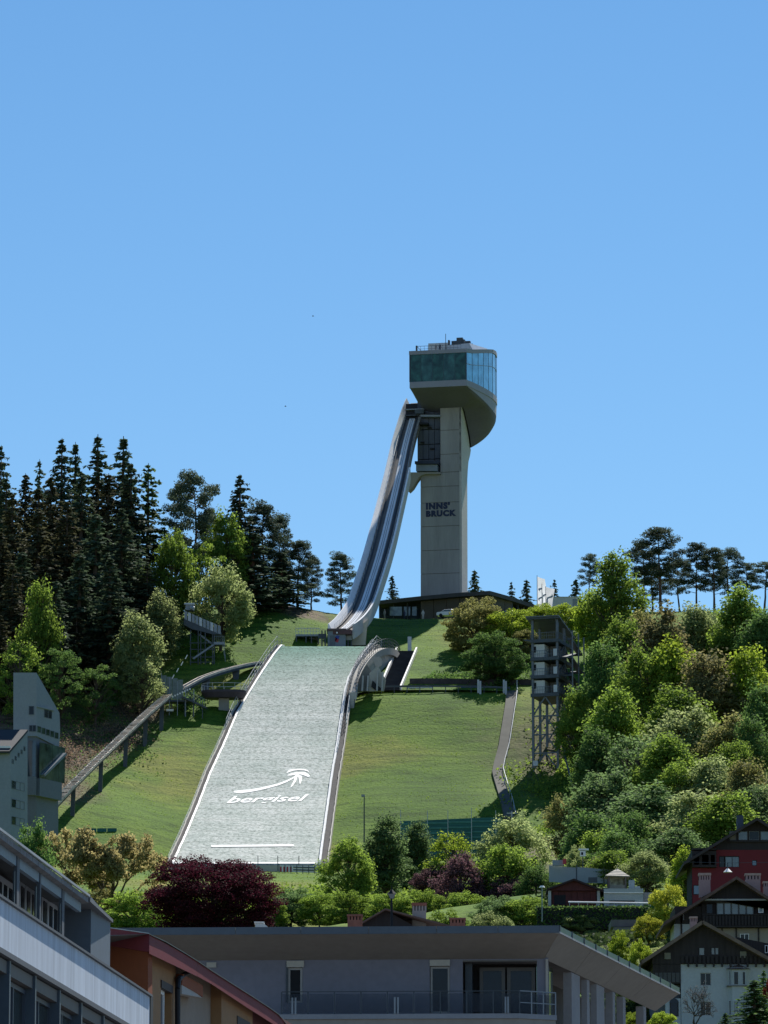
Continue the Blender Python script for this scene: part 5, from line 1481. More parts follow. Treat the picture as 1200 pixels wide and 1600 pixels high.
for i in range(4):
    zt_, zb_ = hz[i], hz[i+1]
    if i: brace(ct(0,0,zt_), ct(W_T,0,zt_)); brace(ct(W_T,0,zt_), ct(W_T,D_T,zt_)); brace(ct(0,D_T,zt_), ct(W_T,D_T,zt_))
    brace(ct(W_T/2,0,zt_), ct(.05,0,zb_+.2)); brace(ct(W_T/2,0,zt_), ct(W_T-.05,0,zb_+.2))
    if i < 3:
        brace(ct(W_T,2.25,zt_), ct(W_T,.05,zb_)); brace(ct(W_T,2.25,zt_), ct(W_T,4.45,zb_)); brace(ct(W_T,6.7,zt_), ct(W_T,4.5,zb_)); brace(ct(W_T,6.7,zt_), ct(W_T,8.95,zb_))
        brace(ct(W_T/2,D_T,zt_), ct(.05,D_T,zb_)); brace(ct(W_T/2,D_T,zt_), ct(W_T-.05,D_T,zb_))
for i in range(3):     # side diagonals between floors
    z0, z1 = floors[i], floors[i+1]-.55
    brace(ct(W_T,.1,z0), ct(W_T,4.4,z1)); brace(ct(W_T,8.9,z0), ct(W_T,4.6,z1))
for i in range(3):
    z0, z1 = floors[i], floors[i+1]
    b = MB(); b.bar(ct(W_T+1.0, 1.0, z0), ct(W_T+1.0, 7.5, (z0+z1)/2), .9, .25); b.bar(ct(W_T+1.9, 7.5, (z0+z1)/2), ct(W_T+1.9, 1.0, z1), .9, .25); b.build('stair_flight', STEEL_D, cam_t, kind='stuff')
    cbox(W_T+.4, W_T+2.4, 7.2, 8.8, (z0+z1)/2-.15, (z0+z1)/2+.05, STEEL_D, 'landing')
for v in (1.0, 5, 8.6):
    q = ct(W_T+2.35, v, 0); cbox(W_T+2.25, W_T+2.45, v-.1, v+.1, gz(q.x, q.y)-.5, zroof-2.2, TSTEEL, 'leg')
q = ct(W_T, 1, hz[2]); q2 = ground(903, 1262)
brace(q, q2, r=.14, name='stay')
cbox(.05, .9, -.5, -.1, cz(1196), cz(1188), STEEL_L, 'switch_box')

# ================================================================ flags, container, small masts
FLAG = leafmat('flag_cloth', (.36,.37,.40), (.44,.45,.48), .5)
FLAGB = mat('flag_print', (.30,.36,.46), .7, .1)
for i, (px, y0, y1, lb) in enumerate([(839.5, 901, 955, 'white banner flag with grey swirl on the tallest pole above the camera tower'), (847, 914, 960, 'white banner flag with grey swirl on the middle pole above the camera tower'), (853, 918, 964, 'white banner flag with grey swirl on the shortest pole above the camera tower')]):
    Y = 868 - i*2; base = at(px, y1, Y); g = gz(base.x, Y); topz = at(px, y0-2, Y).z
    fl = thing('banner_flag', lb, 'flag', Vector((base.x, Y, g)))
    b = MB(); b.tube((base.x, Y, g-.3), (base.x, Y, topz), .07, .05, 6); b.build('pole', STEEL_D, fl)
    z1 = at(px, y0, Y).z; z0 = at(px, y1, Y).z; wd = 1.35
    def fp(s_, t_, o=0.0):
        x = base.x + .08 + wd*s_ + .25*math.sin(t_*5+i)*s_; y = Y + .35*math.sin(s_*4 + t_*6 + i) * s_ - o
        return Vector((x, y, z1 + (z0-z1)*t_ - .5*s_ - .25*math.sin(t_*7+i*2)*s_))
    b = MB(); b.grid([[fp(s_/8, t_/24) for s_ in range(9)] for t_ in range(25)]); b.build('cloth', FLAG, fl, smooth=True)
    for k in range(2):
        b = MB(); top = []; bot = []
        for m_ in range(13):
            t_ = m_/12; s_ = .5 + .35*math.sin(t_*6.3 + k*1.5 + 1); tt = .18 + .36*k + .3*t_
            top.append(fp(s_-.09, tt, .05)); bot.append(fp(s_+.09, tt+.03, .05))
        b.grid([top, bot]); b.build('swirl_mark', FLAGB, fl)
cpos = at(884, 950, 905)
cont = thing('storage_container', 'white flat-topped container hut on the brow of the hill', 'container', cpos)
b = MB(); xl, xr = at(864,950,905).x, at(903,950,905).x; zb, ztp = gz(cpos.x, 905)-1, at(884,933.5,905).z
b.box(xl, xr, 905, 909, zb, ztp); b.build('body', mat('container_white', (.50,.53,.55), .5, .06), cont)
b = MB(); b.box(xl-.1, xr+.1, 904.9, 909.1, ztp+.003, ztp+.15); b.build('roof', STEEL_L, cont)
b = MB(); b.box(xr-1.0, xr-.15, 904.93, 904.99, zb+1, ztp-.3); b.build('door', STEEL, cont)
# tall mast and cross-armed post before the grass
p = ground(569, 1345); 
tall = thing('floodlight_mast', 'tall thin dark mast with small lamp head standing on the grass by the slope', 'mast', p)
zt2 = at(569, 1244, p.y).z
b = MB(); b.tube(p-Z*.5, Vector((p.x,p.y,zt2)), .13, .08, 8); b.build('pole', STEEL_D, tall)
b = MB(); b.box(p.x-.45, p.x+.1, p.y-.2, p.y+.2, zt2-.1, zt2+.25); b.build('lamp_head', STEEL, tall)
# green net terraces
NET = mat('net_green', (.02,.12,.115), .7, .2, .8, stretch=(.3,1,4))
NETL = mat('net_band', (.06,.21,.19), .7, .2, 1.5)
net = thing('green_net_fence', 'long teal green wind net with thin masts at the foot of the grass', 'net fence', ground(705, 1345))
xs_ = [626, 668, 700, 737, 785]
for i in range(4):
    Yn = 738
    a, c = xs_[i] + .3, xs_[i+1] - .3
    yt0, yt1 = 1283 - i*1.6, 1281.5 - i*1.6
    b = MB(); b.prism([at(a,1345,Yn), at(c,1345,Yn), at(c,yt1,Yn), at(a,yt0,Yn)], (0,.1,0)); b.build('net_panel', NET, net)
    for k in range(8):
        f = (k+.5)/8; b = MB()
        y = yt0 + (1345-yt0)*f; Yk = Yn - .12
        b.prism([at(a,y+1.6,Yk), at(c,y+1.6,Yk), at(c,y-.6,Yk), at(a,y-.6,Yk)], (0,.06,0)); b.build('net_band', NETL, net)
for i, x in enumerate(xs_[:-1] + [775]):
    q = at(x, 1340, 737.2); zt3 = at(x, 1266 if i != 3 else 1262, 737.2).z
    b = MB(); b.tube((q.x, q.y, gz(q.x,q.y)-.5), (q.x, q.y, zt3), .07, .05, 6); b.build('mast', STEEL_L, net)
q = at(800, 1300, 720); b = MB(); zt3 = at(800, 1268, 720).z; b.tube((q.x,q.y,gz(q.x,q.y)-.5),(q.x,q.y,zt3),.09); b.bar((q.x-.8,q.y,zt3-.25),(q.x+.8,q.y,zt3-.25),.12,.12)
tag(b.build('cross_arm_post', STEEL_L, None, origin=(q.x,q.y,gz(q.x,q.y))), 'pale post with a short cross arm rising behind the large poplar', 'post')
net2 = thing('green_net', 'small dark teal net patch on the grass above the oaks', 'net fence', ground(150, 1300))
g1, g2 = ground(119, 1303), ground(183, 1301)
for k in range(4):
    b = MB(); d_ = (g2-g1)
    p0 = g1.lerp(g2, k*.25+.01); p1 = g1.lerp(g2, k*.25+.24)
    b.prism([p0, p1, p1+Z*.55, p0+Z*.55], (0,.08,0)); b.build('net_panel', NET, net2)

# ================================================================ incline track with its station, deck and stair tower
def above(px, py, h):
    g = ground(px, py); Y = g.y
    for k in range(120):
        p = at(px, py, Y)
        if p.z - gz(p.x, Y) >= h: break
        Y -= .5
    return p
WOOD = mat('weathered_boards', (.62,.54,.45), .85, .30, .9, .05, 3, fine=.25)
WOODD = mat('track_side', (.14,.115,.10), .85, .25, .9)
trk = thing('incline_track', 'straight weathered incline track on dark piers climbing the meadow', 'track', ground(70, 1300))
ctr = [above(x, y, h) for x, y, h in [(46,1297,3.0),(80,1262,4.2),(112,1228,5.0),(150,1190,5.4),(190,1152,5.4),(225,1119,5.2),(262,1087,4.8)]]
dn = []
for a, c in zip(ctr, ctr[1:]):
    for i in range(16): dn.append(a.lerp(c, i/16))
dn.append(ctr[-1])
sidev = Vector((.80,-.60,0))
def band(path, s0, s1, z0, z1, m, name, parent):
    b = MB(); b.sweep([[p+sidev*s0+Z*z0, p+sidev*s1+Z*z0, p+sidev*s1+Z*z1, p+sidev*s0+Z*z1] for p in path]); return b.build(name, m, parent)
band(dn, -.85, .85, -.5, -.18, WOODD, 'track_bed', trk)
band(dn, -.95, -.72, -.17, .22, WOOD, 'rail_beam', trk); band(dn, .72, .95, -.17, .22, WOOD, 'rail_beam', trk); band(dn, -.07, .07, -.17, .08, WOOD, 'centre_rail', trk)
for k in range(0, len(dn)-1):
    p = dn[k].lerp(dn[k+1], .5) + Z*rng.uniform(-.06, .06)
    b = MB(); b.bar(p+sidev*-1.0+Z*.18, p+sidev*1.0+Z*.18, .34, .16); b.build('sleeper', WOOD, trk)
for (x, y) in ((78,1266),(115,1228),(157,1187),(197,1150),(228,1122),(252,1100)):
    p = min(dn, key=lambda q: abs(600 + (q.x/(q.y*CP+(q.z-EYE)*SP))*F_PX - x))
    b = MB(); g = gz(p.x, p.y) - .6
    b.hexa([p+Vector((-.4,-.3,0))+Z*(g-p.z), p+Vector((.25,-.3,0))+Z*(g-p.z), p+Vector((.25,.3,0))+Z*(g-p.z), p+Vector((-.4,.3,0))+Z*(g-p.z)], [p+Vector((-.3,-.3,-.5)), p+Vector((.4,-.3,-.5)), p+Vector((.4,.3,-.5)), p+Vector((-.3,.3,-.5))])
    b.build('pier', STEEL_D, trk)
# curved upper track, a thing of its own beyond the station
tr2 = thing('curved_upper_track', 'thin dark track curving up from the station to the rim of the landing slope', 'track', ground(330, 1080))
c2 = [above(*a) for a in [(284,1076,3.2),(298,1068,3.3),(315,1059,3.2),(335,1051.5,2.8),(357,1045,2.2),(380,1039.5,1.6),(404,1035,1.0)]]
d2 = []
for a, c in zip(c2, c2[1:]):
    for i in range(6): d2.append(a.lerp(c, i/6))
d2.append(c2[-1])
band(d2, -.8, .8, -.6, -.2, STEEL_D, 'track_bed', tr2); band(d2, -.85, -.55, -.19, .2, WOOD, 'rail_beam', tr2); band(d2, .45, .75, -.19, .2, WOOD, 'rail_beam', tr2)
for k in (14, 27):
    p = d2[k]; b = MB(); g = gz(p.x, p.y)-.6; b.hexa([p+Vector((-.4,-.4,g-p.z)), p+Vector((.4,-.4,g-p.z)), p+Vector((.4,.4,g-p.z)), p+Vector((-.4,.4,g-p.z))], [p+Vector((-.7,-.3,-.6)), p+Vector((.7,-.3,-.6)), p+Vector((.7,.3,-.6)), p+Vector((-.7,.3,-.6))]); b.build('pier', STEEL_D, tr2)
# station cage
stn = thing('track_station', 'steel mesh cage station with small white lamps where the incline track ends', 'station', ground(285, 1110))
S0 = above(256, 1093, 2.5)
def sb(x0, x1, y0, y1, z0, z1, m, name, par=stn):
    b = MB(); b.box(S0.x+x0, S0.x+x1, S0.y+y0, S0.y+y1, S0.z+z0, S0.z+z1); return b.build(name, m, par)
sb(-.5, 5.2, 0, 3, -.35, 0, STEEL_D, 'deck')
MESHP = mat('mesh_panel', (.14,.18,.18), .5, .25, 2.0)
for k in range(4): sb(-.45+k*.95, .42+k*.95, 0, .05, .05, 4.2 - k*.25, MESHP, 'mesh_panel')
for k in range(5): sb(-.5+k*1.4, -.38+k*1.4, -.08, .04, -3.5, 4.6-k*.7, STEEL, 'post')
for k in range(9):
    q = S0 + Vector((1.1+.42*k, -.1, .3+.19*k)); b = MB(); b.tube(q, q+Vector((0,.12,0)), .17, sides=8); b.build('lamp', WHITE, stn)
for k in range(5):
    q = S0 + Vector((.6+.75*k, .9, 2.6+1.15*k)); q1 = q + Vector((.35,0,.7)); b = MB(); b.bar(q, q1, .14, .14); b.build('white_rail', WHITE, stn)  # short rail pieces coloured white
b = MB(); b.bar(S0+Vector((3.2,-.2,.4)), S0+Vector((7.4,-.6,-1.6)), 1.4, .3); b.build('ramp', STEEL_D, stn)
b = MB()
for k in range(12):
    q = S0+Vector((3.4+.33*k,-1.0,.4-.16*k)); b.tube(q, q+Z*1.3, .03, sides=4)
b.tube(S0+Vector((3.4,-1,1.7)), S0+Vector((7.1,-1,-.1)), .04, sides=4); b.build('ramp_railing', STEEL, stn, kind='stuff')
for (x, y) in ((1.2,1),(3.5,.5),(5.0,0),(6.6,-.4)): sb(x, x+.16, y-.3, y-.14, -5.5, -.4, STEEL_D, 'leg')
p = ground(262, 1118); b = MB(); b.box(p.x-.2, p.x+1.0, p.y-.5, p.y+.5, p.z+.6, p.z+.95)
tag(b.build('white_box', WHITE, None, origin=p), 'small white equipment box on the grass below the track station', 'box')
# round-ended viewing deck
vd = thing('viewing_deck', 'dark round-ended deck with railing floating over the meadow beside the slope', 'deck', ground(350, 1095))
VD = above(350, 1085, 2.6)
outl = []
for t in range(20):
    an = 2*math.pi*t/20; outl.append((3.9*math.copysign(abs(math.cos(an))**.6, math.cos(an)), 2.4*math.sin(an)))
b = MB()
lo = [VD+Vector((x*.86, y*.8, -.75)) for x, y in outl]; mi = [VD+Vector((x, y, .15)) for x, y in outl]; hi = [VD+Vector((x, y, .55)) for x, y in outl]
b.sweep([lo, mi, hi]); b.build('hull', mat('deck_dark', (.05,.04,.05), .7), vd)
b = MB()
for k in range(20): b.tube(hi[k], hi[k]+Z*1.15, .03, sides=4); b.tube(hi[k]+Z*1.15, hi[(k+1)%20]+Z*1.15, .04, sides=4)
b.build('railing', STEEL_L, vd)
b = MB(); g = gz(VD.x, VD.y); b.box(VD.x-.9, VD.x+.9, VD.y-.6, VD.y+.6, g-1, VD.z-.7); b.build('pedestal', CONC, vd)
# steel stair tower at the edge of the wood
stt = thing('steel_stair_tower', 'grey steel stair tower with sloping railed deck at the edge of the wood', 'stair tower', ground(320, 1035))
T0 = at(290, 1034, ground(300, 1036).y - 1.5)
def tq(px, py, dy=0): return at(px, py, T0.y + dy)
def tb_(x0, y0, x1, y1, dy, dp, m, name): 
    b = MB(); b.prism([tq(x0,y1,dy), tq(x1,y1,dy), tq(x1,y0,dy), tq(x0,y0,dy)], (0,dp,0)); return b.build(name, m, stt)
b = MB(); b.prism([tq(287,967), tq(346,988), tq(346,991), tq(333,991), tq(300,983), tq(287,976)], (0,4,0)); b.build('deck', STEEL_D, stt)
for i in range(10):
    x0 = 288 + i*5.8; y0 = 953 + i*2.5
    b = MB(); b.prism([tq(x0,y0+14,-.05), tq(x0+4.6,y0+16,-.05), tq(x0+4.6,y0+3,-.05), tq(x0,y0+1,-.05)], (0,.05,0)); b.build('railing_panel', STEEL_L if i % 3 == 1 else STEEL, stt)
for x in (297, 309, 313, 320, 331.5, 334): 
    for dy in (0, 3.6): tb_(x, 984, x+1.4, 1040, dy+.1, .2, STEEL_D, 'post')
for y in (1004, 1014, 1026, 1034): tb_(296, y, 336, y+1.1, .05, .12, STEEL_D, 'beam')
b = MB(); b.bar(tq(302,1030,.5), tq(334,1008,.5), 1.2, .3); b.bar(tq(333,1008,1.9), tq(312,992,1.9), 1.2, .3); b.build('stair_flight', STEEL, stt, kind='stuff')
tb_(334, 1003, 351, 1007, .0, 2.5, STEEL, 'landing')
b = MB()
for k in range(6): b.tube(tq(335+k*3,1003,0), tq(335+k*3,994,0), .03, sides=4)
for k in range(5): b.tube(tq(352-k,1034-k*5,0), tq(352-k,1022-k*6,0), .03, sides=4)
b.tube(tq(335,994,0), tq(350,994,0), .04, sides=4); b.tube(tq(350,994,0), tq(352,1034,0), .04, sides=4); b.build('landing_railing', STEEL, stt, kind='stuff')
tb_(288, 942, 304, 944.5, .5, 3, STEEL_L, 'cabin_roof'); tb_(290, 945, 303, 953, .8, 2.2, STEEL, 'cabin'); 
b = MB(); b.tube(tq(298,949,.6), tq(303,951,.3), .35, sides=8); b.build('siren', STEEL_L, stt)

# ================================================================ modern grey house in front of the wood
GREY = mat('house_render', (.24,.27,.31), .8, .06, .3)
GREY2 = mat('house_render_dark', (.15,.175,.21), .8, .06, .3)
th = thing('tower_house', 'tall slate-grey modern house with slanted top and glazed corner before the wood', 'house', at(57, 1300, 700))
sf = Fac(at(57, 1100, 700), (math.sin(R(28)), math.cos(R(28)), 0)); ff_ = Fac(at(57, 1100, 700), (1, 0, 0))
b = MB(); b.prism([sf.p(x, y, 0) for x, y in [(57,1051),(93,1114),(94,1140),(92.5,1168),(57,1150)]], (-3.45,0,0)); b.build('upper_block', GREY, th)
sd_ = [sf.p(x, y, -.25) for x, y in [(57,1146),(91,1165),(91,1330),(57,1330)]]
b = MB(); b.prism(sd_, (-3.0,0,0)); b.build('lower_block', GREY2, th)
gb = MB(); 
for i in range(4):
    x0, x1 = 58 + i*10, 67.5 + i*10
    sf.part((x0, 1160 + i*2.2, x1, 1216 + i*2.2), .5, .08, glass('house_glass', (.09,.13,.11), .08, .6, .5, metal=.2), 'glass_panel', th)
for x0, x1 in ((45,50.5),(51,56.5)):
    ff_.part((x0, 1158, x1, 1214), .55, .08, glass('house_glass_dark', (.03,.05,.07), .08, .5, .5), 'glass_panel', th)
sf.part((57.5, 1103, 84, 1105), .25, .4, GREY, 'ledge', th)
sf.part((57.3, 1216, 92, 1244), .55, .8, GREY2, 'balcony_front', th); ff_.part((43, 1214, 57, 1243), .55, .8, GREY2, 'balcony_front', th)
sf.window((69, 1108, 81, 1121), th, G_DARK, GREY2, 2, 1, out=.06)
ff_.window((45, 1103, 53.5, 1117), th, G_DARK, GREY2, 1, 1, out=.06)
for i in range(5): sf.window((58 + i*6.8, 1134 + i*2.4, 64 + i*6.8, 1144 + i*2.4), th, G_GREEN, GREY2, 1, 1, out=.06, bar=.05)
ff_.window((45.5, 1133, 56.5, 1143), th, G_DARK, GREY2, 2, 1, out=.06, bar=.05)
b = MB(); b.bar(sf.p(66,1212,.7), sf.p(100,1178,.7), .9, .35); b.build('outside_stair', STEEL, th)
for k in range(6):
    pass
gh = thing('gabled_grey_house', 'slate-grey house with dark roof and square windows at the picture edge', 'house', at(16, 1320, 690))
sf2 = Fac(at(16, 1240, 690), (math.sin(R(24)), math.cos(R(24)), 0)); ff2 = Fac(at(16, 1240, 690), (1, 0, 0))
b = MB(); b.prism([sf2.p(x, y) for x, y in [(16,1174),(43,1143),(43,1330),(16,1330)]], (-9,0,0)); b.build('wall', GREY, gh)
b = MB(); b.prism([sf2.p(x, y, .3) for x, y in [(14.5,1173.5),(43.5,1140),(43.5,1143.5),(15,1177)]], (-9.5,0,0)); b.build('roof', mat('slate_roof', (.03,.035,.045), .7, .1), gh)
ff2.part((-40, 1166, 17.2, 1174.5), .35, .3, WHITE, 'eaves_board', gh)
for y in (1219, 1248, 1275): sf2.window((18, y, 38, y+13), gh, G_GREEN, GREY2, 3, 1, out=.05, bar=.06)
for i in range(5): sf2.window((18.5 + i*4.6, 1186 - i*5, 21 + i*4.6, 1193 - i*5), gh, G_DARK, GREY2, 1, 1, out=.05, bar=.04)
# two far birds
for (x, y, lb) in ((489, 494, 'tiny dark bird high in the sky, the upper one of two'), (446, 635, 'tiny dark bird in the sky, the lower one of two')):
    q = at(x, y, 420); bd = MB()
    bd.sweep([[q+Vector((dx, r*math.cos(t*1.57), r*math.sin(t*1.57))) for t in range(4)] for dx, r in ((-.09,.01),(-.03,.03),(.04,.03),(.10,.008))])
    bd.hexa([q+Vector((-.02,0,0)), q+Vector((.04,0,0)), q+Vector((.02,-.15,.05)), q+Vector((-.03,-.15,.05))], [q+Vector((-.02,0,.012)), q+Vector((.04,0,.012)), q+Vector((.02,-.15,.06)), q+Vector((-.03,-.15,.06))])
    bd.hexa([q+Vector((-.02,0,0)), q+Vector((.04,0,0)), q+Vector((.02,.15,.05)), q+Vector((-.03,.15,.05))], [q+Vector((-.02,0,.012)), q+Vector((.04,0,.012)), q+Vector((.02,.15,.06)), q+Vector((-.03,.15,.06))])
    tag(bd.build('bird', BLACK, None, origin=q), lb, 'bird')
# ================================================================ town: long flat-roofed block in front
blk = thing('flat_roofed_block', 'long flat-roofed apartment block with sloping beige soffit and glass balcony', 'building', at(600, 1600, 215))
WALL_B = mat('block_wall', (.20,.205,.25), .8, .05, .3)
SOFF = mat('soffit_beige', (.30,.275,.24), .8, .06, .25)
FASC = mat('fascia_slate', (.10,.125,.15), .55, .08, .3)
ff = Fac(at(855, 1500, 215), (18.6, -1.0, 0))           # front wall
fo = Fac(at(873, 1446, 212.2), (18.6, -1.0, 0))         # front edge of the roof
so = Fac(at(874, 1446, 212.2), (math.sin(R(13)), math.cos(R(13)), 0))   # right edge of the roof
si = Fac(at(850, 1500, 215), (math.sin(R(13)), math.cos(R(13)), 0))     # right wall line
zc = fo.p(873, 1446).z; zlo = fo.p(873, 1457.5).z; zin = ff.p(849, 1498).z
aR, _ = fo.sz(874, 1446); aL = aR - 22.5
n_f = 7
cuts = [aL + 1.0] + [fo.sz(x, 1450)[0] for x in (368, 470, 576, 682, 778)] + [aR]
for a, c in zip(cuts, cuts[1:]): fo.part((a+.012, c-.012, zlo, zc), 0, .25, FASC, 'fascia_panel', blk, px=False)
sL = so.sz(1062, 1545)[0]; 
K = fo.w(aR, 0); K.z = 0
zs_end = so.p(1062, 1545).z
# front soffit and side soffit, thin sloping boards
A1 = fo.w(cuts[0], zlo, -.05); A2 = fo.w(aR, zlo, -.05); B1 = ff.w(ff.sz(240,1500)[0], zin, .02); B2 = ff.w(ff.sz(849,1498)[0], zin, .02)
b = MB(); b.hexa([A1, A2, B2, B1], [A1+Z*.12, A2+Z*.12, B2+Z*.12+Vector((0,.3,0)), B1+Z*.12+Vector((0,.3,0))]); b.build('soffit', SOFF, blk)
for k in range(7): pass
S1 = so.w(0, zlo, -.03); S2 = so.w(sL, zlo, -.03); e1 = si.w(0, zin, 0); sE = si.sz(1024, 1581)[0]; e2 = si.w(sE, zin, 0)
for i in range(4):
    f0_, f1_ = i/4 + .0006, (i+1)/4 - .0006
    a, c, d_, e_ = S1.lerp(S2, f0_), S1.lerp(S2, f1_), e1.lerp(e2, f1_), e1.lerp(e2, f0_)
    b = MB(); b.hexa([a, c, d_, e_], [a+Z*.12, c+Z*.12, d_+Z*.12-Vector((.3,0,0)), e_+Z*.12-Vector((.3,0,0))]); b.build('soffit_panel', SOFF, blk)
# roof top
b = MB(); b.prism([fo.w(cuts[0], zlo+.05, -.3), fo.w(aR-.2, zlo+.05, -.3), so.w(sL, zlo+.05, -.3), so.w(sL, zlo+.05, -.3)+Vector((-22,0,0)), fo.w(cuts[0], zlo+.05,-.3)+Vector((0,26,0))], Z*.2); b.build('roof_deck', CONC_D, blk)
# edge strip and glass rail along the receding roof edge
so.part((.02, sL, zlo-.02, zlo+.06), .02, .2, mat('edge_strip', (.40,.40,.39), .6), 'edge_strip', blk, px=False)
RAILG = glass('rail_glass', (.05,.12,.15), .35, .15, .4, spec=.3)
n_r = 11
for i in range(n_r):
    a = sL * i / n_r; c = sL * (i+1) / n_r
    so.part((a+.22, c-.06, zlo+.065, zc-.02), 0, .05, RAILG, 'glass_panel', blk, px=False)
    so.part((a-.05+.08, a+.17, zlo+.062, zc+.01), .03, .14, STEEL_D, 'rail_post', blk, px=False)
# front wall with openings
holes = [(448.5, 1502.5, 473, 1567), (671.5, 1500, 703, 1583), (723, 1500.5, 839, 1590)]
ff.wall((300, 1499, 857, 1640), holes, WALL_B, 'front_wall', blk, depth=.35)
BOXW = mat('shutter_box', (.46,.45,.40), .6, .05); FRW = mat('window_frame_grey', (.36,.36,.35), .5, .05)
for (x0, y0, x1, y1) in ((448, 1501.5, 475, 1511.5), (671.5, 1500, 703, 1509.5)): ff.part((x0, y0, x1, y1), .10, .3, BOXW, 'shutter_box', blk)
ff.part((323, 1504, 338, 1512), .10, .3, BOXW, 'shutter_box', blk)
ff.window((450, 1512, 472.5, 1567), blk, BLACK, FRW, 1, 1, out=-.08, bar=.10)
ff.window((672.5, 1510, 702.5, 1583), blk, G_NIGHT, FRW, 1, 1, out=-.12, bar=.09)
ff.part((447, 1503, 450, 1566), .06, .08, STEEL_D, 'shutter_guide', blk)
# loggia
ff.part((723, 1499, 839, 1592), -1.9, .2, mat('loggia_wall', (.045,.042,.045), .8), 'loggia_wall', blk)  # near-black wall colour carries the shade of the recess
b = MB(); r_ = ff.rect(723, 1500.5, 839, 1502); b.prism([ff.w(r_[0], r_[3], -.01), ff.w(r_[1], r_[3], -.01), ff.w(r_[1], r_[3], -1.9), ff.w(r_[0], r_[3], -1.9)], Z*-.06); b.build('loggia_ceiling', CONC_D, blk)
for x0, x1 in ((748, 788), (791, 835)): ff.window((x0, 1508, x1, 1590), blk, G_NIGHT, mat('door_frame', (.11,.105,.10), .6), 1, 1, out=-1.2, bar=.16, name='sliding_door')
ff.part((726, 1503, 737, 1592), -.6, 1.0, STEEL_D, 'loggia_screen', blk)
# corner post, balcony slab and railing
ff.part((852.5, 1499, 856.5, 1640), .12, .3, CONC_L, 'corner_post', blk)
bs = ff.rect(430, 1585, 838, 1592)
BAL = mat('balcony_slab', (.28,.29,.31), .7, .06)
aBL = ff.sz(425, 1585)[0]; aBR = ff.sz(812, 1585)[0]; aBX = ff.sz(839, 1588)[0]; zS = ff.sz(600, 1588.5)[1]
b = MB(); b.prism([ff.w(aBL, zS, 1.5), ff.w(aBR, zS, 1.5), ff.w(aBX+.9, zS, .35), ff.w(aBX+.9, zS, .0), ff.w(aBL, zS, 0)], Z*-.22); b.build('balcony_slab', BAL, blk)
b = MB(); b.prism([ff.w(aBL, zS-.223, 1.4), ff.w(aBR, zS-.223, 1.4), ff.w(aBX+.85, zS-.223, .3), ff.w(aBX+.85, zS-.223, .0), ff.w(aBL, zS-.223, 0)], Z*-1.6); b.build('balcony_upstand', SOFF, blk)
RG = glass('balcony_glass', (.05,.07,.10), .08, .2, .4)
GLZ = bpy.data.materials.new('balcony_glass_clear'); GLZ.use_nodes = True
_p = GLZ.node_tree.nodes['Principled BSDF']; _p.inputs['Base Color'].default_value = (.03,.045,.07,1); _p.inputs['Roughness'].default_value = .3; _p.inputs['Specular IOR Level'].default_value = .2; _p.inputs['Alpha'].default_value = .28
fb = Fac(ff.w(0, 0, 1.42), ff.d)
npn = 9; aa = [fb.sz(440 + (812-440)*i/npn, 1570)[0] for i in range(npn+1)]
for i in range(npn):
    fb.part((aa[i]+.05, aa[i+1]-.05, zS+.06, zS+.92), 0, .02, GLZ, 'glass_panel', blk, px=False)
for i in range(npn+1): fb.part((aa[i]-.03, aa[i]+.03, zS, zS+1.0), .04, .06, STEEL_D, 'rail_post', blk, px=False)
for x in (457, 462, 617, 622, 790, 794): a_ = fb.sz(x, 1575)[0]; fb.part((a_-.04, a_+.04, zS, zS+.75), .12, .06, STEEL, 'rail_bracket', blk, px=False)
fb.part((aa[0], aa[-1], zS+1.0, zS+1.035), .05, .06, STEEL_D, 'handrail', blk, px=False)
ea = fb.w(aa[-1], zS, 0); eb = ff.w(aBX+.85, zS, .2)
b = MB(); b.bar(ea+Z*1.02, eb+Z*1.02, .1, .05); b.bar(ea+Z*.5, eb+Z*.5, .04, .04); b.build('handrail', STEEL, blk)
for f in (.33, .66, 1.0): q = ea.lerp(eb, f); b = MB(); b.bar(q, q+Z*1.0, .06, .06); b.build('rail_post', STEEL, blk)
b = MB(); b.prism([ea.lerp(eb,.03)+Z*.06, ea.lerp(eb,.97)+Z*.06, ea.lerp(eb,.97)+Z*.9, ea.lerp(eb,.03)+Z*.9], (.02,.02,0)); b.build('glass_panel', GLZ, blk)
# receding side: glass strip then fins
a0_ = si.sz(858, 1510)[0]; a1_ = si.sz(880, 1510)[0]
si.part((a0_, a1_, 8, zin-.02), -.5, .1, G_GREEN, 'side_glazing', blk, px=False)
a_ = si.sz(869, 1510)[0]; si.part((a_-.1, a_+.1, 8, zin-.03), -.35, .1, STEEL_D, 'glazing_post', blk, px=False)
FIN = mat('fin_render', (.30,.29,.29), .8, .06)
for (xa, xb, dark) in ((893, 906, 880), (917, 921, 908), (932, 944, 922), (957, 961, 945), (973, 977, 962), (1005, 1009, 992)):
    p0 = si.sz(xa, 1530)[0]; p1 = si.sz(xb, 1530)[0]
    wdt = (xa - dark) / F_PX * 222
    b = MB(); q = [si.w(p0, 6, 0), si.w(p1, 6, 0), si.w(p1, zin-.03, 0), si.w(p0, zin-.03, 0)]
    b.prism(q, Vector((-max(wdt, .25), 0, 0))); b.build('fin_column', FIN, blk)
b = MB(); b.prism([si.w(a1_, 4, -2.2), si.w(sE, 4, -2.2), si.w(sE, zin, -2.2), si.w(a1_, zin, -2.2)], Vector((-.3,0,0))); b.build('inner_wall', CONC_D, blk)
b = MB(); b.box(-16, 6.5, 218.6, 236, 0, zlo-.6); b.build('core', CONC_D, blk)
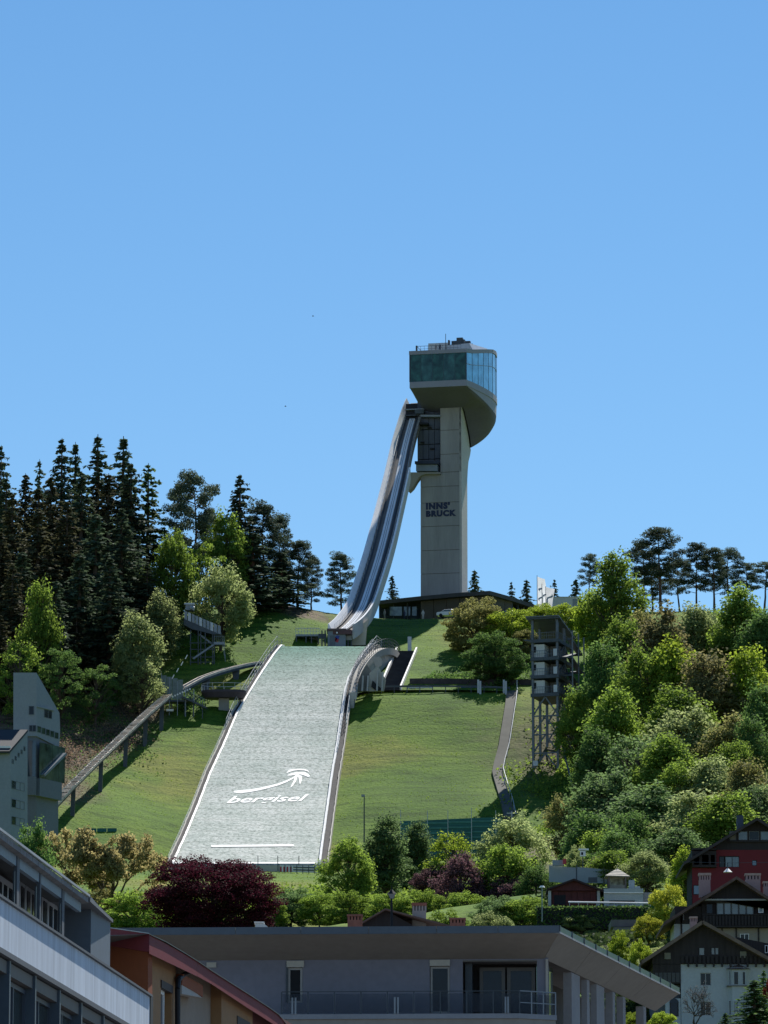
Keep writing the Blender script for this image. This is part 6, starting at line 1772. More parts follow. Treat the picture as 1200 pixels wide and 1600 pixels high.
# vent box on the roof
q = at(400, 1452, 222); b = MB(); x0, x1 = at(399,1440,222).x, at(421,1440,222).x
z0, z1 = zlo+.2, at(410, 1442, 222).z
vb = thing('roof_ventilator', 'pale sloped metal ventilator on the flat roof before the copper beech', 'vent', Vector((x0, 222, z0)))
b = MB(); b.prism([Vector((x0,222,z0)), Vector((x1,222,z0)), Vector((x1,222,z1-.25)), Vector((x1-.3,222,z1)), Vector((x0,222,z1))], (0,.9,0)); b.build('housing', STEEL_L, vb)
b = MB(); b.box(x0-.05, x1-.25, 221.9, 222.95, z1+.003, z1+.05); b.build('cover', WHITE, vb)

# ================================================================ chimneyed dark gable behind the block
dg = thing('dark_gabled_house', 'dark timber gable top showing above the flat roof between brick chimneys', 'house', at(602, 1460, 300))
DKW = mat('dark_timber', (.035,.028,.028), .8, .2, .8, stretch=(6,6,.6))
TILE = mat('brown_tile', (.16,.10,.08), .8, .2, 1.5)
BRICK = mat('red_brick', (.30,.12,.085), .85, .2, 3)
fg = Fac(at(602, 1440, 300), (1, 0, 0))
b = MB(); b.prism([fg.p(552,1470), fg.p(552,1450), fg.p(602,1421.5), fg.p(652,1450), fg.p(652,1470)], (0,9,0)); b.build('gable_wall', DKW, dg)
b = MB(); b.prism([fg.p(542,1454,.6), fg.p(602,1419,.6), fg.p(602,1421.5,.6), fg.p(545,1455,.6)], (0,10.5,0)); b.build('roof_slope', TILE, dg)
b = MB(); b.prism([fg.p(602.1,1419,.6), fg.p(720,1450,.6), fg.p(720,1453,.6), fg.p(602.1,1421.5,.6)], (0,10.5,0)); b.build('roof_slope', TILE, dg)
def chimney(fc, x0, x1, yt, yb, parent, body, cap, dp=.9, out=0.0, tiers=1):
    ch = fc.part((x0+1, yt+(yb-yt)*.28, x1-1, yb), out, dp, body, 'chimney', parent)
    fc.part((x0, yt, x1, yt+(yb-yt)*.10), out+.06, dp+.12, cap, 'cap', ch)
    n = 5
    w = (x1-x0)/n
    for i in range(n): fc.part((x0+i*w+w*.25, yt+(yb-yt)*.10, x0+(i+1)*w-w*.1, yt+(yb-yt)*.28), out, dp, body, 'pier', ch)
    fc.part((x0+.5, yt+(yb-yt)*.105, x1-.5, yt+(yb-yt)*.275), out-.15, dp-.3, BLACK, 'flue', ch)
    return ch
PALE = mat('chimney_render', (.36,.33,.31), .8, .08)
def roofchim(px, lb): return thing('chimney_stack', lb, 'chimney', fg.p(px, 1450))
f2 = Fac(at(602, 1440, 296), (1, 0, 0))
chimney(f2, 542, 567, 1428.5, 1460, dg, BRICK, BRICK); chimney(fg, 643.5, 667, 1408, 1452, dg, PALE, BRICK, out=-1); chimney(f2, 702, 728, 1434, 1462, dg, BRICK, BRICK); chimney(fg, 615, 627, 1416, 1440, dg, BRICK, BRICK, out=-4)
# street lantern
ln = thing('street_lantern', 'old style lantern on a post in front of the dark gable', 'street lamp', at(612, 1450, 290))
q = at(612, 1404, 290); q0 = at(612, 1400, 290); sc_ = 290/F_PX
b = MB(); b.tube(at(612,1460,290), at(612,1404,290), .09, .06, 6); b.build('post', BLACK, ln)
b = MB(); b.tube(at(612,1404,290), at(612,1397,290), .12, .24, 6); b.build('glass_cage', glass('lantern_glass', (.25,.27,.27), .2, .2), ln)
b = MB(); b.tube(at(612,1396.8,290), at(612,1390,290), .30, .06, 6); b.tube(at(612,1390,290), at(612,1383,290), .05, .01, 5); b.build('cap', BLACK, ln)
b = MB(); b.bar(at(607,1397,290), at(609,1404,290), .05,.05); b.bar(at(617,1397,290), at(615,1404,290), .05,.05); b.build('bracket', BLACK, ln)

# ================================================================ old building at the picture edge
old = thing('balcony_building', 'grey office building with whitewashed parapet band and recessed balcony doors', 'building', at(0, 1600, 84))
fl = Fac(at(0, 1404, 84), (math.tan(math.atan(600/7400)), 1, 0))
ZT = fl.p(0, 1404).z; ZB = fl.p(0, 1483).z
aE = fl.sz(234, 1556)[0]; a0 = -16.0
PAR = mat('parapet_paint', (.50,.56,.63), .7, .17, .8, stretch=(5,5,.35), fine=.05)  # white paint, brightened further to carry the sun on the band
OGREY = mat('old_grey', (.085,.10,.115), .7, .08, .6); OG2 = mat('old_grey_panel', (.12,.15,.185), .6, .06, .6)  # greys darkened so the colour carries the shade under the eaves
b = MB(); fl.slab(b, (a0, aE, ZB, ZT), 0, .3); b.build('parapet_band', PAR, old)
b = MB(); fl.slab(b, (a0, aE+.05, ZT+.003, ZT+.05), .06, .42); b.build('coping', OGREY, old)
fl.part((aE+.003, aE+.45, ZB-3, ZT+.04), .02, .3, mat('downpipe_black', (.015,.017,.022), .6), 'corner_trim', old, px=False)
b = MB(); fl.slab(b, (a0, aE, ZB-.10, ZB-.003), .08, .4); b.build('ledge', OGREY, old)
# windows row under the band
xs_ = [-28, 13, 53.5, 92, 126, 161, 195, 228]
ps_ = [fl.sz(x, 1500)[0] for x in xs_]
RB = mat('roller_box', (.115,.11,.105), .6, .08)
for i in range(len(ps_)-1):
    fl.part((ps_[i]+.14, ps_[i+1]-.02, ZB-.36, ZB-.13), -.02, .3, RB, 'roller_box', old, px=False)
    w = (ps_[i]+.12, ps_[i+1], ZB-2.3, ZB-.38)
    fl.window(w, old, glass('office_glass', (.035,.045,.04), .04, .9, .5, spec=1.0), mat('window_frame_blue', (.06,.08,.11), .5), 2, 1, out=-.15, bar=.09, px=False)
    fl.part((ps_[i]-.02, ps_[i]+.12, ZB-2.6, ZB-.12), .03, .2, mat('post_blue', (.07,.10,.13), .5), 'window_post', old, px=False)
fl.part((a0, aE, ZB-3.2, ZB-2.32), 0, .3, OGREY, 'lower_band', old, px=False)
fl.part((a0, aE-.01, ZB-2.3, ZB-.4), -1.2, .2, BLACK, 'office_interior', old, px=False)
# attic storey set back: end wall, door wall, posts, fascia, eaves
fa = Fac(fl.w(0, 0, -1.65), fl.d)
fbd = Fac(fl.w(0, 0, -1.28), fl.d)
aT = fl.sz(154, 1500)[0]
zE = fl.p(0, 1306).z
aAtt = fa.sz(153, 1500)[0]
atticDoor = Fac(fl.w(0, 0, -2.1), fl.d)
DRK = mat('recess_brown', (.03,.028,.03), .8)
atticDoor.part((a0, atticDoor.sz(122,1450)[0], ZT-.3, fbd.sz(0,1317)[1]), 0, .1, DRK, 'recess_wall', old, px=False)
eW = [fa.sz(x, 1450)[0] for x in (121, 152)]
b = MB(); b.prism([fa.w(eW[0], ZT-.4, .3), fa.w(eW[1], ZT-.4, .3), fa.w(eW[1], fa.sz(150,1432)[1]-.05, .3), fa.w(eW[0], fa.sz(122,1402)[1], .3)], -fa.n*3.5); b.build('end_wall', OG2, old)
# fascia boards between the brackets
xb = [-35, 27, 62, 98, 128]
FB = mat('fascia_blue', (.17,.23,.29), .5, .06)
for i in range(len(xb)-1):
    a = fbd.sz(xb[i]+1.5, 1380)[0]; c = fbd.sz(xb[i+1]-1, 1380)[0]
    zt_ = fbd.sz(0, 1317)[1]; zb_ = fbd.sz(0, 1335)[1]
    fbd.part((a, c, zb_, zt_), 0, .1, FB, 'fascia_board', old, px=False)
for i, x in enumerate(xb[1:-1]):
    a = fbd.sz(x, 1380)[0]; w_ = .16 if i % 2 == 0 else .08
    fbd.part((a-w_, a+w_, ZT-.2, fbd.sz(0,1308)[1]), .02, .07, OGREY, 'post', old, px=False)
for x in (57, 95, 23): 
    a = fbd.sz(x, 1380)[0]; fbd.part((a-.05, a+.05, ZT-.2, fbd.sz(0,1345)[1]), .0, .03, STEEL_D, 'rail_post', old, px=False)
# overhanging eaves and gutter
fe = Fac(fl.w(0, 0, -1.2), fl.d)
aG = fe.sz(134, 1397)[0]; zG = fe.sz(0, 1303)[1]
b = MB(); b.prism([fe.w(a0, zG-.10, 0), fe.w(a0, zG, 0), fe.w(a0, zG+.55, -4), fe.w(a0, zG-.10, -4)], fe.d*(aG-a0)); b.build('roof', mat('old_roof', (.07,.075,.08), .7, .15, 1.0), old)
b = MB()
n_g = 44
for i in range(n_g):
    a = a0 + (aG-a0)*i/n_g
    b.prism([fe.w(a+.02, zG-.12, .06), fe.w(a+.02, zG-.01, .06), fe.w(a+.02, zG-.02, -.07), fe.w(a+.02, zG-.14, -.07)], fe.d*((aG-a0)/n_g-.04))
b.build('eaves_tile', mat('eaves_tiles', (.19,.19,.19), .8, .2, 2), old, kind='stuff')
b = MB(); b.bar(fe.w(a0, zG+.03, .08), fe.w(aG, zG+.03, .08), .04, .05); b.build('gutter', mat('gutter_light', (.30,.33,.36), .5), old)
qa = fe.w(aG, zG, .1); qb = fa.w(eW[1]+.1, fa.sz(153,1437)[1], .35)
b = MB(); b.prism([qa, qb, qb-Z*.07, qa-Z*.09], -fe.n*3.6); b.build('roof_end', mat('old_roof2', (.12,.13,.14), .6), old)
# attic doors with white frames
DW = mat('door_white', (.42,.46,.50), .5, .05)
for (x0, x1, yt) in ((-14,11,1364),(22,30,1373),(31,48,1380),(49,55,1393),(57,66,1396),(67,82,1404),(90,99,1421),(100,113,1428)):
    s0 = atticDoor.sz(x0, 1400)[0]; s1 = atticDoor.sz(x1, 1400)[0]
    dz = atticDoor.sz(x0, yt)[1]
    pn = atticDoor.part((s0, s1, ZT-.3, dz), .12, .06, DW, 'balcony_door', old, px=False)
    nn = max(1, int(round((x1-x0)/8)))
    for k in range(nn):
        u0 = s0 + (s1-s0)*(k+.22)/nn; u1 = s0 + (s1-s0)*(k+.78)/nn
        atticDoor.part((u0, u1, ZT+.02, dz-.14), .14, .01, G_DARK, 'pane', pn, px=False)
b = MB(); fl.slab(b, (a0, aE-.1, ZT-.38, ZT-.30), -.31, 1.7); b.build('balcony_floor', OGREY, old)
b = MB(); b.prism([fl.w(a0,0,-.35), fl.w(aE,0,-.35), fl.w(aE,0,-6), fl.w(a0,0,-6)], Z*(ZB-3.3)); b.build('lower_storeys', OGREY, old)

# ================================================================ orange building with red fascia
orb = thing('orange_building', 'orange rendered building with dark red fascia and black downpipe', 'building', at(235, 1600, 140))
REDF = mat('fascia_red', (.185,.032,.042), .65, .08, .5, spec=.2); ORG = mat('render_orange', (.26,.075,.028), .85, .06, .4); TAN = mat('render_ochre', (.33,.185,.085), .85, .06, .4); BEI = mat('render_beige', (.30,.24,.185), .85, .06, .4)
d1 = Vector((math.sin(R(6.6)), math.cos(R(6.6)), 0))
rf = Fac(at(233, 1459, 140), d1)
def curve_fascia(pts, name):
    """red boards following the swept roof edge, each board its own piece"""
    for (x0, t0, b0_), (x1, t1, b1_) in zip(pts, pts[1:]):
        n = 6; secs = []
        for i in range(n+1):
            f = i/n; x = x0 + (x1-x0)*f*.997 + .15
            secs.append([rf.p(x, t0+(t1-t0)*f), rf.p(x, b0_+(b1_-b0_)*f), rf.p(x, b0_+(b1_-b0_)*f, -.15), rf.p(x, t0+(t1-t0)*f, -.15)])
        b = MB(); b.sweep(secs); b.build(name, REDF, orb)
curve_fascia([(233,1460,1490),(309,1502,1526),(331,1517,1538),(390,1555,1577),(436,1586,1606),(447,1600,1612)], 'fascia_board')
b = MB(); secs = []
for x, t in [(233,1458.5),(260,1471),(290,1489),(309,1501),(331,1516),(360,1534.5),(390,1553.5),(420,1573),(436,1584.5),(444,1593),(448,1601)]:
    secs.append([rf.p(x, t, .05), rf.p(x, t+1.3, .05), rf.p(x, t+1.3, -.3), rf.p(x, t, -.3)])
b.sweep(secs); b.build('roof_edge_flashing', STEEL_D, orb)
secs = []
for x, t in [(233,1459.5),(260,1472),(290,1490),(309,1502),(331,1517),(360,1535.5),(390,1554.5),(420,1574),(436,1585.5),(446,1600)]:
    p = rf.p(x, t); secs.append([p, p-rf.n*.1, p-Z*.15-rf.n*9+Vector((0,0,0)), p-Z*.3-rf.n*9])
b = MB(); b.sweep(secs); b.build('roof', CONC_D, orb)
lf = Fac(at(233, 1459, 140), (1.0, -0.14*1.0, 0))
l0 = at(233,1459,140); 
b = MB(); lfp = [at(153,1447,143.5), at(232.6,1459,140), at(232.6,1487,140), at(153,1474,143.5)]
b.prism(lfp, (0,.2,0)); b.build('fascia_board', REDF, orb)['label'] = 'shaded dark red fascia of the short side'
b = MB(); b.prism([at(150,1471,144.2), at(231.2,1484,140.9), at(231.2,1640,140.9), at(150,1640,144.2)], (.1,.6,0)); b.build('short_wall', ORG, orb)
b = MB(); b.prism([at(152,1446,143.4), at(233,1457.8,139.9), at(233,1459,139.9), at(152,1447.2,143.4)], (0,.3,0)); b.build('roof_edge_flashing', STEEL_L, orb)
w1 = Fac(at(232, 1540, 140.9) - rf.n*.25, d1)
BIG = 1680
w1.wall((232, 1486, 275, BIG), [(251.5, 1532, 268.5, 1640)], TAN, 'long_wall', orb, depth=.25)
w1.part((251, 1531, 268.5, 1543), .04, .2, mat('shutter_brown', (.06,.045,.04), .7), 'shutter', orb)
w1.window((252, 1544, 262, 1640), orb, G_NIGHT, WHITE, 1, 1, out=-.1, bar=.12)
w2 = Fac(w1.w(0, 0, -.5), d1)
w2.part((268, 1495, 290, BIG), -.05, .3, ORG, 'recess_wall', orb)
b = MB(); 
for q0_, q1_ in (((296,1519),(288,1523)),((288,1523),(279,1530)),((279,1530),(277.5,1545)),((277.5,1545),(277.5,1660))):
    b.tube(w1.p(*q0_, .15), w1.p(*q1_, .15), .085, sides=8)
b.build('downpipe', mat('downpipe_black', (.015,.017,.022), .6), orb)
w3 = Fac(w1.w(0, 0, .12), d1)
w3.part((283, 1500, 346, BIG), -.35, .3, BEI, 'bay_wall', orb); w3.part((346.3, 1530, 395, BIG), .0, .6, TAN, 'bay_wall', orb)
w3.part((395.3, 1560, 470, BIG), -.15, .4, mat('render_dark_red', (.12,.03,.03), .85), 'end_bay_wall', orb)
w3.part((370, 1587, 390, 1600), .03, .1, mat('shutter_brown', (.06,.045,.04), .7), 'shutter', orb)
b = MB(); b.prism([w3.p(286,1522,.1), w3.p(317,1540,.1), w3.p(317,1558,.1), w3.p(308,1552,.1), w3.p(284,1538,.1)], -w3.n*.3); b.build('balcony_soffit', ORG, orb)
b = MB(); b.prism([w3.p(284,1538.5,.08), w3.p(308,1552.5,.08), w3.p(316,1559,.08), w3.p(284,1553,.08)], -w3.n*.3); b.build('balcony_underside', CONC_L, orb)
b = MB(); b.prism([w1.w(.3,0,-.6), w1.w(36,0,-.6), w1.w(36,0,-9), w1.w(.3,0,-9)], Z*(w1.p(232,1500).z-1.6)); b.build('core', BEI, orb)

# ================================================================ chalets on the slope
def gable_roof(fc, apex, left, right, out, length, th_, m, parent):
    """two roof slopes from pixel apex / eaves on plane fc"""
    o = []
    for e, nm in ((left, 0), (right, 1)):
        a = fc.p(*apex, out); c = fc.p(*e, out); x = -.004 if nm == 0 else .004
        a = a + fc.d * x
        b = MB(); b.prism([a, c, c-Z*th_, a-Z*th_], -fc.n*length); o.append(b.build('roof_slope', m, parent))
    return o
WCH = mat('chalet_white', (.42,.45,.46), .85, .07, .4); RT = mat('chalet_tile', (.12,.075,.06), .8, .25, 2.0); WD = mat('chalet_wood', (.030,.024,.023), .8, .3, 1.0, stretch=(5,5,.5)); CUR = mat('curtain_pane', (.20,.19,.15), .8, .1); BARG = mat('barge_board', (.17,.12,.09), .8, .2, 2)
ca = thing('white_chalet', 'white rendered chalet with black timber gable, lowest of the chalets', 'house', at(1100, 1600, 430))
c1 = Fac(at(1100, 1540, 430), (1, 0, 0))
gable_roof(c1, (1098,1439), (1001,1503), (1216,1505), 1.2, 13, .28, RT, ca)
b = MB(); b.prism([c1.p(1019,1506,.15), c1.p(1019,1493,.15), c1.p(1098,1441.5,.15), c1.p(1203,1500,.15), c1.p(1206,1506.5,.15)], (0,10,0)); b.build('timber_gable', WD, ca)
for e in ((1003,1503.5),(1214,1505)):
    b = MB(); b.bar(c1.p(1098,1440.5,1.25), c1.p(*e,1.25), .08, .3); b.build('barge_board', BARG, ca)
hs = [(1094,1520,1111,1540),(1094,1565,1111,1587),(1046,1565,1060,1588)]
c1.wall((1063.5, 1506.5, 1240, 1640), [hs[0], hs[1]], WCH, 'white_wall', ca, depth=.2)
c1.part((1040, 1560, 1063.4, 1640), -.02, 8, WCH, 'side_wall', ca)
for h_ in hs[:2]: c1.window(h_, ca, G_DARK, FRW, 2, 1, out=-.08, bar=.06)
c1.window((1046.5,1565,1060,1588), ca, G_NIGHT, WD, 1, 1, out=.05, bar=.08)
b = MB(); cpt = c1.p(1053.3, 1567, .06); b.prism([cpt + Vector((math.cos(t)*.42, 0, math.sin(t)*.42)) for t in [i*math.pi/6 for i in range(7)]], (0,.1,0)); b.build('window_arch', G_NIGHT, ca)
c1.part((1020, 1506.8, 1063.3, 1537), .1, 6, WD, 'timber_wing', ca)
for i in range(6): c1.part((1023+i*6.6, 1520, 1028.6+i*6.6, 1535), .16, .05, mat('old_shutter', (.07,.07,.07), .7), 'timber_panel', ca)
c1.part((1020, 1537.5, 1063, 1600), -1.0, 5, mat('wing_dark_grey', (.10,.11,.12), .8), 'wing_wall', ca)  # plain dark grey wall below the timber wing
for i in range(12): c1.part((1074+i*13.2, 1506, 1076.5+i*13.2, 1511), .6, .7, WD, 'joist', ca)
for (x0,y0,x1,y1) in ((1092,1481,1100.5,1493),(1111,1481,1116.5,1492),(1117,1481,1122.5,1492)):
    c1.window((x0,y0,x1,y1), ca, mat('pane_grey', (.24,.26,.27), .4), WD, 1, 1, out=.22, bar=.03)
for (x0,y0,x1,y1) in ((1038,1489,1047.5,1499),(1156,1487,1166,1497)): c1.part((x0,y0,x1,y1), .22, .05, CUR, 'shutter', ca)
for i in range(20): c1.part((1064+i*6.7, 1494, 1068+i*6.7, 1505.5), .3, .04, WD, 'balcony_slat', ca)
# bay
bay = MB(); z0b, z1b = 20, c1.p(1150,1513).z
pb = [c1.w(c1.sz(1136,1520)[0],0,0), c1.w(c1.sz(1143,1520)[0],0,.75), c1.w(c1.sz(1161,1520)[0],0,.75), c1.w(c1.sz(1171,1520)[0],0,0)]
bay.prism([q+Z*z0b for q in pb], Z*(z1b-z0b)); bay.build('bay', WCH, ca)
cbf = Fac(c1.w(0,0,.78), (1,0,0))
for (yt, yb) in ((1518,1539),(1564,1586)):
    for x0, x1 in ((1146,1154),(1159.5,1165)): cbf.window((x0,yt,x1,yb), ca, G_DARK if yt < 1550 else mat('pane_grey', (.24,.26,.27), .4), WCH, 1, 1, out=.05, bar=.05)
    c1.window((1138.5,yt,1141.5,yb), ca, G_DARK, WCH, 1, 1, out=.5, bar=.03)
    cbf.part((1136,yb+.5,1171,yb+2), .12, .9, CONC_D, 'sill', ca)
b = MB(); ap = c1.p(1153,1507,.2); 
ev = [c1.p(1134,1514,.05), c1.p(1141,1514.5,1.0), c1.p(1163,1514.5,1.0), c1.p(1173,1514,.05)]
for i in range(3): b.poly([ap, ev[i], ev[i+1]])
b.poly([ap, ev[3], ev[0]]); b.poly(ev[::-1]); b.build('bay_roof', RT, ca)
# dormer wing to the right
c1b = Fac(at(1190, 1500, 436), (1,0,0))
b = MB(); b.prism([c1b.p(1150,1464), c1b.p(1205,1475), c1b.p(1240,1500), c1b.p(1240,1505), c1b.p(1150,1490)], (0,6,0)); b.build('dormer', WD, ca)
c1b.window((1195,1477,1200,1489), ca, G_DARK, WHITE, 1, 1, out=.05, bar=.05)
b = MB(); b.prism([c1.p(1063,1640,-.25), c1.p(1240,1640,-.25), c1.p(1240,1506,-.25), c1.p(1063,1506,-.25)], (0,9,0)); b.build('core', BLACK, ca)

cb = thing('brown_chalet', 'dark brown timber chalet with glazed gable balcony and pink chimneys, middle of the chalets', 'house', at(1150, 1500, 452))
c2_ = Fac(at(1150, 1440, 452), (1, 0, 0))
gable_roof(c2_, (1151,1369), (1037,1441), (1262,1441), 1.3, 13, .3, RT, cb)
b = MB(); b.prism([c2_.p(1096,1410), c2_.p(1096,1402), c2_.p(1151,1372), c2_.p(1240,1428), c2_.p(1240,1410)], (0,9,0)); b.build('timber_gable', WD, cb)
c2_.part((1097, 1410.3, 1240, 1447), -.6, 8, WD, 'upper_wall', cb)
c2_.part((1055, 1415, 1096.8, 1442), -.7, 8, WD, 'side_bay', cb)
c2_.part((1098, 1405, 1240, 1407.5), .35, .5, mat('gable_sill', (.35,.36,.37), .7), 'gable_ledge', cb)
c2_.window((1104,1411,1114.5,1427), cb, G_NIGHT, WD, 1, 1, out=-.5, bar=.06)
for i in range(5): c2_.window((1120+i*11.6,1410,1131+i*11.6,1429), cb, glass('veranda_glass', (.09,.11,.12), .1, .4, 1), mat('veranda_frame', (.13,.14,.14), .7), 1, 1, out=-.3, bar=.07)
c2_.window((1185,1412,1193,1426), cb, glass('veranda_glass', (.09,.11,.12), .1, .4, 1), WHITE, 1, 1, out=-.2, bar=.09)
for i in range(24): c2_.part((1098+i*5, 1430.5, 1101.8+i*5, 1446), .15, .06, WD, 'balcony_slat', cb)
c2_.part((1097, 1428.5, 1240, 1430.2), .22, .2, WD, 'balcony_rail', cb); c2_.part((1097, 1446.5, 1240, 1449), .22, .9, WD, 'balcony_floor', cb)
CRE = mat('cream_render', (.30,.27,.22), .85, .08)
c2_.part((1120, 1449.3, 1240, 1480), -.7, 7, CRE, 'cream_wall', cb)
for x in (1128, 1150, 1185, 1210): c2_.part((x, 1449.3, x+2, 1480), -.6, .1, WD, 'timber_post', cb)
c2_.part((1054, 1442.4, 1095, 1480), -.8, 6, WCH, 'white_wing', cb); c2_.part((1064, 1430, 1066.5, 1480), -.7, .1, WD, 'timber_post', cb)
c2_.window((1157,1458,1171,1475), cb, G_DARK, WHITE, 2, 1, out=-.6, bar=.06)
c2_.window((1067.5,1425,1070,1437), cb, mat('pane_grey', (.24,.26,.27), .4), WD, 1, 1, out=-.6, bar=.03)
PINK = mat('chimney_pink', (.33,.22,.21), .8, .1)
c2c = Fac(at(1150, 1440, 455), (1, 0, 0)); BRL = mat('chimney_brick_light', (.42,.30,.25), .8, .15, 3)
for (x0,x1,yt,yb) in ((1091.5,1111,1364,1402),(1164,1189,1364.5,1398),(1192,1212,1377,1406)): chimney(c2c, x0, x1, yt, yb, cb, PINK, BRL)
chimney(c1b, 1077.5, 1090, 1432, 1460, ca, PINK, BRL)

rc = thing('red_chalet', 'red rendered chalet with black timber gable, highest of the chalets', 'house', at(1150, 1420, 474))
c3 = Fac(at(1150, 1350, 474), (1, 0, 0)); REDW = mat('chalet_red', (.16,.018,.024), .8, .08)
gable_roof(c3, (1183,1277), (1068,1347), (1290,1345), 1.3, 13, .3, mat('chalet_tile_dark', (.05,.04,.04), .8, .2, 2), rc)
b = MB(); b.prism([c3.p(1118,1328), c3.p(1118,1318), c3.p(1183,1280), c3.p(1240,1312), c3.p(1240,1328)], (0,9,0)); b.build('timber_gable', WD, rc)
c3.wall((1081, 1328, 1240, 1450), [(1123.5,1337.5,1155,1355),(1175,1344,1182.5,1352.5)], REDW, 'red_wall', rc, depth=.2)
b = MB(); b.prism([c3.p(1081,1345,-.01), c3.p(1081,1341,-.01), c3.p(1118,1319,-.01), c3.p(1118,1328.3,-.01), c3.p(1081,1328.3,-.01)][:4], (0,.3,0)); b.build('wall_top', REDW, rc)
b = MB(); b.prism([c3.p(1081,1328,-.25), c3.p(1240,1328,-.25), c3.p(1240,1450,-.25), c3.p(1081,1450,-.25)], (0,8,0)); b.build('core', BLACK, rc)
for (x0,x1,g_) in ((1140,1150,CUR),(1153.5,1168,glass('veranda_glass', (.09,.11,.12), .1, .4, 1)),(1170,1186,G_DARK),(1188,1204,glass('veranda_glass', (.09,.11,.12), .1, .4, 1))):
    c3.window((x0,1299,x1,1313), rc, g_, mat('veranda_frame', (.13,.14,.14), .7), 1, 1, out=.08, bar=.06)
c3.part((1138, 1314, 1240, 1316), .25, .3, WD, 'gable_ledge', rc)
c3.window((1124,1338,1132,1355), rc, G_DARK, WD, 1, 1, out=-.06, bar=.05); c3.window((1133,1338,1155,1355), rc, glass('veranda_glass', (.09,.11,.12), .1, .4, 1), WD, 2, 1, out=-.06, bar=.05)
c3.window((1175,1344,1182.5,1352.5), rc, glass('blue_pane', (.08,.13,.20), .1, .2), WD, 1, 1, out=-.06, bar=.05)
br = Fac(c3.w(0,0,.7), (1,0,0))
br.part((1081.5, 1329.5, 1119, 1355), 0, .7, WD, 'bay', rc)
for x0, x1, g_ in ((1083.5,1093,glass('blue_pane', (.16,.24,.34), .1, .2)),(1096,1108,glass('veranda_glass', (.09,.11,.12), .1, .4, 1)),(1109.5,1117.5,G_DARK)): br.window((x0,1335,x1,1352), rc, g_, WD, 1, 1, out=.05, bar=.05)
c3.part((1081.5, 1353.3, 1119, 1356), .75, .8, WD, 'bay_sill', rc); c3.part((1081, 1326.5, 1119, 1329.3), .8, .9, WD, 'bay_roof', rc)
c3.window((1083,1383,1093,1398), rc, glass('blue_pane', (.16,.24,.34), .1, .2), WD, 1, 1, out=.06, bar=.06)
c3.part((1155, 1268, 1165, 1290), -3, 1, mat('slate_chimney', (.04,.06,.09), .6), 'chimney', rc)
# wall lamp hanging before the red chalet
lp = thing('hanging_street_lamp', 'white enamel street lamp shade hanging before the red chalet wall', 'street lamp', at(1137, 1363, 446))
p = at(1137, 1363, 446)
b = MB(); b.tube(p, p+Z*.35, .44, .10, 12); b.build('shade', WHITE, lp)
b = MB(); b.tube(p+Z*.36, p+Z*.9, .05); b.tube(p+Z*.9, p+Vector((4.2,.5,1.0)), .02, sides=4); b.tube(p+Z*.9, p+Vector((-4.5,.5,1.05)), .02, sides=4); b.build('suspension_wire', STEEL_D, lp)

# ================================================================ garden terrace with shed, pavilion and garage
YG = 540
gf = Fac(at(900, 1400, YG), (1, 0, 0))
gw = thing('grey_garden_wall', 'long pale grey wall of three slabs with narrow dark joints behind the shed', 'wall', at(900, 1378, YG+14))
gfw = Fac(at(900, 1370, YG+14), (1, .0, 0)); GWM = mat('garden_wall_grey', (.26,.31,.34), .75, .07)
for x0, x1 in ((858,900),(901.5,942.5),(944.5,990)):
    b = MB(); b.prism([gfw.p(x0,1378+(x0-858)*.03), gfw.p(x1,1380), gfw.p(x1,1353.5+(x1-858)*.055), gfw.p(x0,1352+(x0-858)*.06)], (0,.5,0)); b.build('slab', GWM, gw)
for x in (900.7, 943.5): gfw.part((x-.8, 1352, x+.8, 1380), .05, .2, STEEL_D, 'joint_post', gw)
tag(gfw.part((863, 1345, 881, 1353.5), .8, .5, GWM, 'upper_wall_piece', None), 'short pale wall piece above the end of the long grey wall', 'wall')
tag(gfw.part((879, 1344, 884, 1352), 1.5, .3, RED, 'red_bin', None), 'small red box at the end of the short pale wall piece', 'box')
hutp = thing('yellow_hut', 'small ochre hut with round-topped front behind the grey wall', 'hut', at(932, 1360, YG+22))
gh2 = Fac(at(932, 1350, YG+22), (1,0,0)); OCH = mat('ochre_boards', (.42,.27,.10), .8, .15)
b = MB(); b.prism([gh2.p(x,y) for x,y in [(923,1360),(923,1344),(927,1339),(933,1337.5),(938,1340),(940,1346),(940,1360)]], (0,2,0)); b.build('front', OCH, hutp)
gh2.part((934,1344,940.5,1360), .05, .1, mat('hut_door_brown', (.20,.10,.05), .8), 'door', hutp)
bh = thing('bird_house', 'little white lantern box with flat roof on a post over the fruit tree', 'bird house', at(911, 1360, YG+16))
gbh = Fac(at(911, 1340, YG+16), (1,0,0)); gbh.part((906.5,1329.5,915,1338), 0, .6, WHITE, 'box', bh); gbh.part((904,1326,920,1328.5), .1, .9, WHITE, 'roof', bh); gbh.part((910,1338.2,911.5,1362), -.2, .15, STEEL_D, 'post', bh); gbh.part((908,1331.5,911,1336), .03, .02, BLACK, 'opening', bh)
pv = thing('shingled_pavilion', 'open garden pavilion with pale pyramid shingle roof', 'pavilion', at(965, 1388, YG+4))
pf = Fac(at(965, 1380, YG+4), (1,0,0)); SHI = mat('pale_shingle', (.46,.42,.35), .8, .2, 3)
ap = pf.p(964.5, 1357.5, -1.4); c4 = [pf.p(946,1368.5,.3), pf.p(984,1369.5,.3), pf.p(984,1369.5,.3)+Vector((0,3.2,0)), pf.p(946,1368.5,.3)+Vector((0,3.2,0))]
nrow = 5
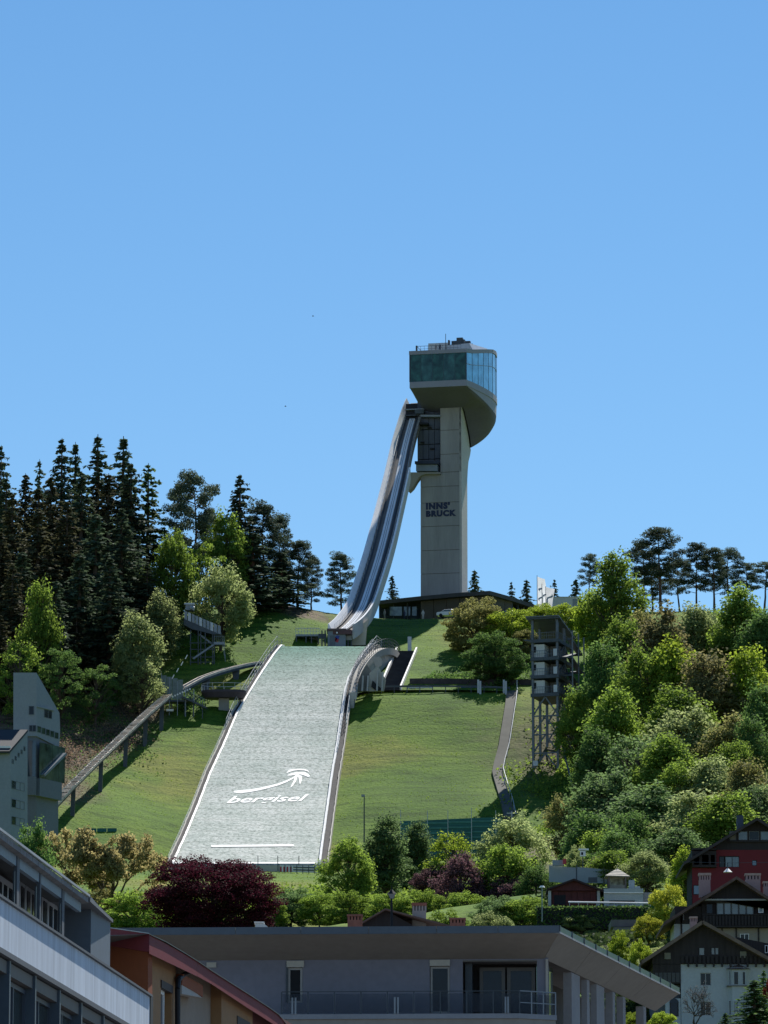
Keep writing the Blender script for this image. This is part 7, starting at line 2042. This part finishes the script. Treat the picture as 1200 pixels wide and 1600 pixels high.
for k in range(4):
    a, c = c4[k], c4[(k+1)%4]
    for r_ in range(nrow):
        f0_, f1_ = r_/nrow, (r_+1)/nrow + .02; f1_ = min(f1_, .995)
        b = MB(); q = [a.lerp(ap,f0_)-Z*(.0), c.lerp(ap,f0_), c.lerp(ap,f1_)-Z*.06, a.lerp(ap,f1_)-Z*.06]; b.prism(q, Z*.08); b.build('shingle_course', SHI, pv)
b = MB(); b.tube(ap-Z*.1, ap+Z*.4, .06, .02); b.build('finial', STEEL_D, pv)
for x in (951.5, 977.5):
    for dy in (-.1, -2.6): pf.part((x-1.2, 1370, x+1.2, 1389), dy, .18, mat('pavilion_post', (.10,.09,.085), .8), 'post', pv)
pf.part((952.9, 1383, 976.2, 1389), -.12, .1, mat('pavilion_rail', (.20,.20,.17), .8), 'parapet', pv)
pf.part((952, 1370, 977, 1389), -2.9, .1, glass('pavilion_back', (.20,.24,.22), .4, .8, 2.5), 'rear_screen', pv)
sh = thing('red_brown_shed', 'red-brown timber shed with low gable roof and white corner posts', 'shed', at(900, 1414, YG))
RBR = mat('shed_brown', (.085,.022,.022), .8, .2, 1.5, stretch=(4,4,1)); SHR = mat('shed_roof', (.035,.018,.02), .8, .2)
for e0, e1 in (((897,1372.5),(855,1388)),((897,1372.5),(944,1391))):
    a, c = gf.p(*e0,.6), gf.p(*e1,.6); b = MB(); b.prism([a, c, c-Z*.22, a-Z*.22], (0,6,0)); b.build('roof_slope', SHR, sh)
b = MB(); b.prism([gf.p(860,1391.5), gf.p(860,1389), gf.p(897,1375.5), gf.p(938,1391), gf.p(938,1391.5)], (0,5,0)); b.build('gable', RBR, sh)
for i in range(7): gf.part((863+i*10, 1391.8, 872.4+i*10, 1414), -.4-.02*(i%2), .2, RBR, 'board', sh)
gf.part((862, 1391.7, 934, 1413.5), -.75, 4, RBR, 'rear_wall', sh)
gf.part((866, 1398, 884, 1413), -.35, .05, BLACK, 'opening', sh)
for x in (856.5, 933): gf.part((x, 1391.6, x+4.5, 1415), 0, .35, mat('post_white', (.42,.44,.43), .7), 'corner_post', sh)
tb2 = tag(gfw.part((918,1374,932,1382), 2.2, .1, STEEL_D, 'garden_bench', None), 'low dark bench on the strip of lawn behind the shed', 'bench')
gr_ = thing('white_garage', 'low white flat-roofed garage with wide dark opening', 'garage', at(974, 1414, YG-1))
gg = Fac(at(974, 1400, YG-1), (1,0,0)); GAR = mat('garage_white', (.34,.38,.38), .75, .07)
gg.wall((943.5, 1394.5, 1005, 1416), [(952, 1407, 992, 1413)], GAR, 'wall', gr_, depth=.4)
gg.part((951,1406,993,1414), -.42, .2, BLACK, 'opening', gr_); gg.part((943.5, 1388.5, 1005, 1394.2), .15, 4.5, GAR, 'roof_parapet', gr_); gg.part((943.5, 1394.3, 1005, 1395.6), .2, .3, WHITE, 'roof_edge', gr_)
gg.part((984,1372,993,1388.3), -2.0, .6, GWM, 'roof_screen', gr_); gg.part((993.5,1383,1001,1388.3), -1.2, .6, GWM, 'roof_screen', gr_)
tag(gg.part((1005.5, 1394, 1045, 1413), -.3, .4, mat('wall_mauve', (.27,.26,.28), .8, .05), 'side_wall', None), 'plain mauve-grey wall running from the garage to the yellow shrub', 'wall')
rl2 = thing('white_pipe_rail', 'long pale pipe handrail above the clipped hedge', 'railing', at(950, 1412, YG-3))
b = MB(); b.tube(at(888,1409.5,YG-3), at(1030,1411.5,YG-3), .11); b.build('rail', WHITE, rl2)
for x in range(890, 1030, 14): b = MB(); b.tube(at(x,1411,YG-3), at(x,1416,YG-3), .04); b.build('rail_post', STEEL_L, rl2)
# clipped hedge: a core thick with leaves
hd = thing('clipped_hedge', 'dark clipped hedge running beneath the shed and the garage', 'hedge', at(940, 1436, YG-6))
x0h, x1h = at(840,1430,YG-6).x, at(1012,1430,YG-6).x; z0h = at(940,1438,YG-6).z; z1h = at(940,1415,YG-6).z
b = MB(); b.box(x0h, x1h, YG-6, YG-3.6, z0h-1, z1h-.2); b.build('stems', BLACK, hd)
n = 9000; q = np.stack([rs.uniform(x0h-.2, x1h+.2, n), YG-6 + rs.uniform(-.35, 2.5, n), rs.uniform(z0h-1, z1h, n)], -1)
k_ = (q[:,1] < YG-5.9) | (q[:,2] > z1h-.4); q = q[k_]; nr = rs.normal(size=q.shape)*.6 + np.array([0,-.5,.5]); nr /= np.linalg.norm(nr, axis=1, keepdims=True)
v, f = cards(q, nr, .26, rs); v = v - np.array(ORIG[hd.name])
o = bpy.data.objects.new('leaves', np_mesh('leaves', v, f, L_DARK)); COL.objects.link(o); o.parent = hd
# terrace walls below the hedge
tw = thing('terrace_walls', 'stepped dark stone terrace walls below the hedge', 'wall', at(1000, 1480, 500))
tf1 = Fac(at(990,1450,505), (1,0,0)); STN = mat('terrace_stone', (.13,.125,.13), .85, .2, 1); 
tf1.part((955,1437,1048,1448), 0, 6, STN, 'wall_step', tw); tf1.part((958,1451,1040,1456), 1.5, 5, mat('terrace_ledge', (.18,.165,.15), .8), 'wall_step', tw); tf1.part((960,1457,1050,1475), 1.2, 5, mat('terrace_dark', (.03,.035,.05), .8), 'wall_step', tw)
tf1.part((993,1456.5,1040,1458), 1.9, .2, STEEL_L, 'ledge_edge', tw); tf1.part((975,1464,1045,1500), 2.4, 4, mat('terrace_dark', (.03,.035,.05), .8), 'wall_step', tw); tf1.part((972,1471,1000,1486), 3.2, 2, STEEL, 'shed_panel', tw)
for (x, y0, y1, lb) in ((847, 1384, 1440, 'thin lamp post beside the dark bush next to the shed'),):
    q = at(x, y1, 530); lm = thing('garden_lamp', lb, 'street lamp', q); b = MB(); b.tube(q, at(x,y0+3,530), .06); b.build('post', STEEL, lm); b = MB(); b.tube(at(x,y0+3,530), at(x,y0,530), .35, .2, 8); b.build('lamp_head', WHITE, lm)
tree('bare', 1085, 1535, 405, 62, leafmat('leaf_blossom_grey', (.10,.10,.10), (.20,.19,.19), .2), 'leafless grey shrub tree in front of the white chalet wall', name='bare_tree', zbase=at(1085,1600,405).z-1.2)
tree('spruce2', 1178, 1530, 398, 60, L_DARK, 'dark green conifer in front of the bay window', zbase=at(1178,1640,398).z)
tree('spruce2', 1133, 1582, 396, 26, L_DARK, 'little dark conifer at the foot of the white chalet wall', zbase=at(1133,1640,396).z)
tree('spruce1', 1193, 1515, 400, 30, L_DARK, 'narrow dark conifer cut by the picture edge before the white chalet', zbase=at(1193,1640,400).z)
tree('bush2', 1035, 1582, 330, 44, L_BRIGHT, 'fresh green bush under the end of the beige soffit', cat='bush', zbase=at(1035,1625,330).z)
tree('open2', 1202, 1553, 160, 34, leafmat('leaf_copper', (.06,.016,.010), (.17,.05,.025), .3), 'copper red foliage sprig at the picture edge before the white chalet', cat='bush', zbase=at(1198,1600,160).z)
tree('bush1', 985, 1590, 260, 40, L_BRIGHT, 'bright green bush glimpsed between the fin columns', cat='bush', zbase=at(985,1625,260).z)
